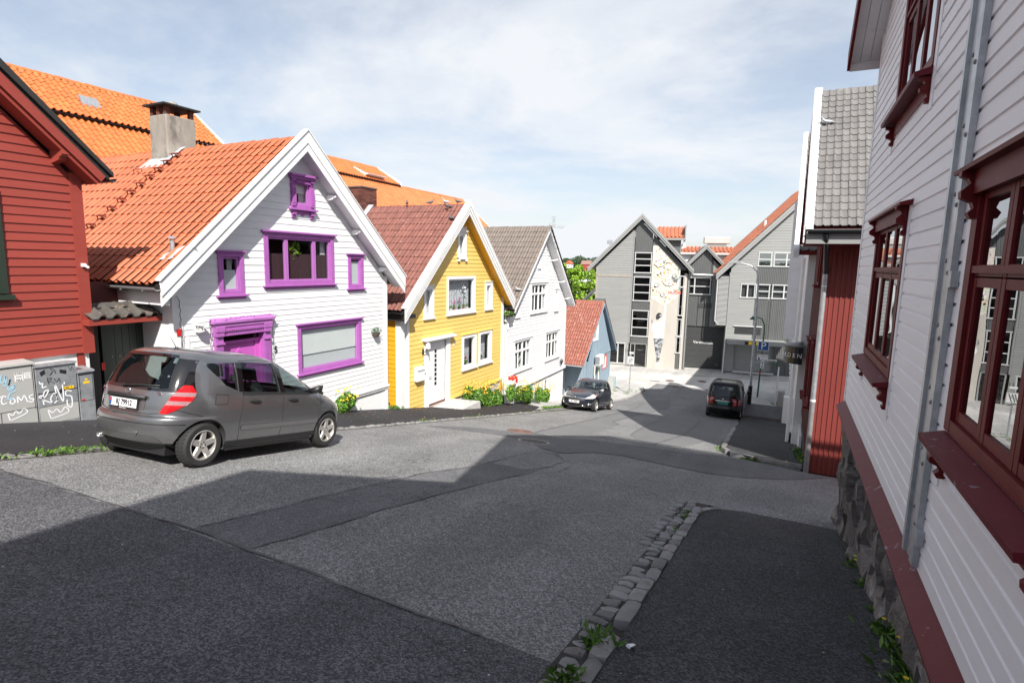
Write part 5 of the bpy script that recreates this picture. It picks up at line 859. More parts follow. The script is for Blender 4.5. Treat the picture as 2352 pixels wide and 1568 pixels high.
def alu_window(parent, u0, u1, z0, z1, bars_z=(), mull=(), w=.0, fr=None, back=None, fill=GLASS_DK, t=.07):
    fr = fr or g; a = MB(); a.fb(fr, u0, u0+t, w-.05, w+.05, z0, z1); a.fb(fr, u1-t, u1, w-.05, w+.05, z0, z1); a.fb(fr, u0-.05, u1+.05, w-.05, w+.09, z0-.06, z0+.03); a.fb(fr, u0-.03, u1+.03, w-.05, w+.07, z1-.04, z1+.04)
    for z in bars_z: a.fb(fr, u0+t, u1-t, w-.03, w+.035, z-.04, z+.04)
    for u in mull: a.fb(fr, u-.05, u+.05, w-.03, w+.034, z0+.03, z1-.04)
    o = a.build('window', ALU, parent); zs = [z0+.02]+list(bars_z)+[z1-.04]; us = [u0+t*.5]+list(mull)+[u1-t*.5]
    for za, zb in zip(zs, zs[1:]):
        for ua, ub in zip(us, us[1:]): a = MB(); a.add([fr.P(ua, w-.01, za), fr.P(ub, w-.01, za), fr.P(ub, w-.01, zb), fr.P(ua, w-.01, zb)], [(0, 1, 2, 3)]); a.build('pane', fill, o)
    return o
GA = thing('grey_gable_building', 'large grey board gable building with a painted concrete wall strip', 'building', GO, ta)
# zt: underside of the left gable roof
zg = lambda u: 12.45-(-1.25-u)*1.03 if u < -1.25 else 12.45-(u+1.25)*1.03
loG = lambda z: max(-4.86, -1.25-(12.45-z)/1.03); hiG = lambda z: -1.86
wG = MB(); wG.fb(g, -4.9, -4.78, -9, -.02, -.6, 8.7); wG.fb(g, 2.78, 2.9, -9, -.02, -.6, 8.6); wG.fprism(g, [(-4.9, -.6), (2.9, -.6), (2.9, 8.2), (-1.25, 12.4), (-4.9, 8.7)], -9.2, -9); wG.fb(g, -4.8, 2.8, -9, -.05, 5.35, 5.45); wG.fb(g, -4.8, 2.8, -9, -.05, 2.3, 2.4); wG.fb(g, -4.7, 2.7, -3.5, -3.4, 0, 8.0); WG = wG.build('wall', GREYB, GA)
boards(WG, g, loG, hiG, .15, 12.4, .205, GREYB, [(-4.9, -1.8, 7.80, 7.98), (-3.55, -2.14, .28, 2.08)], .03, seed=21)
strips(GA, g, [(-4.88, -1.86, 7.80, 7.97), (-4.92, -4.76, 0, 8.6)], -.01, .05, GREYW, 'trim_board'); strips(GA, g, [(-1.88, -1.80, 2.1, 11.7)], -.01, .05, GREYT, 'trim_board')
wins = [(-1.70, -.30, 8.2, 9.86, (8.8, 9.34)), (-1.70, -.30, 5.82, 7.82, (6.5, 7.17)), (-1.70, -.30, 2.76, 4.96, (3.5, 4.25))]
corr(WG, g, -1.80, -.25, 2.10, lambda u: zg(u), GREYM, [(-1.72, -.28, z0-.04, z1+.04) for (_, _, z0, z1, _) in wins])
for (u0, u1, z0, z1, bz) in wins: alu_window(GA, u0, u1, z0, z1, bz)
corr(WG, g, -.25, 2.62, 8.5, lambda u: zg(u), GREYM, [], w=-.04)
a = MB(); a.fprism(g, [(-.25, 0), (2.08, 0), (2.08, 8.64), (.18, 10.5), (-.25, 10.5)], -.3, .0); CW = a.build('painted_concrete_wall', CONC, GA)
alu_window(GA, -3.55, -2.14, .30, 2.06, (), (-2.75,), fill=GLASS_DK); a = MB(); a.fb(g, -4.86, -2.1, -.02, .02, -.5, .15); a.build('plinth', CONC, GA)
dg = MB(); dg.fb(g, -1.72, -1.64, -.1, .03, 0, 2.1); dg.fb(g, -.38, -.30, -.1, .03, 0, 2.1); dg.fb(g, -1.72, -.3, -.1, .03, 2.05, 2.12); dg.fb(g, -1.35, -1.29, -.1, .02, 0, 2.05); DG = dg.build('entrance_door', GREYT, GA); a = MB(); a.add([g.P(-1.64, -.05, 0.05), g.P(-.38, -.05, .05), g.P(-.38, -.05, 2.05), g.P(-1.64, -.05, 2.05)], [(0, 1, 2, 3)]); a.build('pane', GLASS_DK, DG)
text('door_lettering', 'house 11', .13, GREYT, GA, wall_mtx(g, -.85, -.03, 1.55), .002); text('house_number', '11', .30, DARKG, GA, wall_mtx(g, -1.98, .04, 1.45), .01)
slz = [(1.50, 2.85), (2.95, 4.36), (4.70, 7.04), (7.10, 7.98)]
for z0, z1 in slz: alu_window(GA, 2.10, 2.42, z0, z1, t=.05)
corr(WG, g, 2.09, 2.45, 0, lambda u: 1.46, GREYM); a = MB(); a.fb(g, 2.45, 2.66, -.3, -.02, 0, 8.2); a.build('concrete_fin', CONC, GA); corr(WG, g, 2.66, 2.92, 0, lambda u: 8.1, GREYM, w=-.05)
def gable_roof(par, fr, ul, zl, ur, zr, ue, ze, w0, wb, mat, th=.30):
    a = MB()
    for (x0, h0, x1, h1) in ((ul, zl, ur, zr), (ur, zr, ue, ze)): a.hexa([fr.P(x0, wb, h0-.1), fr.P(x1, wb, h1-.1), fr.P(x1, w0, h1-.1), fr.P(x0, w0, h0-.1), fr.P(x0, wb, h0), fr.P(x1, wb, h1), fr.P(x1, w0, h1), fr.P(x0, w0, h0)])
    r_ = a.build('roof', mat, par)
    for (x0, h0, x1, h1) in ((ul, zl, ur, zr), (ue, ze, ur, zr)):
        for k, (s0, s1, ww) in enumerate(((-.05, .55, .06), (.52, 1.0, .02))): a = MB(); a.fprism(fr, [(x0, h0-th*s0), (x1, h1-th*s0), (x1, h1-th*s1), (x0, h0-th*s1)], w0-.05, w0+ww); a.build('bargeboard', GREYT, r_)
    return r_
gable_roof(GA, g, -5.64, 8.52, -1.25, 13.05, 3.12, 8.55, .45, -9.3, GREYM, .42)
gutter(GA, [g.P(2.75, .1, 8.5), g.P(2.75, -1.2, 8.5)], .08, ALU)
a = MB(); a.fb(g, -4.86, -4.0, 0, 4.5, -1, 5.9); a.build('side_annex', GREYM, GA); a = MB(); a.fprism(g, [(-6.2, 5.3), (-4.86, 6.75), (-4.86, 6.5), (-6.2, 5.05)], .5, 3.2); a.build('annex_roof', GREYM, GA)
# mural: a painted sheet of many colours over a figure seen from behind, painted flat on the concrete
MUR = M('mural_paint_splashes', (.62, .66, .58), .7, .08, 3); nm = MUR.node_tree; nd = nm.nodes; lk = nm.links
def mural_nodes():
    p = nd['Principled BSDF']; gm = nd.new('ShaderNodeNewGeometry'); nz = nd.new('ShaderNodeTexNoise'); nz.inputs['Scale'].default_value = 1.9; nz.inputs['Detail'].default_value = 3; nz.inputs['Roughness'].default_value = .7; nz.inputs['Distortion'].default_value = 1.6; lk.new(gm.outputs['Position'], nz.inputs['Vector'])
    s = nd.new('ShaderNodeSeparateColor'); lk.new(nz.outputs['Color'], s.inputs[0]); prev = None
    cr_ = nd.new('ShaderNodeValToRGB'); cr_.color_ramp.interpolation = 'CONSTANT'; els = [(0, (.35, .55, .45)), (.36, (.70, .30, .14)), (.40, (.50, .60, .56)), (.44, (.28, .46, .34)), (.47, (.66, .66, .64)), (.50, (.70, .52, .20)), (.525, (.58, .64, .64)), (.56, (.62, .36, .50)), (.59, (.70, .70, .70)), (.63, (.66, .28, .16)), (.66, (.40, .52, .58)), (.72, (.24, .42, .50))]
    cr_.color_ramp.elements[0].position = 0; cr_.color_ramp.elements[0].color = (*els[0][1], 1); cr_.color_ramp.elements[1].position = els[1][0]; cr_.color_ramp.elements[1].color = (*els[1][1], 1)
    for q, c_ in els[2:]: e = cr_.color_ramp.elements.new(q); e.color = (*c_, 1)
    lk.new(s.outputs[0], cr_.inputs[0])
    m2 = nd.new('ShaderNodeMix'); m2.data_type = 'RGBA'; r2_ = nd.new('ShaderNodeMapRange'); r2_.inputs[1].default_value = .60; r2_.inputs[2].default_value = .63; lk.new(s.outputs[1], r2_.inputs[0]); lk.new(r2_.outputs[0], m2.inputs[0]); lk.new(cr_.outputs[0], m2.inputs[6]); m2.inputs[7].default_value = (.12, .12, .13, 1); lk.new(m2.outputs[2], p.inputs['Base Color'])
mural_nodes()
a = MB(); a.fprism(g, [(-.24, 6.1), (1.03, 5.42), (2.06, 6.3), (2.06, 8.6), (.17, 10.44), (-.24, 10.44)], .0, .006); a.build('mural_sheet', MUR, CW)
def paint(pts, mat, w, name='mural_figure'): a = MB(); a.fprism(g, pts, .0, w); return a.build(name, mat, CW)
def ell(u, z, ru, rz, n=16, t0=0): return [(u+ru*math.cos(t0+6.283*k/n), z+rz*math.sin(t0+6.283*k/n)) for k in range(n)]
MW = M('mural_white', (.76, .76, .76), .7, .06, 6); MK = M('mural_black', (.03, .03, .035), .7, .2, 9); MG = M('mural_grey_folds', (.30, .31, .33), .7, .7, 4, col2=(.05, .05, .055), c2s=4.5, c2lo=.48, c2hi=.56); MPK = M('mural_pink', (.75, .35, .24), .7); MYE = M('mural_yellow', (.85, .55, .04), .7); MRE = M('mural_red', (.70, .10, .06), .7); MOR = M('mural_orange', (.80, .25, .07), .7)
paint([(.22, 2.62), (1.06, 2.66), (1.04, 3.4), (1.06, 4.2), (1.10, 4.6), (1.12, 5.42), (.96, 5.42), (.95, 4.75), (.86, 4.28), (.68, 4.10), (.42, 4.02), (.14, 3.92), (-.02, 3.5), (.04, 3.28), (.16, 3.30), (.26, 3.62), (.24, 3.1)], MW, .008)
paint([(.22, 2.64), (1.06, 2.68), (1.0, 2.2), (.92, 1.7), (.84, 1.2), (.80, .55), (.56, .5), (.55, 1.0), (.42, 1.5), (.30, 2.1)], MG, .010); paint([(.48, .30), (.84, .30), (.84, .46), (.74, .55), (.56, .52)], MW, .012)
paint(ell(.52, 4.48, .20, .24), MW, .010); paint([(.30, 4.42), (.34, 4.28), (.46, 4.24), (.58, 4.30), (.74, 4.50), (.76, 4.70), (.66, 4.84), (.46, 4.82), (.34, 4.68)], MK, .013); paint(ell(.66, 4.62, .05, .05), MW, .015)
paint([(-.04, 3.95), (.06, 3.9), (.08, 4.1), (.02, 4.3), (-.04, 4.2)], MG, .008)
rm = random.Random(12)
for k in range(70):
    u, z = rm.uniform(-.1, 1.95), rm.uniform(6.1, 10.2)
    if z-6.1 < abs(u-1.03)*.55 or z > 10.4-max(0, u-.18)*.98-.25: continue
    paint(ell(u, z, rm.uniform(.03, .11), rm.uniform(.03, .09), 9, rm.uniform(0, 3)), rm.choice([MW, MW, MW, MOR, MYE, MPK, MK, MW, MG]), .007+.0006*k, 'mural_splash')
gm_ = g
for (u, z, s, mt) in ((.35, 9.0, 1, MW), (1.15, 7.4, .9, MW), (.25, 7.2, .5, MW), (.75, 6.4, .5, MW), (1.6, 8.0, .45, MW)):
    blob = [(u+s*(.36+.09*math.sin(5*t+u*9))*math.cos(t), z+s*(.30+.07*math.cos(4*t+z*3))*math.sin(t)) for t in np.linspace(0, 6.28, 25)[:-1]]; paint(blob, mt, .055, 'mural_form')
    spray(CW, gm_, .058, [blob+[blob[0]], [(u-.2*s, z+.1*s), (u, z+.2*s), (u+.2*s, z+.08*s), (u+.1*s, z-.1*s), (u-.1*s, z-.05*s)]], .014, MK, 'mural_outline')
    paint(ell(u+.06*s, z-.06*s, .13*s, .09*s), rm.choice([MPK, MYE, MOR]), .057, 'mural_form')
text('mural_signature', 'MUON', .34, MRE, GA, wall_mtx(g, 1.72, .05, 6.58), .002)
# link with the roller door
GB = thing('grey_link_building', 'narrow grey gabled link with a dark roller door marked for deliveries', 'building', g.P(4.2, -1.0, 0), ta)
zm = lambda u: 10.35-abs(u-4.1)*1.0
a = MB(); a.fb(g, 2.9, 6.4, -8, -1.2, -.5, 8.8); a.build('wall', DARKG, GB); corr(GB, g, 2.93, 4.75, 3.75, lambda u: zm(u)+.05, GREYM, [(2.66, 4.66, 6.5, 7.9), (3.75, 4.83, 5.33, 5.70)], w=-1.1); corr(GB, g, 4.75, 6.0, 3.75, lambda u: min(zm(u)-.3, 9.6), GREYB, [], w=-1.1, name='board_panel')
a = MB(); a.fb(g, 3.75, 4.83, -1.12, -1.05, 5.33, 5.70); a.build('vent_grille', DARKG, GB); alu_window(GB, 2.70, 4.66, 6.5, 7.88, (7.15,), (3.35,), w=-1.04)
gable_roof(GB, g, 2.5, 8.95, 4.1, 10.62, 5.75, 8.95, -.7, -6, GREYM, .34); a = MB(); a.tube([g.P(3.2, -.8, 8.15), g.P(5.3, -.8, 8.1)], .06, 8); a.build('gutter', ALU, GB)
for k in range(7): a = MB(); a.fb(g, 2.95, 5.95, -1.25, -1.16, .15+k*.5, .64+k*.5); a.build('roller_door_panel', DARKG, GB)
text('door_lettering', 'Varemottak', .34, SIGNW, GB, wall_mtx(g, 4.36, -1.14, 2.35), .004); text('door_mark', 'ASSA', .07, SIGNW, GB, wall_mtx(g, 5.6, -1.14, .45), .004); corr(GB, g, 2.68, 2.95, 0, lambda u: 3.75, GREYM, w=-1.05)
# right building
GC = thing('grey_board_building', 'grey board building with metal cladding and a flat entrance canopy', 'building', g.P(8, .3, 0), ta); wr = .3
zr_ = lambda u: 8.35+(u-5.1)*1.03
a = MB(); a.fb(g, 6.0, 14, -9, .1, -.6, 8.0); a.build('wall', GREYB, GC); WC = bpy.data.objects[a and 'wall'] if False else GC.children[-1]
gc = Fr(g.P(0, wr, 0), GT, GNv); opsC = [(8.0, 9.0, 8.95, 10.05), (9.15, 10.7, 8.95, 10.05), (6.85, 7.35, 6.4, 7.5), (7.42, 9.05, 6.4, 7.5), (9.22, 10.7, 6.4, 7.5), (6.62, 8.62, 3.38, 4.0), (6.7, 9.75, .4, 2.6)]
loC = lambda z: max(6.02, 5.1+(z-8.1)/1.03)
boards(WC, gc, loC, lambda z: 7.98 if z < 8.9 else 11.2, .2, 13.4, .21, GREYB, opsC, .03, seed=25)
corr(WC, gc, 7.98, 11.4, 7.5, lambda u: 8.9, GREYM, opsC, w=.0); corr(WC, gc, 7.98, 11.4, .1, lambda u: 6.42, GREYM, opsC, w=.0)
for (u0, u1, z0, z1, bz, ml) in ((8.0, 9.0, 8.97, 10.03, (9.5,), ()), (9.15, 10.7, 8.97, 10.03, (9.5,), (10.1,)), (6.85, 7.95, 6.42, 7.48, (), (7.38,)), (8.0, 9.05, 6.42, 7.48, (6.95,), ()), (9.22, 10.7, 6.42, 7.48, (6.95,), (10.1,))): alu_window(GC, u0, u1, z0, z1, bz, ml, fr=gc)
a = MB(); [a.fb(gc, 6.62, 8.62, .0, .035, 3.40+k*.09, 3.46+k*.09) for k in range(7)]; a.build('vent_louvre', DARKG, GC); a = MB(); a.fb(gc, 6.52, 8.7, 0, .12, 4.02, 4.10); a.build('louvre_ledge', ALU, GC)
a = MB(); a.fb(gc, 6.0, 10.4, .0, 1.3, 2.68, 3.02); cpy = a.build('canopy', GREYT, GC); a = MB(); a.fb(gc, 7.55, 8.55, 1.3, 1.33, 2.72, 2.98); a.build('yellow_sign', SIGNY, cpy); a = MB(); [a.fb(gc, u, u+.28, 1.33, 1.335, 2.72, 2.98) for u in (7.3, 7.85, 8.75)]; a.build('sign_print', INK, cpy)
a = MB(); a.fb(gc, 6.7, 9.75, -.35, -.3, .3, 2.6); a.build('recess', DARKG, GC)
for k in range(9): a = MB(); a.fb(gc, 7.25+k*.24, 7.48+k*.24, -.3, -.26, .35, 2.5); a.build('door_plank', GREYT, GC)
a = MB(); a.fb(gc, 6.78, 7.15, -.3, -.25, .35, 2.5); a.build('side_light', GLASS_DK, GC); a = MB(); a.fb(gc, 6.68, 9.8, -.3, .35, .22, .32); a.fb(gc, 6.2, 11, .0, .1, -.3, .12); a.build('threshold', ALU, GC); a = MB(); a.fb(gc, 8.05, 8.25, -.26, -.25, 2.15, 2.3); a.build('warning_sign', SIGNY, GC)
vb = MB(); vb.fb(g, 5.12, 5.95, -.9, .42, 4.05, 8.15); VB = vb.build('louvred_box', DARKG, GC)
for k in range(40): a = MB(); z = 4.08+k*.1; a.hexa([g.P(5.10, .42, z), g.P(5.9, .42, z), g.P(5.9, .46, z), g.P(5.10, .46, z), g.P(5.10, .42, z+.05), g.P(5.9, .42, z+.05), g.P(5.9, .44, z+.05), g.P(5.10, .44, z+.05)]); a.build('louvre_slat', GREYT, VB)
a = MB(); a.fb(g, 5.93, 6.03, .0, .36, 0, 8.4); a.build('corner_board', GREYT, GC); a = MB(); a.tube([g.P(5.02, .5, 8.1), g.P(5.02, .5, 4.4), g.P(5.3, .45, 4.1)], .05, 8); a.tube([g.P(5.95, .5, 3.0), g.P(5.9, .5, .05)], .05, 8); a.build('downpipe', ALU, GC)
a = MB(); a.hexa([g.P(4.85, -9, 8.0), g.P(12.0, -9, 15.4), g.P(12.0, .8, 15.4), g.P(4.85, .8, 8.0), g.P(4.85, -9, 8.25), g.P(12.0, -9, 15.65), g.P(12.0, .8, 15.65), g.P(4.85, .8, 8.25)]); RC = a.build('roof', GREYM, GC)
for s0, s1, ww in ((0, .5, .86), (.48, .95, .83)): a = MB(); a.fprism(g, [(4.85, 8.30-s0*.55), (12.0, 15.70-s0*.55), (12.0, 15.70-s1*.55), (4.85, 8.30-s1*.55)], .75, ww); a.build('bargeboard', GREYT, RC)
TILE_P = M('salmon_clay_tile', (.44, .155, .085), .6, .1, 1, .1, 80, rnd=.12); tmp = tile_mesh('pan', .30, .36, TILE_P); invc = XF[GC.name].inverted(); bs = (GT*7.15+Vector((0, 0, 7.4)))
tile_slope(RC, invc, g.P(4.85, .65, 8.27), -GNv*-1 if False else GNv*-1, bs, 24, 24, .30, .42, tmp, 300, seed=7) if (GNv*-1).cross(bs).z > 0 else tile_slope(RC, invc, g.P(4.85, -7.0, 8.27), GNv, bs, 25, 24, .30, .42, tmp, 300, seed=7)
# roofs behind
GD = thing('rear_quay_building', 'rear building with salmon tiled roofs and ventilation hood behind the grey gables', 'building', g.P(3, -9, 0), ta)
a = MB(); a.fb(g, 2.3, 9, -13, -5.3, -.5, 10.0); a.build('wall', WHITE, GD); a = MB(); a.fb(g, .9, 2.2, -8.5, -5.4, 8, 11.2); a.build('dormer_tower', GREYM, GD)
tp2 = tile_mesh('pan', .33, .40, TILE_P); invd = XF[GD.name].inverted()
def troof(u0, u1, wA, zA, wB, zB, nm_, ed=True):
    a = MB(); a.hexa([g.P(u0, wA, zA-.15), g.P(u1, wA, zA-.15), g.P(u1, wB, zB-.15), g.P(u0, wB, zB-.15), g.P(u0, wA, zA), g.P(u1, wA, zA), g.P(u1, wB, zB), g.P(u0, wB, zB)]); o = a.build(nm_, TILE_P, GD)
    b = GNv*(wB-wA)+Vector((0, 0, zB-zA)); n = max(1, int(b.length/.40)); nu = int((u1-u0)/.33); tile_slope(o, invd, g.P(u0, wA, zA+.02), GT, b, nu, n, (u1-u0)/nu, b.length/n, tp2, 300, seed=5); a = MB(); a.fb(g, u0-.1, u1+.1, wA+.02, wA+.14, zA-.22, zA-.05); a.build('gutter', GREYT if nm_ == 'tower_roof' else ALU, o)
troof(.0, 2.45, -5.0, 11.38, -7.0, 12.45, 'tower_roof'); a = MB(); a.fprism(g, [(2.47, 11.1), (2.57, 11.1), (2.57, 12.6), (2.47, 12.5)], -7.1, -4.95); a.build('tower_verge', GREYT, GD); troof(2.3, 7.8, -5.0, 10.12, -6.5, 10.62, 'link_roof')
a = MB(); a.fb(g, 4.3, 6.6, -7.4, -6.5, 10.95, 11.56); a.build('ventilation_hood', M('rust_streaked_metal', (.50, .51, .49), .5, .08, 2, col2=(.50, .27, .08), c2s=1.3, c2lo=.58, c2hi=.66, stretch=(1, 1, .1), metal=.2), GD, bevel=.06); a = MB(); a.fb(g, 4.67, 6.3, -7.2, -6.6, 10.4, 10.96); a.build('hood_base', GREYT, GD)
a = MB(); a.fb(g, 2.28, 2.64, -6.4, -5.9, 10.2, 10.85); a.build('air_unit', TRIMW, GD); a = MB(); a.tube([g.P(8.6, -1.5, 12.2), g.P(8.6, -1.5, 12.7)], .09, 8); a.build('roof_vent', TRIMW, GD)
# ================================================================ right side of the street
def FRt(x): return Fr((x, 0, 0), (0, 1, 0), (-1, 0, 0))
fn = FRt(.87); NH = thing('white_maroon_house', 'near white board house with maroon windows and stone foundation at the right', 'house', (.9, 4, 6.0))
zN = lambda u: 15.55-abs(u-3.9)*.61
wn_ = MB(); wn_.fb(fn, 8.88, 9.0, -5.7, -.01, 7.5, 12.4); wn_.fb(fn, -.2, -.08, -5.7, -.01, 7.5, 13.0); wn_.fb(fn, 8.75, 8.9, -5.7, -.6, 5.0, 7.5); wn_.fprism(fn, [(-.2, 5), (9, 5), (9, 12.4), (3.9, 15.5), (-.2, 13)], -5.8, -5.7); wn_.fb(fn, -.2, 9, -4.1, -.1, 7.6, 7.7); wn_.fb(fn, -.2, 9, -4.1, -.1, 10.3, 10.4); WN = wn_.build('wall', NEARW, NH)
opsN = [(2.27, 3.72, 8.55, 9.90), (5.67, 7.43, 8.47, 9.92), (5.37, 7.08, 10.92, 12.5)]
boards(WN, fn, lambda z: max(-.1, 3.9-(15.5-z)/.61), lambda z: min(8.97, 3.9+(15.5-z)/.61), 7.60, 15.4, .1165, NEARW, opsN, .022, groove=True, seed=31)
a = MB(); a.fb(fn, 8.93, 9.02, -.05, .03, 7.55, 12.5); a.build('corner_board', NEARW, NH); a = MB(); a.fb(fn, 9.02, 9.06, -5.6, .028, 7.55, 12.5); a.build('side_edge', MAROON, NH)
RN = roof(NH, fn, -.35, 12.96, 3.9, 15.66, 9.35, 12.36, .35, -5.9, .12, GUTTER)
a = MB()
for (x0, h0, x1, h1) in ((-.3, 12.90, 3.9, 15.5), (3.9, 15.5, 9.32, 12.26)):
    for k in range(3): a.fprism(fn, [(x0, h0-.05), (x1, h1-.05), (x1, h1), (x0, h0)], .01+.115*k, .12+.115*k)
a.build('soffit_boards', NEARW, NH); a = MB(); a.fprism(fn, [(3.9, 15.72), (9.38, 12.38), (9.30, 12.12), (3.9, 15.44)], .35, .385); a.fprism(fn, [(3.9, 15.72), (-.4, 13.0), (-.35, 12.75), (3.9, 15.44)], .35, .385); a.build('bargeboard', MAROON, RN); a = MB(); a.fprism(fn, [(9.30, 12.20), (9.37, 12.36), (9.40, 12.30), (9.34, 12.12)], -.02, .35); a.build('eave_board', NEARW, RN); gutter(RN, [(.52, 9.46, 12.42), (6.6, 9.46, 12.42)], .08, MAROON)  # maroon eave gutter added so the shadow climbs higher on the red wall
a = MB(); a.hexa([fn.P(-.3, -.02, 7.50), fn.P(9.02, -.02, 7.50), fn.P(9.02, .10, 7.44), fn.P(-.3, .10, 7.44), fn.P(-.3, -.02, 7.62), fn.P(9.02, -.02, 7.62), fn.P(9.02, .115, 7.49), fn.P(-.3, .115, 7.49)]); a.build('drip_board', MAROON_W, NH)
def near_window(u0, u1, z0, z1, cols, zt):
    n_ = len(cols); rows = ((zt-z0), (z1-zt))
    w_ = window(NH, fn, u0, u1, z0, z1, MAROON, MAROON, GLASS_NEAR, cas=.10, proud=.035, cols=cols, rows=rows, sw=.05, recess=-.02, pane_off=.022)
    a = MB(); a.hexa([fn.P(u0-.12, 0, z1), fn.P(u1+.12, 0, z1), fn.P(u1+.12, .11, z1), fn.P(u0-.12, .11, z1), fn.P(u0-.12, 0, z1+.05), fn.P(u1+.12, 0, z1+.05), fn.P(u1+.12, .115, z1+.02), fn.P(u0-.12, .115, z1+.02)]); a.fb(fn, u0, u1, .03, .06, z1-.12, z1-.001); a.build('head_ledge', MAROON, w_)
    a = MB(); a.hexa([fn.P(u0-.02, 0, z0-.07), fn.P(u1+.02, 0, z0-.07), fn.P(u1+.0, .14, z0-.08), fn.P(u0-.0, .14, z0-.08), fn.P(u0-.02, 0, z0-.01), fn.P(u1+.02, 0, z0-.01), fn.P(u1+.0, .145, z0-.045), fn.P(u0-.0, .145, z0-.045)]); a.build('sill', MAROON_W, w_); a = MB(); a.fb(fn, u0, u1, 0, .03, z0-.2, z0-.08); a.build('apron', MAROON, w_)
    for u in (u0+.04, u1-.04): scroll(w_, fn, u, z1-.001, .24, .115, MAROON, .06); scroll(w_, fn, u, z0-.082, .19, .10, MAROON, .055)
    for u in (u0-.05, u1+.05): a = MB(); a.fb(fn, u-.045, u+.045, 0, .028, z0-.34, z1-.001); a.build('backing_board', NEARW, w_)
    x = u0+.10; tot = sum(cols)
    for c_ in cols:
        for zz in (z0+.25, zt-.12, zt+.12): a = MB(); a.lathe([(.012, 0), (.012, .10)], fn.P(x+.01, -.002, zz), n=8); a.build('hinge', MAROON, w_)
        x += (u1-u0-.2)*c_/tot
    a = MB(); a.fb(fn, u0+.10, u1-.10, -.02, .03, zt-.018, zt+.018); a.build('transom_lip', MAROON, w_)
    return w_
wq = near_window(2.25, 3.74, 8.55, 9.92, (1, 1, 1), 9.42); a = MB(); [a.fb(fn, 2.36, 3.2, -.22, -.215, 8.62+k*.03, 8.64+k*.03) for k in range(38)]; a.build('blind', BLIND, wq)
near_window(5.65, 7.45, 8.48, 9.94, (1, 1, 1), 9.42); near_window(5.35, 7.10, 10.95, 12.45, (1, 1, 1), 11.9)
a = MB(); a.fb(fn, -.1, 8.8, -1.6, -1.5, 7.7, 13); a.build('room_wall', INTERIOR, NH)
# steel cable channel on the wall
cc = thing('cable_channel', 'tall grey steel cable channel bolted to the near white wall', 'cable channel', fn.P(4.2, 0, 7.7)); a = MB(); a.fb(fn, 3.94, 4.21, .022, .045, 7.62, 13.5); a.fb(fn, 4.16, 4.21, .045, .065, 7.62, 13.5); a.fb(fn, 3.94, 4.03, .045, .055, 7.62, 13.5); a.fb(fn, 4.035, 4.05, .045, .050, 7.62, 13.5); a.build('channel', STEEL, cc)
for k in range(14):
    for u, dz in ((4.10, 0), (3.985, -.07)): a = MB(); a.lathe([(.013, 0), (.013, .006), (.006, .010), (0, .010)], fn.P(u, .045 if u > 4.05 else .055, 7.95+k*.38+dz), (-1, 0, 0), 8); a.build('bolt', IRON_G, cc)
for z in (7.78, 9.32, 11.0): a = MB(); a.fb(fn, 3.88, 3.96, .022, .06, z, z+.09); a.build('clamp', STEEL, cc)
# rough stone foundation, each stone a piece
ff = MB(); ff.box(1.02, 1.5, -.3, 8.9, 4.8, 7.46); FD = ff.build('foundation', MORTAR, NH)
def rock(seed):
    bm = bmesh.new(); bmesh.ops.create_cube(bm, size=1); bmesh.ops.subdivide_edges(bm, edges=bm.edges[:], cuts=1, use_grid_fill=True); r = random.Random(seed)
    for v in bm.verts: v.co = Vector((v.co.x*(1+r.uniform(-.3, .25)), v.co.y*(1+r.uniform(-.16, .10)), v.co.z*(1+r.uniform(-.16, .10))))
    bmesh.ops.triangulate(bm, faces=bm.faces); me = bpy.data.meshes.new('stone'); bm.to_mesh(me); bm.free(); me.materials.append(ROCK); return me
RK = [rock(i) for i in range(9)]; rr = random.Random(9); invn = XF[NH.name].inverted(); y = 0.0
while y < 8.95:
    w_ = rr.uniform(.26, .55); z = G(y+w_/2)-.1
    while z < 7.46:
        h_ = min(rr.uniform(.22, .55), 7.48-z+.03); dep = .96+.012*(9-y)*.8+rr.uniform(-.03, .04)
        inst('foundation_stone', rr.choice(RK), FD, invn @ Matrix.Translation((dep+.14, y+w_/2, z+h_/2)) @ Matrix.Rotation(rr.uniform(-.12, .12), 4, 'X') @ Matrix.Rotation(rr.uniform(-.15, .15), 4, 'Z') @ Matrix.Diagonal((.34, w_*1.04, h_*1.04, 1))); z += h_
    y += w_
for z in np.arange(5.6, 7.4, .38): inst('foundation_stone', rr.choice(RK), FD, invn @ Matrix.Translation((1.35, 8.92, z)) @ Matrix.Diagonal((.5, .22, .42, 1)))
# house uphill of it (behind the viewer) and the low annex: they throw the shade on the street
UH = thing('uphill_house', 'white board house next uphill on the right', 'house', (3, -5, 8)); a = MB(); a.box(.9, 6, -11, .5, 6, 13.4); a.prism([(.9, .5, 13.4), (.9, -4.6, 17.2), (.9, -11, 13.4)], (5.1, 0, 0)); a.build('wall', NEARW, UH)
a = MB(); fu = FRt(.9)
for (x0, h0, x1, h1) in ((.85, 13.45, -4.0, 17.6), (-4.0, 17.6, -11.4, 13.3)): a.fprism(fu, [(x0, h0), (x1, h1), (x1, h1+.15), (x0, h0+.15)], -5.3, .4)
a.build('roof', SLATE, UH)
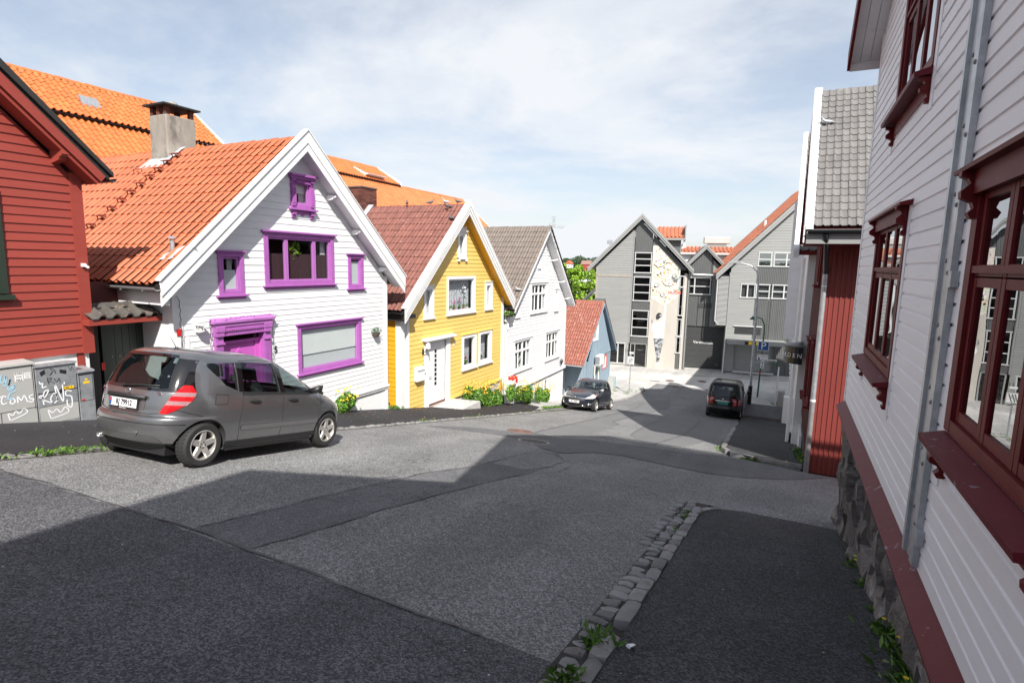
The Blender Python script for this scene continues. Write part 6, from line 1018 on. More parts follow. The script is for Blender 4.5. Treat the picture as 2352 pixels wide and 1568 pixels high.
# ---------------------------------------------------------------- red building with the curved sign
fR = FRt(.80); RH = thing('red_building', 'red vertical-board building with pale grey tiled roof on the right', 'building', (2, 17.8, 4.5))
a = MB(); a.box(.82, 6, 20.9, 21.0, 3, 10.2); a.box(5.9, 6, 15.45, 21, 3, 10.2); a.prism([(.95, 15.5, 3), (.95, 20.9, 3), (.95, 20.9, 10.2), (.95, 17.8, 13.6), (.95, 15.5, 10.8)], (.05, 0, 0)); WR = a.build('wall', MAROON_B, RH)
fsR = Fr((0, 15.4, 0), (1, 0, 0), (0, -1, 0)); u = .82; k = 0
vboards(WR, fsR, .82, 4.6, .112, .0, lambda u: 4.35, lambda u: 10.3, REDV, [], .02, cover=True)
vboards(WR, fR, 15.42, 20.9, .14, .0, lambda u: 4.6, lambda u: min(13.4, 10.15+(3-abs(u-17.8))*1.1), MAROON_B, [(16.0, 17.0, 5.9, 7.6), (18.6, 19.6, 5.6, 7.3), (16.6, 17.6, 9.0, 10.4)], .03, cover=True)
for (u0, u1, z0, z1) in ((16.0, 17.0, 5.9, 7.6), (18.6, 19.6, 5.6, 7.3), (16.6, 17.6, 9.0, 10.4)): window(RH, fR, u0, u1, z0, z1, MAROON, TRIMW, GLASS_DK, cas=.10, proud=.10, cols=(1, 1), rows=(1, 1), head=(.06, .16, .05), sill=(.08, .2, .06))
a = MB(); a.box(.74, 1.0, 14.74, 14.80, 3.9, 10.0); a.build('corner_board', MAROON_B, RH) if False else None
a = MB(); a.box(.80, 5, 15.44, 21, 3.0, 4.38); a.build('plinth', BLACKISH, RH); a = MB(); a.fb(fR, 20.0, 24, 0, .06, 1.5, 4.0); a.build('white_plinth', RENDERW, RH)
rfR = MB()
for (y0, h0, y1, h1) in ((14.42, 10.36, 17.8, 14.12), (17.8, 14.12, 21.2, 10.36)): rfR.hexa([(.22, y0, h0-.14), (6.2, y0, h0-.14), (6.2, y1, h1-.14), (.22, y1, h1-.14), (.22, y0, h0-.02), (6.2, y0, h0-.02), (6.2, y1, h1-.02), (.22, y1, h1-.02)])
RFR = rfR.build('roof', MAROON, RH); b = Vector((0, 3.36, 3.76)); tmN = tile_mesh('flat', .165, .243, TILE_N); tile_slope(RFR, XF[RH.name].inverted(), (.40, 14.36, 10.36), (1, 0, 0), b, 24, 21, .165, b.length/21, tmN, 300, seed=3)
a = MB(); a.prism([(.23, 14.34, 10.30), (.23, 17.82, 14.20), (.23, 17.82, 14.27), (.23, 14.34, 10.40)], (.175, 0, 0)); a.prism([(.215, 14.34, 10.0), (.215, 17.82, 13.9), (.215, 17.82, 14.24), (.215, 14.34, 10.36)], (.03, 0, 0)); a.build('verge_board', TRIMW, RFR); ridge_tiles(RFR, XF[RH.name].inverted(), (.40, 17.8, 14.14), (5.6, 17.8, 14.14), TILE_N, .30, .10)
gutter(RH, [(.30, 14.32, 10.28), (6, 14.32, 10.28)], .085, GUTTER); a = MB(); a.box(.28, 6, 14.38, 14.44, 9.98, 10.30); a.build('fascia', GREYT, RH); a = MB(); a.box(.24, 6, 14.45, 15.40, 9.95, 10.02); a.build('soffit_boards', MAROON, RH)
a = MB(); a.tube([(.66, 14.34, 10.2), (.70, 14.45, 9.95), (.78, 15.32, 9.4), (.78, 15.32, 8.3)], .055, 10); a.build('upper_downpipe', GUTTER, RH, smooth=50); a = MB(); a.tube([(.78, 15.32, 9.3), (.78, 15.32, 6.2)], .058, 10); a.build('downpipe', STEEL, RH, smooth=50); a = MB(); a.tube([(.78, 15.32, 6.22), (.78, 15.32, 4.3)], .062, 10); a.build('lower_downpipe', IRON_G, RH, smooth=50); a = MB(); a.lathe([(.064, 0), (.064, .05)], (.78, 15.32, 6.18), n=10); a.lathe([(.062, 0), (.062, .03)], (.78, 15.32, 9.0), n=10); a.build('pipe_clip', TRIMW, RH)
# curved black sign
sg = thing('curved_sign', 'black half-round hanging sign with white letters on the red building', 'sign', (.6, 21.0, 6.6)); a = MB(); n_ = 14; arc = [(.62-.56*math.sin(math.pi*k/n_), 20.45+.62*(1-math.cos(math.pi*k/n_))*.9) for k in range(n_+1)]
a.prism([(x, y, 6.28) for x, y in arc], (0, 0, .56)); a.build('drum', M('black_gloss', (.012, .012, .013), .18, .1, 3), sg); a = MB(); arc2 = [(.63-.60*math.sin(math.pi*k/n_), 20.42+.65*(1-math.cos(math.pi*k/n_))*.9) for k in range(n_+1)]; a.prism([(x, y, 6.84) for x, y in arc2], (0, 0, .03)); a.add([(.63, 21.0, 7.0)]+[(x, y, 6.87) for x, y in arc2], [(0, i+1, i+2) for i in range(n_)]); a.build('lid', GUTTER, sg)
LET = 'GARDEN'
for i, c_ in enumerate(LET):
    t = (5.55-i)/11*1.02; th = math.pi*max(.02, min(.98, t)); x = .62-.575*math.sin(th); y = 20.45+.62*(1-math.cos(th))*.9; tx = Vector((.56*math.cos(th), -.558*math.sin(th), 0)).normalized(); nn = Vector((tx.y, -tx.x, 0))
    mm = Matrix((tx, Vector((0, 0, 1)), nn)).transposed().to_4x4(); mm.translation = Vector((x, y, 6.56))+nn*.012; text('lettering', c_, .20, SIGNW, sg, mm, .004)
# ---------------------------------------------------------------- white houses farther down on the right
WH = thing('white_street_house', 'white building beyond the red one on the right with white verge boards', 'building', (2, 27, 3)); fW = FRt(.55)
a = MB(); a.box(.55, 7, 21.6, 33, 0, 10.0); a.prism([(.55, 21.6, 10), (.55, 33, 10), (.55, 27.3, 14.6)], (6.4, 0, 0)); a.build('wall', RENDERW, WH); a = MB()
for (y0, h0, y1, h1) in ((21.15, 10.0, 27.2, 14.98), (27.2, 14.98, 33.4, 10.0)): a.hexa([(.12, y0, h0-.12), (7, y0, h0-.12), (7, y1, h1-.12), (.12, y1, h1-.12), (.12, y0, h0), (7, y0, h0), (7, y1, h1), (.12, y1, h1)])
RW = a.build('roof', MAROON, WH); b = Vector((0, 6.05, 4.98)); tile_slope(RW, XF[WH.name].inverted(), (.22, 21.15, 10.02), (1, 0, 0), b, 12, 22, .25, b.length/22, tile_mesh('flat', .25, .356, TILE_N), 200, seed=8)
a = MB(); a.prism([(.08, 21.1, 9.8), (.08, 27.2, 14.82), (.08, 27.2, 15.10), (.08, 21.1, 10.08)], (.16, 0, 0)); a.build('verge_board', TRIMW, RW); a = MB(); a.tube([(.42, 22.2, 9.8), (.42, 22.2, 1.8)], .06, 8); a.build('downpipe', TRIMW, WH, smooth=50); a = MB(); a.fb(fW, 23.0, 23.4, 0, .35, 3.6, 4.6); a.build('meter_box', TRIMW, WH); a = MB(); a.fb(fW, 22.3, 22.6, 0, .2, 2.6, 3.4); a.build('black_mailbox', BLACKM, WH)
by = MB(); by.box(-.02, .55, 29.5, 33.0, 6.1, 12.5); BY = by.build('bay', WHITE, WH); fbY = Fr((0, 29.5, 0), (1, 0, 0), (0, -1, 0)); boards(BY, fbY, lambda z: -.02, lambda z: .55, 6.1, 12.4, .2, WHITE, [], .03)
for k in range(5): window(WH, fW, 24+k*1.6, 24.9+k*1.6, 5.2, 6.6, TRIMW, TRIMW, GLASS_DK, cas=.1, proud=.08, head=(.04, .1, .04), sill=(.04, .1, .04)) if k < 3 else None
WH2 = thing('white_corner_house', 'white corner building at the far right end of the street', 'building', (3, 39, 1)); a = MB(); a.box(.6, 9, 34.2, 42.0, -.2, 11); a.build('wall', WHITE, WH2); a = MB(); a.box(.3, 9.2, 33.9, 42.3, 11, 11.25); a.build('roof', SLATE, WH2); f2 = FRt(.6)
for k in range(4): window(WH2, f2, 35+k*1.7, 36+k*1.7, 3.2, 4.8, TRIMW, TRIMW, GLASS_DK, cas=.1, proud=.06, head=(.04, .1, .04), sill=(.04, .1, .04))
st = thing('stair_railing', 'white wooden stair railing beside the white houses', 'railing', (.2, 38, 1)); 
for k in range(9): a = MB(); y = 36.6+k*.5; a.box(-.14, -.06, y-.04, y+.04, G(y)+.1, G(y)+2.2-.0*k); a.build('baluster', TRIMW, st)
for zz in (.5, 1.2, 2.1): a = MB(); a.bar((-.1, 36.5, G(36.5)+zz), (-.1, 40.8, G(40.8)+zz), .06, .1); a.build('rail', TRIMW, st)
bx = thing('electric_box', 'grey concrete box on the right pavement beyond the ramp', 'box', (.2, 34.8, 1.2)); a = MB(); a.box(-.02, .35, 36.0, 36.5, 1.0, 2.2); a.build('body', CONC, bx, bevel=.01)
b3 = thing('black_bin', 'small black box with white disc beside the white downpipe', 'bin', (.6, 34, 1.3)); a = MB(); a.box(.38, .66, 33.45, 33.85, 1.4, 2.25); a.build('body', BLACKM, b3, bevel=.02); a = MB(); a.lathe([(.10, 0), (.10, .01), (0, .012)], (.52, 33.45, 1.75), (0, -1, 0), 14); a.build('disc', TRIMW, b3)
rl = thing('ramp_railing', 'pale metal railing at the edge of the tiled ramp beside the van', 'railing', (-1.6, 32, 1.4))
for (ya, yb) in ((31.7, 33.4), (33.5, 35.3)):
    za, zb = G(ya)+.2, G(yb)+.4; a = MB(); a.tube([(-1.62, ya, za), (-1.62, ya, za+1.0), (-1.66, yb, zb+.95), (-1.66, yb, zb)], .03, 8); a.build('rail_frame', STEEL, rl); a = MB(); [a.tube([(-1.62-.04*k/8, ya+(yb-ya)*k/8, za+(zb-za)*k/8+.08), (-1.62-.04*k/8, ya+(yb-ya)*k/8, za+(zb-za)*k/8+.98)], .010, 5) for k in range(1, 8)]; a.build('balusters', STEEL, rl)
# ================================================================ lamp posts and signs
lp = thing('street_lamp', 'tall grey street lamp with curved arm and black foot on the right pavement', 'street lamp', (-1.5, 35.1, 1.1)); a = MB(); a.tube([(-1.5, 35.1, 2.5), (-1.52, 35.1, 6), (-1.55, 35.1, 8.7), (-1.66, 35.08, 9.2), (-2.0, 35.05, 9.55), (-2.6, 35.0, 9.72)], [.08, .065, .05, .04, .036, .032], 12); a.build('pole', STEEL, lp, smooth=60); a = MB(); a.tube([(-1.5, 35.1, .8), (-1.5, 35.1, 2.53)], .115, 12); a.lathe([(.125, 0), (.125, .04)], (-1.5, 35.1, 2.5), n=12); a.build('foot', BLACKM, lp, smooth=50); a = MB(); a.hexa([(-3.3, 34.9, 9.66), (-2.5, 34.88, 9.66), (-2.5, 35.12, 9.66), (-3.3, 35.1, 9.66), (-3.2, 34.93, 9.78), (-2.55, 34.9, 9.82), (-2.55, 35.1, 9.82), (-3.2, 35.07, 9.78)]); a.build('lamp_head', GREYT, lp, bevel=.02)
a = MB(); [a.lathe([(.10, 0), (.10, .05)], (-1.5, 35.1, z), n=10) for z in (3.75, 3.95)]; a.tube([(-1.5, 35.1, 3.95), (-.7, 36, 3.9)], .02, 6); a.build('clamp', STEEL, lp)
gl_ = thing('green_lamp_post', 'dark green lamp post with hooded lamp carrying the parking signs', 'street lamp', (-1.24, 40.1, .8)); a = MB(); a.tube([(-1.24, 40.1, .7), (-1.2, 40.1, 3), (-1.16, 40.1, 5.2), (-1.18, 40.1, 5.7), (-1.35, 40.1, 6.1), (-1.6, 40.1, 6.2), (-1.85, 40.1, 6.18)], [.06, .055, .05, .045, .04, .035, .03], 10); a.build('pole', POST_G, gl_, smooth=60); a = MB(); a.lathe([(.0, .16), (.05, .15), (.08, .08), (.16, .02), (.20, -.06), (.19, -.06), (.0, .0)], (-1.92, 40.1, 6.10), n=16); a.build('lamp_shade', POST_G, gl_, smooth=50); a = MB(); a.lathe([(.062, 0), (.062, .16)], (-1.215, 40.1, 2.45), n=10); a.build('red_band', REDP, gl_)
def sign(name, label, x0, x1, z0, z1, y, mat, rim=None, b=.02):
    t = thing(name, label, 'sign', ((x0+x1)/2, y, z0)); a = MB(); a.box(x0, x1, y, y+.02, z0, z1); a.build('plate', rim or mat, t, bevel=.004)
    if rim: a = MB(); a.box(x0+b, x1-b, y-.004, y, z0+b, z1-b); a.build('face', mat, t)
    return t
def signtext(t, s, size, x, y, z, mat, sx=1): mm = Matrix(((1, 0, 0, x), (0, 0, -1, y), (0, 1, 0, z), (0, 0, 0, 1))); return text('lettering', s, size, mat, t, mm, .002, sx=sx)
s1 = sign('parking_sign', 'square blue parking sign with white letter P on the green post', -1.47, -.79, 4.02, 4.63, 40.0, SIGNB, SIGNW, .03); signtext(s1, 'P', .62, -1.13, 39.992, 4.32, SIGNW, 1.05)
s2 = sign('time_sign', 'pale plate with parking hours below the blue sign', -1.47, -.79, 3.38, 3.75, 40.0, SIGNW); signtext(s2, '08-18 (08-16)', .115, -1.13, 39.998, 3.64, INK); signtext(s2, 'over 1 time', .085, -1.0, 39.998, 3.47, INK); a = MB(); a.lathe([(.075, 0), (.075, .006), (0, .006)], (-1.34, 40.0, 3.47), (0, -1, 0), 16); a.build('ring', PURPLEP, s2)
s3 = sign('arrow_sign', 'narrow white plate with double arrow below the hours plate', -1.22, -1.0, 2.84, 3.33, 40.0, SIGNW); a = MB(); a.box(-1.125, -1.095, 39.99, 39.998, 2.95, 3.22); a.prism([(-1.18, 39.99, 3.20), (-1.04, 39.99, 3.20), (-1.11, 39.99, 3.31)], (0, .008, 0)); a.prism([(-1.18, 39.99, 2.97), (-1.04, 39.99, 2.97), (-1.11, 39.99, 2.86)], (0, .008, 0)); a.build('arrow', INK, s3)
s4 = sign('street_name_sign', 'white street-name plate beside the green post', -.82, -.26, 3.36, 3.47, 40.02, SIGNW); signtext(s4, 'Berges gate', .09, -.54, 40.015, 3.41, INK)
a = MB(); a.box(-.8, -.2, 40.06, 40.10, 3.15, 3.2); a.box(-.25, -.2, 40.06, 40.10, 2.9, 3.36); a.build('sign_arm', POST_G, gl_)
ip = thing('parking_end_sign', 'grey parking-end sign with diagonal stripes on a thin pole by the corner', 'sign', (-8.9, 35.9, .95)); a = MB(); a.tube([(-8.9, 35.92, .9), (-8.9, 35.92, 3.75)], .03, 8); a.build('pole', STEEL, ip, smooth=50); a = MB(); a.box(-9.12, -8.66, 35.86, 35.89, 2.94, 3.48); a.build('plate', GREYBOX, ip); a = MB(); a.box(-9.09, -8.69, 35.85, 35.86, 2.97, 3.45); a.build('face', SIGNW, ip); signtext(ip, 'P', .42, -8.89, 35.845, 3.2, GREYBOX)
a = MB(); [a.prism([(-9.06+.1*k, 35.842, 3.0), (-9.03+.1*k, 35.842, 3.0), (-8.83+.1*k-.08, 35.842, 3.42), (-8.86+.1*k-.08, 35.842, 3.42)], (0, .006, 0)) for k in range(3)]; a.build('stripes', INK, ip); a = MB(); a.box(-9.0, -8.72, 35.88, 35.9, 3.66, 3.78); a.build('upper_plate', SIGNW, ip)
# ================================================================ cars
def cr_interp(tab, z):
    """smooth interpolation of a (z, value) table"""
    xs = [t[0] for t in tab]; ys_ = [t[1] for t in tab]
    if z <= xs[0]: return ys_[0]
    if z >= xs[-1]: return ys_[-1]
    i = max(k for k in range(len(xs)) if xs[k] <= z); i = min(i, len(xs)-2)
    def sl(k):
        if k == 0: return (ys_[1]-ys_[0])/(xs[1]-xs[0])
        if k == len(xs)-1: return (ys_[-1]-ys_[-2])/(xs[-1]-xs[-2])
        a = (ys_[k]-ys_[k-1])/(xs[k]-xs[k-1]); b = (ys_[k+1]-ys_[k])/(xs[k+1]-xs[k]); return 0 if a*b <= 0 else 2*a*b/(a+b)
    h = xs[i+1]-xs[i]; t = (z-xs[i])/h; m0, m1 = sl(i)*h, sl(i+1)*h
    return (2*t**3-3*t*t+1)*ys_[i]+(t**3-2*t*t+t)*m0+(-2*t**3+3*t*t)*ys_[i+1]+(t**3-t*t)*m1
class Body:
    def __init__(s, rear, front, half, n=6.0, m=2.4):
        s.rear, s.front, s.half, s.n, s.m = rear, front, half, n, m; s.z0 = half[0][0]; s.z1 = half[-1][0]
    def R(s, z): return cr_interp(s.rear, z)
    def Fx(s, z): return cr_interp(s.front, z)
    def H(s, z): return cr_interp(s.half, z)
    def side(s, x, z, off=0):
        xr, xf, h = s.R(z), s.Fx(z), s.H(z); t = max(-1, min(1, (x-(xr+xf)/2)/((xf-xr)/2))); return (h+off)*max(0, 1-abs(t)**s.n)**(1/s.m)
    def end(s, y, z, sg, off=0):
        xr, xf, h = s.R(z), s.Fx(z), s.H(z); t = min(.999, abs(y)/h); return (xr+xf)/2+sg*((xf-xr)/2+off)*(1-t**s.m)**(1/s.n)
    def ring(s, z, k=120, inset=0):
        xr, xf, h = s.R(z)+inset, s.Fx(z)-inset, s.H(z)-inset; xc, hl = (xr+xf)/2, (xf-xr)/2; pts = []
        M_ = 720; raw = []
        for i in range(M_+1):
            a = 2*math.pi*i/M_; c, sn = math.cos(a), math.sin(a); raw.append((xc+hl*math.copysign(abs(c)**(2/s.n), c), h*math.copysign(abs(sn)**(2/s.m), sn)))
        L = [0]
        for p, q in zip(raw, raw[1:]): L.append(L[-1]+math.hypot(q[0]-p[0], q[1]-p[1]))
        j = 0
        for i in range(k):
            d = L[-1]*i/k
            while L[j+1] < d: j += 1
            t = (d-L[j])/max(1e-9, L[j+1]-L[j]); pts.append((raw[j][0]+(raw[j+1][0]-raw[j][0])*t, raw[j][1]+(raw[j+1][1]-raw[j][1])*t, z))
        return pts
    def solid(s, zs, inset=0, k=120, dz=0):
        a = MB(); o = 0
        for z in zs: a.v += [(p[0], p[1], p[2]-dz) for p in s.ring(z, k, inset)]
        n = len(zs)
        for i in range(n-1):
            for j in range(k): a.f.append((i*k+j, i*k+(j+1) % k, (i+1)*k+(j+1) % k, (i+1)*k+j))
        a.f.append(tuple(range(k))[::-1]); a.f.append(tuple((n-1)*k+j for j in range(k))); return a
def boolean(ob, cut):
    mo = ob.modifiers.new('cut', 'BOOLEAN'); mo.operation = 'DIFFERENCE'; mo.solver = 'EXACT'; mo.object = cut
    bpy.context.view_layer.update(); me = bpy.data.meshes.new_from_object(ob.evaluated_get(bpy.context.evaluated_depsgraph_get())); ob.modifiers.clear(); old = ob.data; ob.data = me; bpy.data.meshes.remove(old); bpy.data.objects.remove(cut)
def tmp(a): me = a.mesh('cutter', None); o = bpy.data.objects.new('cutter', me); COL.objects.link(o); return o
def patch(B, corners, nu=10, nv=8, off=.002, mode='side', sg=1):
    """curved panel on the body surface; corners (a,z) bottom-left, bottom-right, top-right, top-left in side (x,z) or end (y,z) view"""
    rows = []
    for j in range(nv+1):
        v = j/nv; row = []
        for i in range(nu+1):
            u = i/nu; p = [(1-u)*(1-v)*corners[0][c]+u*(1-v)*corners[1][c]+u*v*corners[2][c]+(1-u)*v*corners[3][c] for c in (0, 1)]
            if mode == 'side': row.append((p[0], sg*(B.side(p[0], p[1])+off), p[1]))
            else: row.append((B.end(p[0], p[1], sg)+sg*off, p[0], p[1]))
        rows.append(row)
    a = MB(); a.grid(rows); return a
def curve_on(B, pts, r, off=.0, mode='side', sg=1, sub=6):
    q = []
    for p0, p1 in zip(pts, pts[1:]):
        for k in range(sub): q.append([p0[c]+(p1[c]-p0[c])*k/sub for c in (0, 1)])
    q.append(pts[-1]); a = MB()
    a.tube([(x, sg*(B.side(x, z)+off), z) if mode == 'side' else (B.end(x, z, sg)+sg*off, x, z) for x, z in q], r, 5); return a
def wheel(root, x, y, r, wid, sg, rimmat, spokes=5):
    """tyre with rim: axis along y, sg = outward side"""
    a = MB(); w = wid/2; a.lathe([(r*.66, w*.9), (r*.74, w*1.02), (r*.90, w), (r*.975, w*.78), (r, w*.55), (r, -w*.55), (r*.975, -w*.78), (r*.9, -w), (r*.66, -w*.9)], (x, y, r), (0, sg, 0), 40, True)
    for k in range(36):
        t = 6.283*k/36
        for s_ in (-1, 1): c_ = Vector((x+math.cos(t)*(r+.001), y+s_*w*.42, r+math.sin(t)*(r+.001))); d = Vector((-math.sin(t), 0, math.cos(t))); a.bar(c_-d*.012, c_+d*.012, w*.5, .008, (math.cos(t), 0, math.sin(t)))
    ty = a.build('wheel', RUBBER, root, smooth=40, local=True); rr_ = r*.68
    a = MB(); a.lathe([(rr_, w*.93), (rr_*.94, w*.98), (rr_*.90, w*.8), (rr_*.88, -w*.6), (rr_*.98, -w*.7)], (x, y, r), (0, sg, 0), 36, True)
    for k in range(spokes):
        t = 6.283*k/spokes+.3; e = Vector((math.cos(t), 0, math.sin(t))); s_ = Vector((-math.sin(t), 0, math.cos(t))); c_ = Vector((x, y, r)); O_ = Vector((0, sg, 0))
        q = [(.10, .30, .62), (.45, .22, .80), (.92, .20, .86)]; rows = []
        for (f_, hw_, dp) in q: rows.append([c_+e*rr_*f_-s_*rr_*hw_+O_*w*(dp-.18), c_+e*rr_*f_-s_*rr_*hw_*.75+O_*w*dp, c_+e*rr_*f_+s_*rr_*hw_*.75+O_*w*dp, c_+e*rr_*f_+s_*rr_*hw_+O_*w*(dp-.18)])
        a.grid(rows)
    a.lathe([(rr_*.26, w*.4), (rr_*.24, w*.72), (rr_*.14, w*.74), (rr_*.12, w*.70), (0, w*.70)], (x, y, r), (0, sg, 0), 20)
    a.build('rim', rimmat, ty, smooth=35, local=True)
    a = MB(); a.lathe([(rr_*.86, w*.05), (rr_*.5, w*.08), (0, w*.05)], (x, y, r), (0, sg, 0), 24); [a.lathe([(.010, 0), (.010, .008)], (x+math.cos(6.283*k/5)*rr_*.19, y+sg*w*.70, r+math.sin(6.283*k/5)*rr_*.19), (0, sg, 0), 6) for k in range(5)]; a.build('brake_disc', BLACKM, ty, local=True)
def car(name, label, mtx, B, paint, zs, cav, side_win, ends, wheels, r, tw, rimmat, arch=.05, group=None):
    root = thing(name, label, 'car', mat=mtx)
    body = B.solid(zs).build('body', paint, root, local=True); bpy.context.view_layer.update(); body.parent = None; body.matrix_world = Matrix()
    iz = [z for z in zs if z >= cav]+[zs[-1]]; iz = [cav]+[z for z in zs if cav+.01 < z < zs[-1]-.045]; boolean(body, tmp(B.solid(iz, .055, 96)))
    c_ = MB()
    for poly in side_win: c_.prism([(x, -2, z) for x, z in poly], (0, 4, 0))
    for x in wheels:
        for s_ in (-1, 1): c_.lathe([(r+arch, 0), (r+arch, .5)], (x, s_*(B.H(.4)-.24), r), (0, s_, 0), 40)
    boolean(body, tmp(c_)); c_ = MB()
    for (sg, poly) in ends: c_.prism([(0.15*sg+(.0), y, z) for y, z in poly], (sg*3, 0, 0))
    boolean(body, tmp(c_)); body.parent = root; body.matrix_local = Matrix()
    me = body.data; me.materials.clear(); me.materials.append(paint); me.polygons.foreach_set('use_smooth', [True]*len(me.polygons)); me.set_sharp_from_angle(angle=math.radians(28))
    for x in wheels:
        for s_ in (-1, 1): wheel(root, x, s_*(B.H(.4)-tw/2-.012), r, tw, s_, rimmat)
    for (poly, mt) in [(w_, CARGLASS) for w_ in side_win]:
        if len(poly) == 4:
            for s_ in (-1, 1): patch(B, poly, 8, 6, -.012, 'side', s_).build('side_window', mt, root, smooth=0, local=True)
    for (sg, poly) in ends: patch(B, poly, 14, 8, -.014, 'end', sg).build('rear_window' if sg < 0 else 'windscreen', CARGLASS, root, smooth=0, local=True)
    a = MB(); a.box(wheels[0]-.35, wheels[1]+.35, -B.H(.4)+.30, B.H(.4)-.30, .16, .5); a.box(wheels[0]+r+.1, wheels[1]-r-.1, -B.H(.4)+.05, B.H(.4)-.05, .18, .4); a.build('underbody', BLACKM, root, local=True)
    return root, body
def rb(a, x0, x1, y0, y1, z0, z1): a.box(x0, x1, y0, y1, z0, z1)
SEATM = M('dark_seat_cloth', (.03, .031, .034), .9, .1, 5); PAINTG = M('metallic_grey_paint', (.215, .216, .221), .27, .04, 6, metal=.75, coat=1.0, grain=.06, gs=900); PAINTB = M('dark_blue_grey_paint', (.022, .026, .040), .28, .04, 6, metal=.5, coat=.9); PAINTK = M('black_car_paint', (.004, .004, .0045), .25, .05, 4, spec=.3, coat=.35)
RIM = M('silver_rim', (.58, .56, .53), .38, .08, 20, metal=.7, col2=(.35, .27, .2), c2s=20, c2lo=.62, c2hi=.7); REDL = M('red_lamp_plastic', (.50, .008, .012), .10, .12, 14, coat=1.0); CLEARL = M('clear_lamp_plastic', (.66, .63, .64), .10, .15, 25, coat=1.0); TAILC = M('pale_lamp_band', (.36, .19, .20), .12, .2, 40, coat=1.0); ORANGEL = M('orange_lamp', (.75, .16, .02), .12, .1, 20, coat=1.0); CHROME = M('chrome', (.75, .75, .76), .12, .03, 5, metal=1.0); TRIMB = M('rough_black_trim', (.020, .020, .021), .55, .1, 30); PLATE = M('plate_white', (.80, .80, .80), .4, .02, 5); PLATEG = M('plate_green', (.02, .36, .29), .4, .02, 5); GLASSBLK = M('black_glazing', (.008, .008, .009), .06, .05, 3, coat=1.0); GAP = M('panel_gap', (.008, .008, .008), .7, .05, 3)
def seats(root, xs, zb, w=.5, rows=((-.36, .36),)):
    for x, ys__ in xs:
        for y in ys__:
            a = MB(); a.hexa([(x-.22, y-w/2, zb), (x+.25, y-w/2, zb), (x+.25, y+w/2, zb), (x-.22, y+w/2, zb), (x-.22, y-w/2, zb+.14), (x+.27, y-w/2, zb+.16), (x+.27, y+w/2, zb+.16), (x-.22, y+w/2, zb+.14)]); a.hexa([(x-.26, y-w/2+.03, zb+.1), (x-.12, y-w/2+.03, zb+.1), (x-.12, y+w/2-.03, zb+.1), (x-.26, y+w/2-.03, zb+.1), (x-.42, y-w/2+.06, zb+.60), (x-.32, y-w/2+.06, zb+.60), (x-.32, y+w/2-.06, zb+.60), (x-.42, y+w/2-.06, zb+.60)]); a.hexa([(x-.43, y-.13, zb+.64), (x-.34, y-.13, zb+.64), (x-.34, y+.13, zb+.64), (x-.43, y+.13, zb+.64), (x-.46, y-.11, zb+.83), (x-.38, y-.11, zb+.83), (x-.38, y+.11, zb+.83), (x-.46, y+.11, zb+.83)]); a.box(x-.41, x-.39, y-.06, y-.04, zb+.58, zb+.66); a.box(x-.41, x-.39, y+.04, y+.06, zb+.58, zb+.66); a.build('seat', SEATM, root, bevel=.03, local=True)
def plate(root, B, sg, y, z, w, h, txt, mat=PLATE, tcol=INK, tilt=0, x=None, foot=None):
    x = x if x is not None else B.end(y, z, sg)+sg*.012
    a = MB(); a.box(x-.012, x+.012, y-w/2-.012, y+w/2+.012, z-h/2-(.03 if foot else .012), z+h/2+.012); fr_o = a.build('plate_holder', TRIMB, root, local=True)
    a = MB(); a.box(min(x+sg*.012, x+sg*.016), max(x+sg*.012, x+sg*.016), y-w/2, y+w/2, z-h/2, z+h/2); p = a.build('number_plate', mat, root, local=True)
    wm_ = XF[root.name]; R_ = Matrix(((0, 0, sg, x+sg*.017), (sg, 0, 0, y-sg*.0+sg*.02), (0, 1, 0, z), (0, 0, 0, 1)))
    text('plate_lettering', txt, h*.92, tcol, root, wm_ @ R_, .001, sx=.84, bold=.004)
    a = MB(); yb = y-sg*(w/2-.022); a.box(min(x+sg*.016, x+sg*.018), max(x+sg*.016, x+sg*.018), yb-.02, yb+.02, z-h/2+.004, z+h/2-.004); a.build('country_band', SIGNB, root, local=True); a = MB(); a.box(min(x+sg*.018, x+sg*.019), max(x+sg*.018, x+sg*.019), yb-.014, yb+.014, z+h*.1, z+h*.4); a.build('flag', REDP, root, local=True)
    if foot: text('holder_lettering', foot, .02, SIGNW, root, wm_ @ Matrix(((0, 0, sg, x+sg*.0125), (sg, 0, 0, y), (0, 1, 0, z-h/2-.018), (0, 0, 0, 1))), .001)
def cmtx(x, y, fy, slope, yaw=0.0):
    al = math.atan(slope); c, s_ = math.cos(al), math.sin(al)
    F_ = Vector((0, c, -s_)) if fy > 0 else Vector((0, -c, s_)); L_ = Vector((-1, 0, 0)) if fy > 0 else Vector((1, 0, 0)); F_.rotate(Matrix.Rotation(yaw, 3, 'Z')); L_.rotate(Matrix.Rotation(yaw, 3, 'Z')); U_ = F_.cross(L_); mm = Matrix((F_, L_, U_)).transposed().to_4x4(); mm.translation = (x, y, G(y)+.002); return mm
# ---------------------------------------------------------------- grey hatchback in the foreground (facing downhill)
BA = Body(rear=[(.20, -1.50), (.27, -1.66), (.34, -1.84), (.44, -1.885), (.58, -1.90), (.66, -1.895), (.70, -1.845), (.85, -1.83), (.99, -1.81), (1.10, -1.775), (1.28, -1.70), (1.42, -1.62), (1.50, -1.55), (1.56, -1.42), (1.59, -1.15)],
          front=[(.20, 1.72), (.30, 1.86), (.45, 1.93), (.60, 1.93), (.72, 1.87), (.82, 1.72), (.92, 1.48), (1.00, 1.20), (1.10, 1.00), (1.28, .66), (1.42, .36), (1.50, .14), (1.56, -.10), (1.59, -.40)],
          half=[(.20, .80), (.28, .845), (.45, .875), (.62, .885), (.78, .883), (.92, .868), (1.00, .850), (1.10, .822), (1.28, .762), (1.42, .705), (1.50, .655), (1.56, .56), (1.59, .40)], n=7.0, m=2.9)
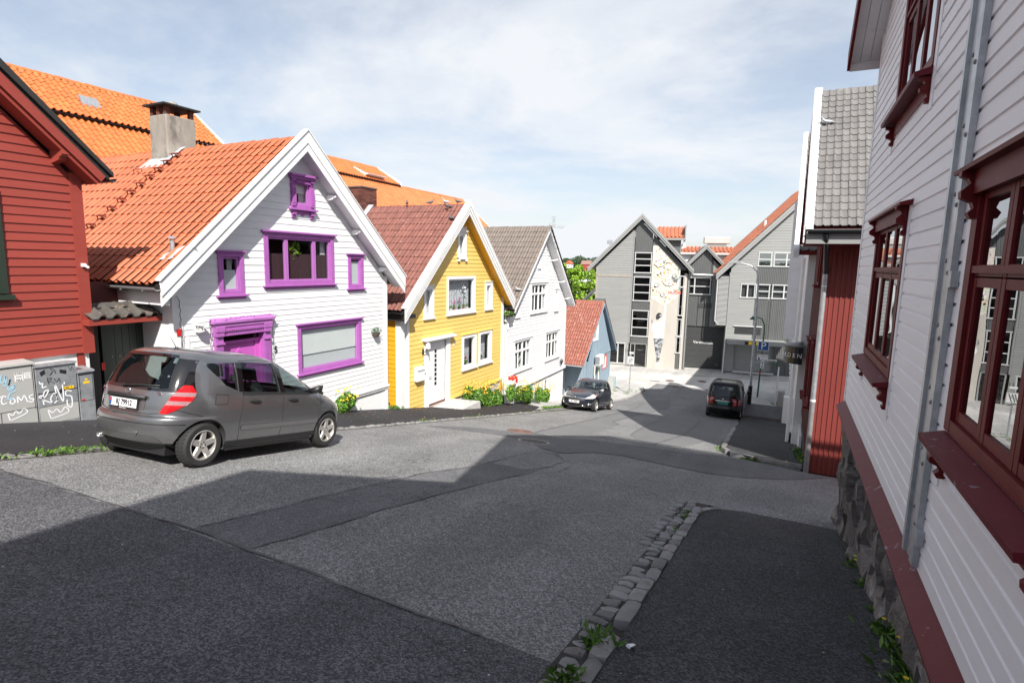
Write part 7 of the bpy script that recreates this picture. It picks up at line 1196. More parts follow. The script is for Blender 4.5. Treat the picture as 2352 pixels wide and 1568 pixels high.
zsA = sorted(set([.20, .22, .25, .28, .34, .42, .50, .56, .60, .63, .655, .67, .68, .69, .70, .72, .76, .80, .84, .88, .92, .96, 1.0, 1.04, 1.08, 1.12, 1.16, 1.20, 1.24, 1.28, 1.32, 1.36, 1.40, 1.44, 1.47, 1.50, 1.52, 1.54, 1.56, 1.573, 1.583, 1.59]))
q3 = [(-1.34, 1.40), (-.96, 1.10), (-.76, 1.04), (-.76, 1.445), (-1.28, 1.43)]
swA = [[(-.68, 1.03), (.05, 1.005), (-.02, 1.455), (-.66, 1.455)], [(.15, 1.0), (.98, .985), (.42, 1.37), (.08, 1.45)], [(-.98, 1.12), (-.77, 1.04), (-.765, 1.445), (-1.30, 1.42)]]
mA = cmtx(-8.0, 5.87, 1, .192, .092)
CA, bodyA = car('grey_hatchback', 'metallic grey five-door hatchback parked at the left kerb, rear to viewer', mA, BA, PAINTG, zsA, .74, swA, [(-1, [(-.60, 1.06), (.60, 1.06), (.50, 1.47), (-.50, 1.47)]), (1, [(-.70, 1.04), (.70, 1.04), (.56, 1.46), (-.56, 1.46)])], (-1.284, 1.284), .305, .19, RIM)
def LP(o, nm, mt, root, sm=0): return o.build(nm, mt, root, smooth=sm, local=True)
# black glazing surround of the hatch, wiper, lamps, bumper details
for s_ in (-1, 1):
    a = patch(BA, [(s_*.60, 1.03), (s_*.80, 1.03), (s_*.66, 1.46), (s_*.50, 1.47)], 10, 8, .003, 'end', -1); LP(a, 'hatch_glazing', GLASSBLK, CA)
    # tail lamp: red with two pale bands, wrapping the corner
    def lamp(z0, z1, y0, y1, x0, x1, mt, off=.006):
        a1 = patch(BA, [(s_*y0[0], z0), (s_*.835, z0), (s_*.80, z1), (s_*y0[1], z1)], 8, 5, off, 'end', -1); a2_rows = []
        return LP(a1, 'tail_lamp', mt, CA)
    for (z0, z1, ya, yb, xa, xb, mt) in ((.73, .85, .55, .60, -1.72, -1.57, REDL), (.85, .905, .60, .625, -1.55, -1.50, TAILC), (.905, .97, .625, .65, -1.50, -1.46, REDL), (.97, 1.025, .65, .675, -1.46, -1.44, TAILC), (1.025, 1.12, .675, .71, -1.44, -1.48, REDL)):
        rows = []
        for j in range(4):
            v = j/3; z = z0+(z1-z0)*v; yi = ya+(yb-ya)*v; xo = xa+(xb-xa)*v; row = []
            xr, xf, h = BA.R(z), BA.Fx(z), BA.H(z); xc, hl = (xr+xf)/2, (xf-xr)/2
            a0 = math.asin(min(1, (yi/h))**(BA.m/2)); a1 = math.acos(min(1, abs((xo-xc)/hl)**(BA.n/2)))
            for i in range(9): t = a0+(a1-a0)*i/8; row.append((xc-(hl+.008)*abs(math.cos(t))**(2/BA.n), s_*(h+.008)*abs(math.sin(t))**(2/BA.m), z))
            rows.append(row)
        a = MB(); a.grid(rows); LP(a, 'tail_lamp', mt, CA)
a = patch(BA, [(-.80, 1.02), (.80, 1.02), (.79, 1.06), (-.79, 1.06)], 20, 2, .004, 'end', -1); LP(a, 'hatch_sill', GLASSBLK, CA); a = patch(BA, [(-.50, 1.47), (.50, 1.47), (.46, 1.51), (-.46, 1.51)], 16, 2, .003, 'end', -1); LP(a, 'hatch_top_glazing', GLASSBLK, CA)
a = MB(); xw = BA.end(.0, 1.06, -1); a.tube([(xw-.03, .08, 1.055), (xw-.025, -.15, 1.075), (xw+.0, -.55, 1.10)], [.018, .013, .008], 6); a.lathe([(.03, 0), (.03, .02), (0, .025)], (xw-.012, .10, 1.05), (-1, 0, 0), 10); LP(a, 'rear_wiper', BLACKM, CA)
a = MB(); xw = BA.end(0, .94, -1); a.box(xw-.03, xw, -.36, .36, .895, .945); LP(a, 'plate_light_strip', TRIMB, CA); a = patch(BA, [(-.34, .76), (.34, .76), (.34, .90), (-.34, .90)], 8, 4, .003, 'end', -1); LP(a, 'plate_recess', PAINTG, CA)
plate(CA, BA, -1, .02, .825, .52, .11, 'RJ 79912', foot='Bertel O. Steen')
a = MB(); xw = BA.end(0, .985, -1)-.006; a.lathe([(.046, 0), (.046, .008), (.038, .008), (.038, 0)], (xw, .0, .985), (-1, 0, 0), 24, True)
for t in (math.pi/2, math.pi/2+2.094, math.pi/2+4.189): a.prism([(xw-.004, math.cos(t)*.042, .985+math.sin(t)*.042), (xw-.004, math.cos(t+1.2)*.009, .985+math.sin(t+1.2)*.009), (xw-.004, math.cos(t-1.2)*.009, .985+math.sin(t-1.2)*.009)], (-.006, 0, 0))
LP(a, 'star_emblem', CHROME, CA)
for tx, yy in (('A160', .52), ('CDI', -.50)): z = .985; xe = BA.end(yy, z, -1)-.006; text('model_lettering', tx, .065, CHROME, CA, XF[CA.name] @ Matrix(((0, 0, -1, xe), (-1, 0, 0, yy), (0, 1, 0, z), (0, 0, 0, 1))), .003, sx=.95)
for pts, md in (([(-.70, .72), (-.74, .80), (-.60, .74), (.60, .74), (.74, .80)], 'end'),): LP(curve_on(BA, [(-.66, .745), (-.4, .715), (.4, .715), (.66, .745)], .005, .0, 'end', -1), 'hatch_gap', GAP, CA)
for s_ in (-1, 1): LP(curve_on(BA, [(s_*.66, .745), (s_*.60, .78), (s_*.57, .80)], .005, 0, 'end', -1), 'hatch_gap', GAP, CA)
LP(curve_on(BA, [(-.80, .595), (-.5, .59), (.5, .59), (.80, .595)], .006, .001, 'end', -1), 'bumper_crease', GAP, CA)
a = patch(BA, [(-.62, .345), (.62, .345), (.55, .43), (-.55, .43)], 16, 3, .004, 'end', -1); LP(a, 'lower_valance', M('valance_paint', (.175, .172, .175), .35, .05, 5, metal=.7, coat=.4), CA)
a = MB(); xw = BA.end(.45, .35, -1); a.lathe([(.028, -.10), (.034, .03), (.030, .03), (.024, -.08)], (xw, .47, .33), (-1, 0, 0), 16, True); LP(a, 'exhaust_tip', CHROME, CA)
a = MB(); a.lathe([(.03, 0), (.034, .004), (.03, .006)], (BA.end(-.30, .45, -1)-.001, -.30, .45), (-1, 0, 0), 18); LP(a, 'tow_eye_cover', PAINTG, CA)
for s_ in (-1, 1):
    for pts in ([(-.72, .30), (-.74, .55), (-.71, .80), (-.70, 1.0), (-.69, 1.47)], [(.10, .30), (.12, .6), (.10, 1.0), (.03, 1.47)], [(1.02, .34), (.98, .55), (1.02, .80), (1.06, .96)], [(-.72, .30), (.98, .32)], [(-1.34, .70), (-1.62, .78), (-1.68, .80)], [(-.69, 1.475), (-.3, 1.50), (.05, 1.475), (.45, 1.39), (.9, 1.08)]):
        LP(curve_on(BA, pts, .0045, -.001, 'side', s_), 'door_gap', GAP, CA)
    LP(patch(BA, [(-.70, .47), (.96, .47), (.96, .535), (-.70, .535)], 20, 3, .010, 'side', s_), 'side_moulding', M('moulding_grey', (.20, .196, .20), .45, .05, 4, metal=.5) if s_ == -1 else MAT['moulding_grey'], CA)
    LP(patch(BA, [(-.95, .24), (.95, .24), (.95, .315), (-.95, .315)], 16, 3, .012, 'side', s_), 'sill_trim', TRIMB, CA)
    LP(patch(BA, [(-.70, .985), (1.02, .965), (1.0, .99), (-.70, 1.03)], 20, 2, .005, 'side', s_), 'belt_trim', TRIMB, CA); LP(patch(BA, [(.055, 1.0), (.15, .995), (.08, 1.455), (-.02, 1.46)], 4, 8, .004, 'side', s_), 'pillar_trim', GLASSBLK, CA); LP(patch(BA, [(-.765, 1.04), (-.68, 1.03), (-.66, 1.455), (-.76, 1.45)], 4, 8, .004, 'side', s_), 'pillar_trim', GLASSBLK, CA)
    for x in (-.47, .33): a = MB(); yb = s_*(BA.side(x, .88)+.004); a.lathe([(.012, -.11), (.03, -.06), (.034, 0), (.03, .06), (.012, .11)], (x, yb, .885), (1, 0, -.06), 10); LP(a, 'door_handle', TRIMB, CA, 40)
    a = MB(); ym = s_*(BA.side(.78, 1.02)); a.hexa([(.74, ym, 1.0), (.86, ym, 1.0), (.86, ym+s_*.20, 1.0), (.76, ym+s_*.21, 1.0), (.74, ym, 1.05), (.86, ym, 1.05), (.88, ym+s_*.20, 1.13), (.76, ym+s_*.21, 1.13)]); LP(a, 'wing_mirror', PAINTG if s_ > 0 else BLACKM, CA)
    LP(patch(BA, [(1.58, .70), (1.80, .68), (1.66, .82), (1.36, .86)], 8, 5, .004, 'side', s_), 'headlamp', CLEARL, CA)
s_ = -1; pts = [(-1.18, .86), (-.98, .86), (-.96, .99), (-1.16, 1.0), (-1.18, .86)]; LP(curve_on(BA, pts, .004, 0, 'side', -1), 'fuel_flap_gap', GAP, CA)
a = MB(); a.tube([(-1.18, 0, 1.585), (-1.30, 0, 1.75)], [.006, .003], 5); a.lathe([(.04, 0), (.02, .03), (0, .03)], (-1.18, 0, 1.575), n=10); LP(a, 'antenna', BLACKM, CA)
seats(CA, ((.25, (-.36, .36)), (-.55, (-.40, 0, .40))), .52, .48); a = MB(); a.box(.62, 1.25, -.72, .72, .72, .98); LP(a, 'dashboard', SEATM, CA); a = MB(); a.lathe([(.17, -.012), (.185, 0), (.17, .012)], (.58, .37, .98), (-1, 0, .5), 20, True); LP(a, 'steering_wheel', BLACKM, CA); a = MB(); a.box(-1.5, -.75, -.62, .62, .70, .74); LP(a, 'load_floor', SEATM, CA)
# ---------------------------------------------------------------- small dark hatchback facing uphill
BC = Body(rear=[(.20, -1.78), (.30, -1.86), (.50, -1.90), (.65, -1.89), (.80, -1.86), (.95, -1.80), (1.1, -1.70), (1.28, -1.52), (1.40, -1.36), (1.46, -1.2), (1.49, -.9)],
          front=[(.20, 1.94), (.30, 2.04), (.45, 2.08), (.58, 2.06), (.66, 1.99), (.72, 1.86), (.80, 1.62), (.88, 1.32), (.94, 1.08), (.99, .92), (1.10, .68), (1.28, .30), (1.40, .0), (1.46, -.2), (1.49, -.45)],
          half=[(.20, .76), (.30, .82), (.45, .85), (.62, .855), (.80, .845), (.92, .82), (.99, .795), (1.10, .755), (1.28, .69), (1.40, .62), (1.46, .54), (1.49, .38)], n=4.4, m=2.5)
zsC = sorted(set(list(np.round(np.arange(.20, 1.46, .032), 3))+[.66, .70, .73, .76, .79, .82, .85, .88, .91, .94, .97, .99, 1.46, 1.475, 1.485, 1.49]))
swC = [[(-.80, .98), (-.10, .95), (-.14, 1.36), (-.76, 1.36)], [(-.02, .95), (.72, .95), (.30, 1.25), (-.04, 1.36)], [(-1.30, 1.02), (-.90, .99), (-.86, 1.34), (-1.16, 1.31)]]
CC, bodyC = car('dark_hatchback', 'small dark blue-grey hatchback parked downhill, facing the viewer', cmtx(-8.42, 25.75, -1, .187), BC, PAINTB, zsC, .72, swC, [(-1, [(-.58, 1.0), (.58, 1.0), (.50, 1.36), (-.50, 1.36)]), (1, [(-.68, 1.0), (.68, 1.0), (.52, 1.37), (-.52, 1.37)])], (-1.255, 1.255), .30, .19, RIM)
seats(CC, ((.05, (-.34, .34)), (-.75, (-.36, .36))), .48, .46); a = MB(); a.box(.55, 1.1, -.68, .68, .70, .93); LP(a, 'dashboard', SEATM, CC); a = MB(); a.lathe([(.17, -.012), (.185, 0), (.17, .012)], (.50, .34, .95), (-1, 0, .5), 20, True); LP(a, 'steering_wheel', BLACKM, CC)
def hood_patch(B, c, mt, nm, root, off=.006): LP(patch(B, c, 10, 6, off, 'end', 1), nm, mt, root)
for s_ in (-1, 1):
    hood_patch(BC, [(s_*.44, .60), (s_*.74, .62), (s_*.79, .80), (s_*.62, .74)], CLEARL, 'headlamp', CC); LP(patch(BC, [(1.40, .66), (1.72, .62), (1.55, .76), (1.30, .82)], 6, 5, .006, 'side', s_), 'headlamp', CLEARL, CC); hood_patch(BC, [(s_*.72, .75), (s_*.78, .76), (s_*.785, .795), (s_*.74, .785)], ORANGEL, 'turn_signal', CC, .010)
    hood_patch(BC, [(s_*.36, .28), (s_*.66, .30), (s_*.68, .40), (s_*.44, .40)], TRIMB, 'fog_recess', CC); a = MB(); a.lathe([(.055, 0), (.05, .02), (0, .022)], (BC.end(s_*.60, .35, 1)+.004, s_*.60, .35), (1, 0, 0), 16); LP(a, 'fog_lamp', CLEARL, CC)
    LP(curve_on(BC, [(s_*.30, .27), (s_*.50, .275)], .012, .006, 'end', 1), 'chrome_strip', CHROME, CC); LP(curve_on(BC, [(s_*.66, .32), (s_*.76, .46)], .010, .006, 'end', 1), 'chrome_strip', CHROME, CC)
    for x in (-.28, .52): a = MB(); yb = s_*(BC.side(x, .84)+.006); a.box(x-.09, x+.09, min(yb, yb+s_*.02), max(yb, yb+s_*.02), .83, .855); LP(a, 'door_handle', PAINTB, CC)
    for pts in ([(-.86, .3), (-.86, .9), (-.80, 1.38)], [(-.06, .28), (-.04, .9), (-.10, 1.38)], [(.92, .32), (.96, .7), (.9, .93)]): LP(curve_on(BC, pts, .005, 0, 'side', s_), 'door_gap', GAP, CC)
    LP(patch(BC, [(-.85, .46), (.90, .46), (.90, .52), (-.85, .52)], 12, 2, .010, 'side', s_), 'side_moulding', TRIMB, CC)
    a = MB(); ym = s_*BC.side(.62, .97); a.hexa([(.58, ym, .96), (.68, ym, .96), (.70, ym+s_*.20, .95), (.60, ym+s_*.22, .95), (.58, ym, 1.0), (.68, ym, 1.0), (.70, ym+s_*.19, 1.08), (.60, ym+s_*.21, 1.08)]); LP(a, 'wing_mirror', MAT['silver_rim'] if s_ > 0 else PAINTB, CC)
hood_patch(BC, [(-.42, .545), (.42, .545), (.44, .60), (-.44, .60)], TRIMB, 'grille', CC); hood_patch(BC, [(-.46, .60), (.46, .60), (.46, .645), (-.46, .645)], CHROME, 'grille_bar', CC, .012); hood_patch(BC, [(-.38, .50), (.38, .50), (.42, .54), (-.42, .54)], TRIMB, 'grille', CC); hood_patch(BC, [(-.40, .28), (.40, .28), (.34, .37), (-.34, .37)], TRIMB, 'lower_intake', CC); hood_patch(BC, [(-.72, .205), (.72, .205), (.74, .235), (-.74, .235)], GREYT, 'lip', CC, .012)
a = MB(); xb_ = BC.end(0, .622, 1)+.014; a.lathe([(.055, 0), (.055, .008), (.044, .008), (.044, 0)], (xb_, 0, .622), (1, 0, 0), 20, True); a.box(xb_, xb_+.006, -.065, .065, .615, .629); LP(a, 'badge', CHROME, CC)
plate(CC, BC, 1, -.02, .435, .52, .11, 'RZ 30359'); LP(curve_on(BC, [(-.60, .985), (0, .975), (.60, .985)], .010, .01, 'end', 1), 'wiper', BLACKM, CC); a = MB(); a.box(.33, .36, -.11, .11, 1.24, 1.31); LP(a, 'inner_mirror', BLACKM, CC)
# ---------------------------------------------------------------- black van from behind
BV = Body(rear=[(.26, -2.30), (.34, -2.38), (.50, -2.42), (.62, -2.42), (.70, -2.385), (1.0, -2.37), (1.3, -2.30), (1.6, -2.20), (1.80, -2.11), (1.90, -2.02), (1.95, -1.9), (1.98, -1.6)],
          front=[(.26, 2.25), (.4, 2.38), (.7, 2.42), (.9, 2.34), (1.05, 2.1), (1.2, 1.72), (1.5, 1.3), (1.75, .95), (1.88, .72), (1.95, .5), (1.98, .2)],
          half=[(.26, .84), (.36, .88), (.6, .905), (.9, .905), (1.1, .895), (1.4, .85), (1.65, .80), (1.80, .755), (1.90, .69), (1.95, .62), (1.98, .48)], n=9.0, m=3.2)
zsV = list(np.round(np.arange(.26, 1.9, .045), 3))+[1.9, 1.925, 1.945, 1.96, 1.972, 1.98]
swV = [[(-2.0, 1.18), (-1.1, 1.16), (-1.1, 1.70), (-1.85, 1.70)], [(-1.0, 1.16), (.2, 1.15), (.2, 1.70), (-1.0, 1.70)], [(.32, 1.15), (1.40, 1.14), (.95, 1.58), (.35, 1.70)]]
mV = cmtx(-2.58, 32.8, 1, .105)
CV, bodyV = car('black_van', 'black passenger van parked at the right kerb, rear to viewer', mV, BV, PAINTK, zsV, .95, swV, [(-1, [(-.68, 1.20), (.68, 1.20), (.60, 1.72), (-.60, 1.72)]), (1, [(-.74, 1.18), (.74, 1.18), (.62, 1.74), (-.62, 1.74)])], (-1.45, 1.40), .33, .21, MAT['silver_rim'])
seats(CV, ((.6, (-.4, .4)), (-.5, (-.5, 0, .5)), (-1.5, (-.5, .0, .5))), .75, .46)
for s_ in (-1, 1):
    for z0, z1, mt in ((.80, .97, REDL), (.97, 1.05, TAILC), (1.05, 1.13, REDL)): LP(patch(BV, [(s_*.74, z0), (s_*.885, z0), (s_*.875, z1), (s_*.74, z1)], 5, 3, .006, 'end', -1), 'tail_lamp', mt, CV); LP(patch(BV, [(-2.34, z0), (-2.26, z0), (-2.26, z1), (-2.32, z1)], 3, 3, .006, 'side', s_), 'tail_lamp', mt, CV)
    a = MB(); ym = s_*BV.side(1.25, 1.2); a.hexa([(1.22, ym, 1.14), (1.32, ym, 1.14), (1.32, ym+s_*.24, 1.12), (1.22, ym+s_*.24, 1.12), (1.22, ym, 1.2), (1.32, ym, 1.2), (1.34, ym+s_*.24, 1.36), (1.24, ym+s_*.24, 1.36)]); LP(a, 'wing_mirror', PAINTK, CV)
LP(patch(BV, [(-.35, .965), (.35, .965), (.36, 1.01), (-.36, 1.01)], 8, 2, .02, 'end', -1), 'chrome_handle', CHROME, CV); plate(CV, BV, -1, .0, .88, .52, .13, 'RK 43116', PLATEG); LP(curve_on(BV, [(-.74, .72), (0, .705), (.74, .72)], .006, .002, 'end', -1), 'hatch_gap', GAP, CV); a = MB(); xw = BV.end(0, 1.22, -1); a.tube([(xw-.03, .15, 1.20), (xw-.02, -.2, 1.24), (xw-.01, -.5, 1.23)], .012, 5); LP(a, 'rear_wiper', BLACKM, CV)
a = MB(); xw = BV.end(0, 1.08, -1)-.004; a.lathe([(.05, 0), (.05, .006), (.036, .006), (.036, 0)], (xw, 0, 1.09), (-1, 0, 0), 16, True); a.box(xw-.006, xw, -.04, .04, 1.082, 1.098); LP(a, 'badge', CHROME, CV); LP(patch(BV, [(-.66, 1.82), (.66, 1.82), (.62, 1.875), (-.62, 1.875)], 12, 2, .05, 'end', -1), 'roof_spoiler', PAINTK, CV)
for tx, yy, z in (('HI-ACE', .55, 1.0), ('D-4D', .55, .66), ('4x4', -.5, 1.0)): xe = BV.end(yy, z, -1)-.006; text('model_lettering', tx, .055, CHROME, CV, XF[CV.name] @ Matrix(((0, 0, -1, xe), (-1, 0, 0, yy), (0, 1, 0, z), (0, 0, 0, 1))), .003)
a = MB(); a.prism([(-2.30, -.30, 1.18), (-2.30, -.62, 1.18), (-2.30, -.60, 1.45), (-2.30, -.42, 1.50), (-2.30, -.32, 1.40)], (.04, 0, 0)); LP(a, 'parcel_in_window', BLACKM, CV)
# ================================================================ plants, birds, distance
def bush(label, c, rx, ry, h, n, nf, mats, seed, group='poppy bushes along the house fronts'):
    t = thing('poppy_bush', label, 'bush', c, group=group); c = Vector(c); a = MB(); r = random.Random(seed)
    k = max(2, int(ry*rx*14))
    for i in range(k): p = c+Vector((r.uniform(-.55, .55)*rx, r.uniform(-.75, .75)*ry, h*r.uniform(.35, .62))); leaf_cloud(a, p, rx*.6, min(ry*.6, .34), h*.46, int(n*1.5)//k, .095, seed*10+i, .1, .3)
    a.build('foliage', LEAF, t); s = MB()
    for m_i, mt in enumerate(mats):
        b = MB(); rr_ = random.Random(seed+m_i*5)
        for _ in range(nf//len(mats)):
            p = c+Vector((rr_.gauss(.15, .45)*rx, rr_.uniform(-1.0, 1.0)*ry, h*rr_.uniform(.75, 1.32))); nrm = Vector((rr_.gauss(.5, .5), rr_.gauss(-.4, .5), 1)).normalized(); tt = nrm.orthogonal().normalized(); bb = nrm.cross(tt); q = rr_.uniform(.022, .036)
            b.add([p]+[p+(tt*math.cos(6.283*i/6)+bb*math.sin(6.283*i/6))*q+nrm*q*.5 for i in range(6)], [(0, i+1, (i+1) % 6+1) for i in range(6)]); s.tube([p-Vector((rr_.uniform(-.04, .04), rr_.uniform(-.04, .04), h*.35)), p], .004, 3, False)
        b.build('blossoms', mt, t)
    s.build('stems', LEAF_W, t)
bush('yellow poppy bush beside the white house plinth, in front of the grey car', (-10.55, 11.25, G(11.25)+.02), .30, .42, .55, 900, 26, [PETAL_Y], 1)
bush('yellow-orange poppy bush next to the doorstep of the yellow house', (-10.5, 17.75, G(17.75)+.1), .33, .55, .72, 1100, 44, [PETAL_Y, PETAL_O], 2)
bush('widest orange poppy bush below the yellow house wall', (-10.5, 19.1, G(19.1)+.05), .34, .80, .78, 1500, 70, [PETAL_O, PETAL_Y, PETAL_O], 3)
bush('orange poppy bush in front of the white downpipe', (-10.5, 20.7, G(20.7)+.05), .34, .75, .85, 1400, 60, [PETAL_O, PETAL_Y], 4)
bush('yellow poppy bush below the basement window of the second white house', (-10.5, 22.6, G(22.6)+.02), .32, .70, .85, 1200, 44, [PETAL_Y, PETAL_O], 5)
bush('poppy bush between the basement windows of the second white house', (-10.5, 23.9, G(23.9)+.02), .32, .65, .85, 1100, 44, [PETAL_Y, PETAL_O], 6)
bush('small poppy bush nearest the dark car', (-10.5, 25.7, G(25.7)+.02), .30, .50, .8, 900, 24, [PETAL_Y], 7)
wd_ = MB(); wf = MB(); rw = random.Random(11)
def tuft(x, y, s, n, z=0.0, fl=0):
    for _ in range(n):
        p = Vector((x+rw.gauss(0, s*.6), y+rw.gauss(0, s*.6), G(y)+z)); d = Vector((rw.gauss(0, .7), rw.gauss(0, .7), 1)).normalized(); L = s*rw.uniform(.5, 1.2); sd_ = d.cross(Vector((rw.gauss(0, 1), rw.gauss(0, 1), .1))).normalized()*L*rw.uniform(.10, .22); e = p+d*L; wd_.add([p, p+d*L*.5+sd_, e+Vector((d.x, d.y, -.2))*L*.3, p+d*L*.5-sd_], [(0, 1, 2), (0, 2, 3)])
    for _ in range(fl): p = Vector((x+rw.gauss(0, s*.5), y+rw.gauss(0, s*.5), G(y)+z+s*rw.uniform(.7, 1.4))); q = .018; wf.add([p+Vector((q*math.cos(t), q*math.sin(t), q*.4)) for t in (0, 1.05, 2.1, 3.14, 4.2, 5.2)], [(0, 1, 2, 3, 4, 5)])
for k in range(85): tuft(-8.70+rw.uniform(-.06, .08), rw.uniform(1.6, 5.0), .075, 9, .02)
for k in range(30): tuft(-8.74+rw.uniform(-.04, .05), rw.choice([rw.uniform(12, 13), rw.uniform(14.6, 15.6), rw.uniform(17, 22)]), .06, 9, .03, int(rw.random() > .8))
for k in range(60): tuft(-9.25+rw.uniform(-.15, .1), rw.uniform(22.0, 24.2), .09, 10, .03)
for k in range(26): tuft(-11.0+rw.uniform(-.15, .12), rw.uniform(13.45, 14.3), .12, 10, .03, int(rw.random() > .85))
for k in range(46): tuft(.80+rw.uniform(-.12, .08)-.012*k*0, rw.uniform(15.7, 19.6), .12, 12, .1, int(rw.random() > .86))
for k in range(34): tuft(rw.uniform(-.7, .75), 15.60+rw.uniform(-.05, .05), .07, 10, .01, int(rw.random() > .9))
for k in range(40): tuft(-1.42+rw.uniform(-.06, .10), rw.uniform(16.4, 23), .09, 10, .01)
for y, s, n in ((3.5, .09, 40), (3.42, .10, 40), (3.62, .07, 24), (2.86, .10, 50), (2.95, .08, 30), (6.9, .05, 14), (7.6, .06, 26), (7.9, .07, 34), (6.5, .04, 10), (5.9, .04, 8), (4.7, .035, 8), (4.2, .03, 8), (5.4, .035, 8)): tuft(-1.0+rw.uniform(-.03, .03), y, s, n, .03)
for y, s, n, fl in ((8.4, .05, 16, 0), (7.6, .06, 20, 0), (6.95, .09, 40, 2), (6.3, .08, 40, 1), (5.6, .07, 30, 0), (5.05, .11, 60, 1), (4.7, .10, 60, 1), (4.35, .14, 60, 0), (4.1, .10, 60, 1), (3.9, .09, 50, 0)): tuft(1.0-.012*y+.02, y, s, n, .05, fl)
for k in range(14): tuft(-8.9+rw.uniform(-.4, .3), rw.uniform(35.2, 37.5), .10, 8, .05, int(rw.random() > .8))
for k in range(10): tuft(-10.0+rw.uniform(-.4, .4), rw.uniform(33.5, 36.3), .10, 8, .05)
for k in range(12): tuft(.1+rw.uniform(-.2, .2), rw.uniform(37, 39), .16, 12, .1)
w_o = wd_.build('weeds', LEAF_W, kind='stuff'); w_o['label'] = 'green weeds growing along kerbs and wall feet'; w_o['category'] = 'weeds'; f_o = wf.build('weed_flowers', PETAL_Y, kind='stuff'); f_o['label'] = 'small yellow weed flowers along kerbs and walls'; f_o['category'] = 'flowers'
lt_ = MB(); rl_ = random.Random(5)
for k in range(260):
    x, y = (rl_.uniform(-8.4, .7), rl_.uniform(1.5, 9)) if k < 150 else (rl_.uniform(-10.6, -8.8), rl_.uniform(3, 22))
    q = rl_.uniform(.004, .011) if k < 150 else rl_.uniform(.006, .018); an_ = rl_.uniform(0, 6); off = .06 if x > -.86 or x < -8.78 else .016; lt_.add([(x+q*math.cos(an_+t), y+q*.7*math.sin(an_+t), G(y+q*.7*math.sin(an_+t))+off) for t in (0, 1.6, 3.1, 4.6)], [(0, 1, 2, 3)])
l_o = lt_.build('litter_specks', M('pale_grit', (.55, .52, .48), .8, .2, 9, rnd=.5), kind='stuff'); l_o['label'] = 'scattered pale grit and petals on the asphalt'; l_o['category'] = 'grit'
pt_ = MB()
for k in range(170):
    y = rl_.uniform(10, 24); x = -10.5+abs(rl_.gauss(0, .7)); 
    if x > -8.9: continue
    q = rl_.uniform(.012, .028); an_ = rl_.uniform(0, 6); pt_.add([(x+q*math.cos(an_+t), y+q*.7*math.sin(an_+t), G(y+q*.7*math.sin(an_+t))+.062) for t in (0, 1.6, 3.1, 4.6)], [(0, 1, 2, 3)])
p_o = pt_.build('fallen_petals', PETAL_O, kind='stuff'); p_o['label'] = 'fallen orange petals on the dark left pavement'; p_o['category'] = 'petals'
pc = MB(); pc.prism([(-.80, 3.50, G(3.5)+.06), (-.765, 3.475, G(3.475)+.06), (-.74, 3.51, G(3.51)+.07), (-.765, 3.535, G(3.535)+.06)], (.01, 0, .02)); tag(pc.build('paper_scrap', TRIMW), 'crumpled white paper scrap by the near kerb weeds', 'litter')
# pigeons
PG = M('pigeon_grey', (.10, .105, .12), .6, .3, 30); PGL = M('pigeon_pale', (.42, .44, .47), .6, .3, 30)
def pigeon(label, p, rz, mat, pitch=.35):
    R_ = Matrix.Translation(p) @ Matrix.Rotation(rz, 4, 'Z'); a = MB(); prof = []
    pts = [(-.19, .085, .004, .003), (-.13, .09, .028, .016), (-.06, .095, .05, .04), (.02, .10, .058, .055), (.08, .125, .048, .05), (.115, .165, .030, .032), (.125, .195, .028, .028), (.14, .215, .026, .024), (.158, .212, .012, .012), (.182, .205, .003, .003)]; n = 10; rows = []
    for (x, z, ry, rz_) in pts: rows.append([R_ @ Vector((x, ry*math.cos(6.283*k/n), z+rz_*math.sin(6.283*k/n))) for k in range(n+1)])
    a.grid(rows); [a.tube([R_ @ Vector((.02, s*.02, .06)), R_ @ Vector((.03, s*.02, .0))], .005, 5) for s in (-1, 1)]
    o = a.build('pigeon', mat, smooth=60); return tag(o, label, 'pigeon', 'pigeons on the roofs')
pigeon('dark pigeon on the red-brown ridge, leftmost of five', (-13.24, 17.6, 11.47), 2.2, PG); pigeon('dark pigeon on the red-brown ridge, second from the left', (-12.19, 17.6, 11.46), .5, PG); pigeon('pale pigeon on the red-brown ridge, facing left', (-11.44, 17.55, 11.46), 3.6, PGL); pigeon('dark pigeon just below the red-brown ridge', (-11.24, 17.35, 11.28), -2.2, PG); pigeon('dark pigeon on the ridge nearest the white gable tip', (-10.98, 17.62, 11.47), 3.3, PG); pigeon('dark pigeon resting on the red-brown slope beside the white verge', (-10.80, 16.93, 10.82), 2.9, PG); pigeon('grey pigeon low on the grey-brown tiled slope', (-10.62, 22.12, 8.16), 3.4, PGL); pigeon('pale pigeon sitting on the pale grey roof at the right', (.56, 16.72, 13.02), 3.2, PGL)
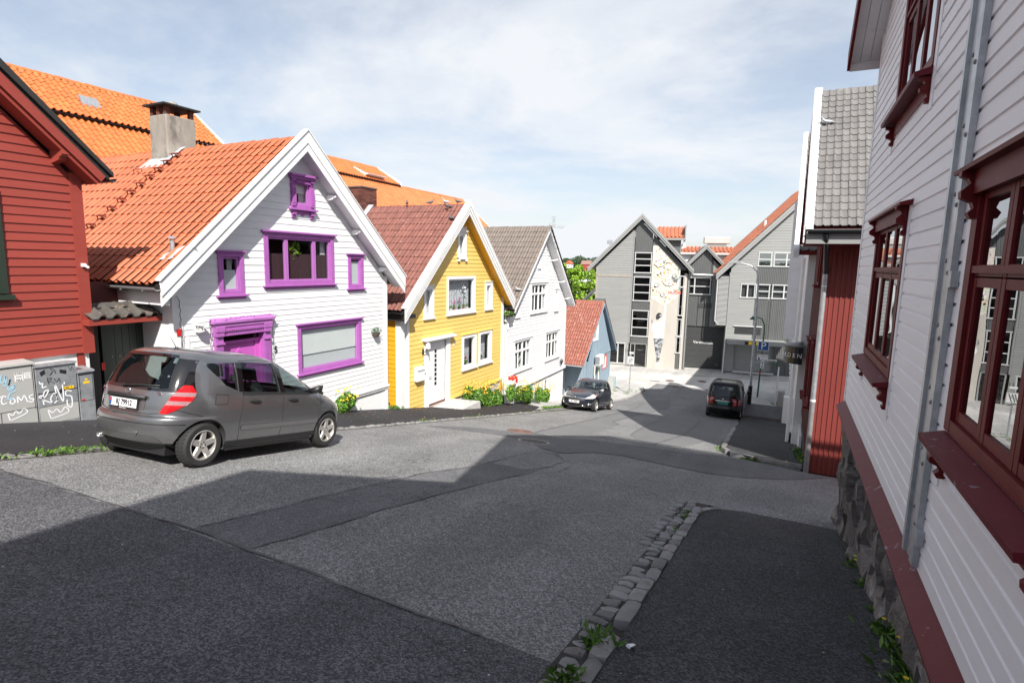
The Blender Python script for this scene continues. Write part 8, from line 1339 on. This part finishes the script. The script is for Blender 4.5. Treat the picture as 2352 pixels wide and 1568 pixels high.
# trees
def tree(name, label, base, h, crown, n, s, leafm, seed, group=None, trunk_r=.18):
    t = thing(name, label, 'tree', base, group=group); b = Vector(base); r = random.Random(seed); a = MB(); a.tube([b, b+Vector((.1, 0, h*.3)), b+Vector((0, .1, h*.6)), b+Vector((.15, 0, h*.92))], [trunk_r, trunk_r*.8, trunk_r*.5, trunk_r*.15], 8)
    cl = []
    for (cx_, cy_, cz_, rx, ry, rz) in crown:
        a.tube([b+Vector((0, 0, h*.32)), b+Vector((cx_*.5, cy_*.5, (cz_+h*.35)*.5)), b+Vector((cx_, cy_, cz_))], [trunk_r*.4, trunk_r*.25, trunk_r*.1], 6)
    a.build('trunk', BARK, t); c = MB()
    for i, (cx_, cy_, cz_, rx, ry, rz) in enumerate(crown):
        k = max(4, int(rx*rz*5))
        for j in range(k):
            while True:
                d = Vector((r.uniform(-1, 1), r.uniform(-1, 1), r.uniform(-1, 1)))
                if .35 < d.length < 1: break
            p = b+Vector((cx_+d.x*rx, cy_+d.y*ry, cz_+d.z*rz)); q = r.uniform(.30, .55)*min(rx, 1.6); leaf_cloud(c, p, q, q, q*.7, n//(k*len(crown)), s, seed*100+i*20+j, .1, .3)
    c.build('crown', leafm, t); return t
tree('maple_tree', 'bright green leafy tree between the white gable and the grey building', (-22.4, 62, .5), 9.3, [(0, 0, 6.6, 2.4, 2.4, 2.6), (-1.7, .3, 6.0, 1.7, 1.7, 2.6), (1.6, 0, 5.6, 1.7, 1.7, 2.2), (-.2, .2, 8.4, 1.0, 1.0, 1.3), (.9, .3, 7.6, 1.0, 1.0, 1.0), (-2.0, 0, 8.2, .8, .8, 1.1), (.2, 0, 3.8, 2.6, 2.4, 1.5)], 13000, .34, LEAF_T, 3, trunk_r=.2)
# far shore: wooded hill, two houses, mast, moored boats
hl = MB(); rh = random.Random(2); hx = np.linspace(-420, 260, 60)
hl.grid([[(x, y, -1+(11 if j == 2 else 5 if j == 1 else 0)*(1+.15*math.sin(x*.03)+.1*math.sin(x*.011+2))) for x in hx] for j, y in enumerate((385, 410, 450, 700))]); struct(hl.build('hill', LEAF_F))
fw_ = MB()
for k in range(230):
    x = rh.uniform(-330, 60); y = rh.uniform(405, 450); zt = 6+11*(y-405)/45*.5; rr_ = rh.uniform(3.0, 5.5)
    top = 16.4+1.7*math.exp(-((x+152)/7)**2)+.9*math.sin(x*.23)*.5+rh.uniform(-1.4, .2); top -= (450-y)*.10
    leaf_cloud(fw_, (x, y, top-rr_), rr_*1.1, rr_, rr_, 200, 1.5, k, .7)
fo = fw_.build('far_wood', LEAF_F, kind='stuff'); fo['label'] = 'distant dark green wood on the far shore'; fo['category'] = 'wood'
def far_house(label, x, y, z0, w, h, rh_, wallm, roofm, ridge_x=True):
    t = thing('far_house', label, 'house', (x, y, z0)); a = MB(); a.box(x-w/2, x+w/2, y, y+6, z0, z0+h); a.build('wall', wallm, t); a = MB()
    if ridge_x: a.prism([(x-w/2-.3, y-.4, z0+h-.1), (x-w/2-.3, y+6.4, z0+h-.1), (x-w/2-.3, y+3, z0+h+rh_)], (w+.6, 0, 0))
    else: a.prism([(x-w/2-.4, y-.3, z0+h-.1), (x+w/2+.4, y-.3, z0+h-.1), (x, y-.3, z0+h+rh_)], (0, 6.6, 0))
    a.build('roof', roofm, t)
    for k in (-1, 1): a = MB(); a.box(x+k*w*.24-.5, x+k*w*.24+.5, y-.42, y-.3, z0+h*.35, z0+h*.35+1.2); b = a.build('window', TRIMW, t); a = MB(); a.box(x+k*w*.24-.32, x+k*w*.24+.32, y-.46, y-.43, z0+h*.35+.2, z0+h*.35+1.0); a.build('pane', GLASSBLK, b)
far_house('red-roofed white house on the far shore above the leafy tree', -150.3, 398, 6.5, 4.5, 3.2, 2.5, TRIMW, TILE_O, False); far_house('red wooden house with brown roof on the far shore', -136.2, 398, 5.0, 7.2, 4.6, 2.8, M('far_red', (.42, .05, .05), .6), M('far_brown_roof', (.28, .16, .13), .7))
ms = thing('floodlight_mast', 'tall lattice floodlight mast behind the grey gable', 'mast', (-59.6, 200, .5)); a = MB(); a.tube([(-59.5, 200, -.6), (-59.5, 200, 18.4)], [.25, .12], 6); a.build('pole', STEEL, ms); a = MB()
for z in (17.1, 17.5, 17.9, 18.35): a.tube([(-60.5, 200, z), (-58.6, 200, z)], .06, 4)
for x in np.linspace(-60.4, -58.7, 5): a.tube([(x, 200, 17.0), (x, 200, 18.4)], .05, 4)
a.build('lamp_rack', GUTTER, ms)
for k in range(7):
    x = -52.5+k*1.0; y = 150+(k % 3)*4; b = thing('sailing_boat', ['white moored sailing boat in the harbour, leftmost of those beside the tree', 'white moored boat with low cabin beside the leafy tree', 'white moored sailing boat third from the tree', 'white moored boat in the middle of the marina gap', 'white moored sailing boat right of the marina middle', 'white moored sailing boat second from the grey wall', 'white moored boat next to the grey corner board'][k], 'boat', (x, y, -.6), group='boats moored in the harbour'); a = MB(); a.hexa([(x-.5, y, -.7), (x+.5, y, -.7), (x+.4, y+6, -.7), (x-.4, y+6, -.7), (x-.7, y-.5, .5), (x+.7, y-.5, .5), (x+.4, y+7, .6), (x-.4, y+7, .6)]); a.build('hull', TRIMW, b); a = MB(); a.box(x-.45, x+.45, y+1.5, y+4, .5, 1.2+3.8*(k % 2 == 0)*0); a.build('cabin', TRIMW, b); a = MB(); a.tube([(x, y+3, .5), (x, y+3, 6.8+.5*(k % 3))], .07, 5); a.build('mast', ALU, b)
sh = thing('quay_shed', 'white flat shed roofs at the harbour seen past the tree', 'shed', (-49.5, 140, 0)); a = MB(); a.box(-56, -46, 140, 146, .2, 5.4); a.build('wall', TRIMW, sh)
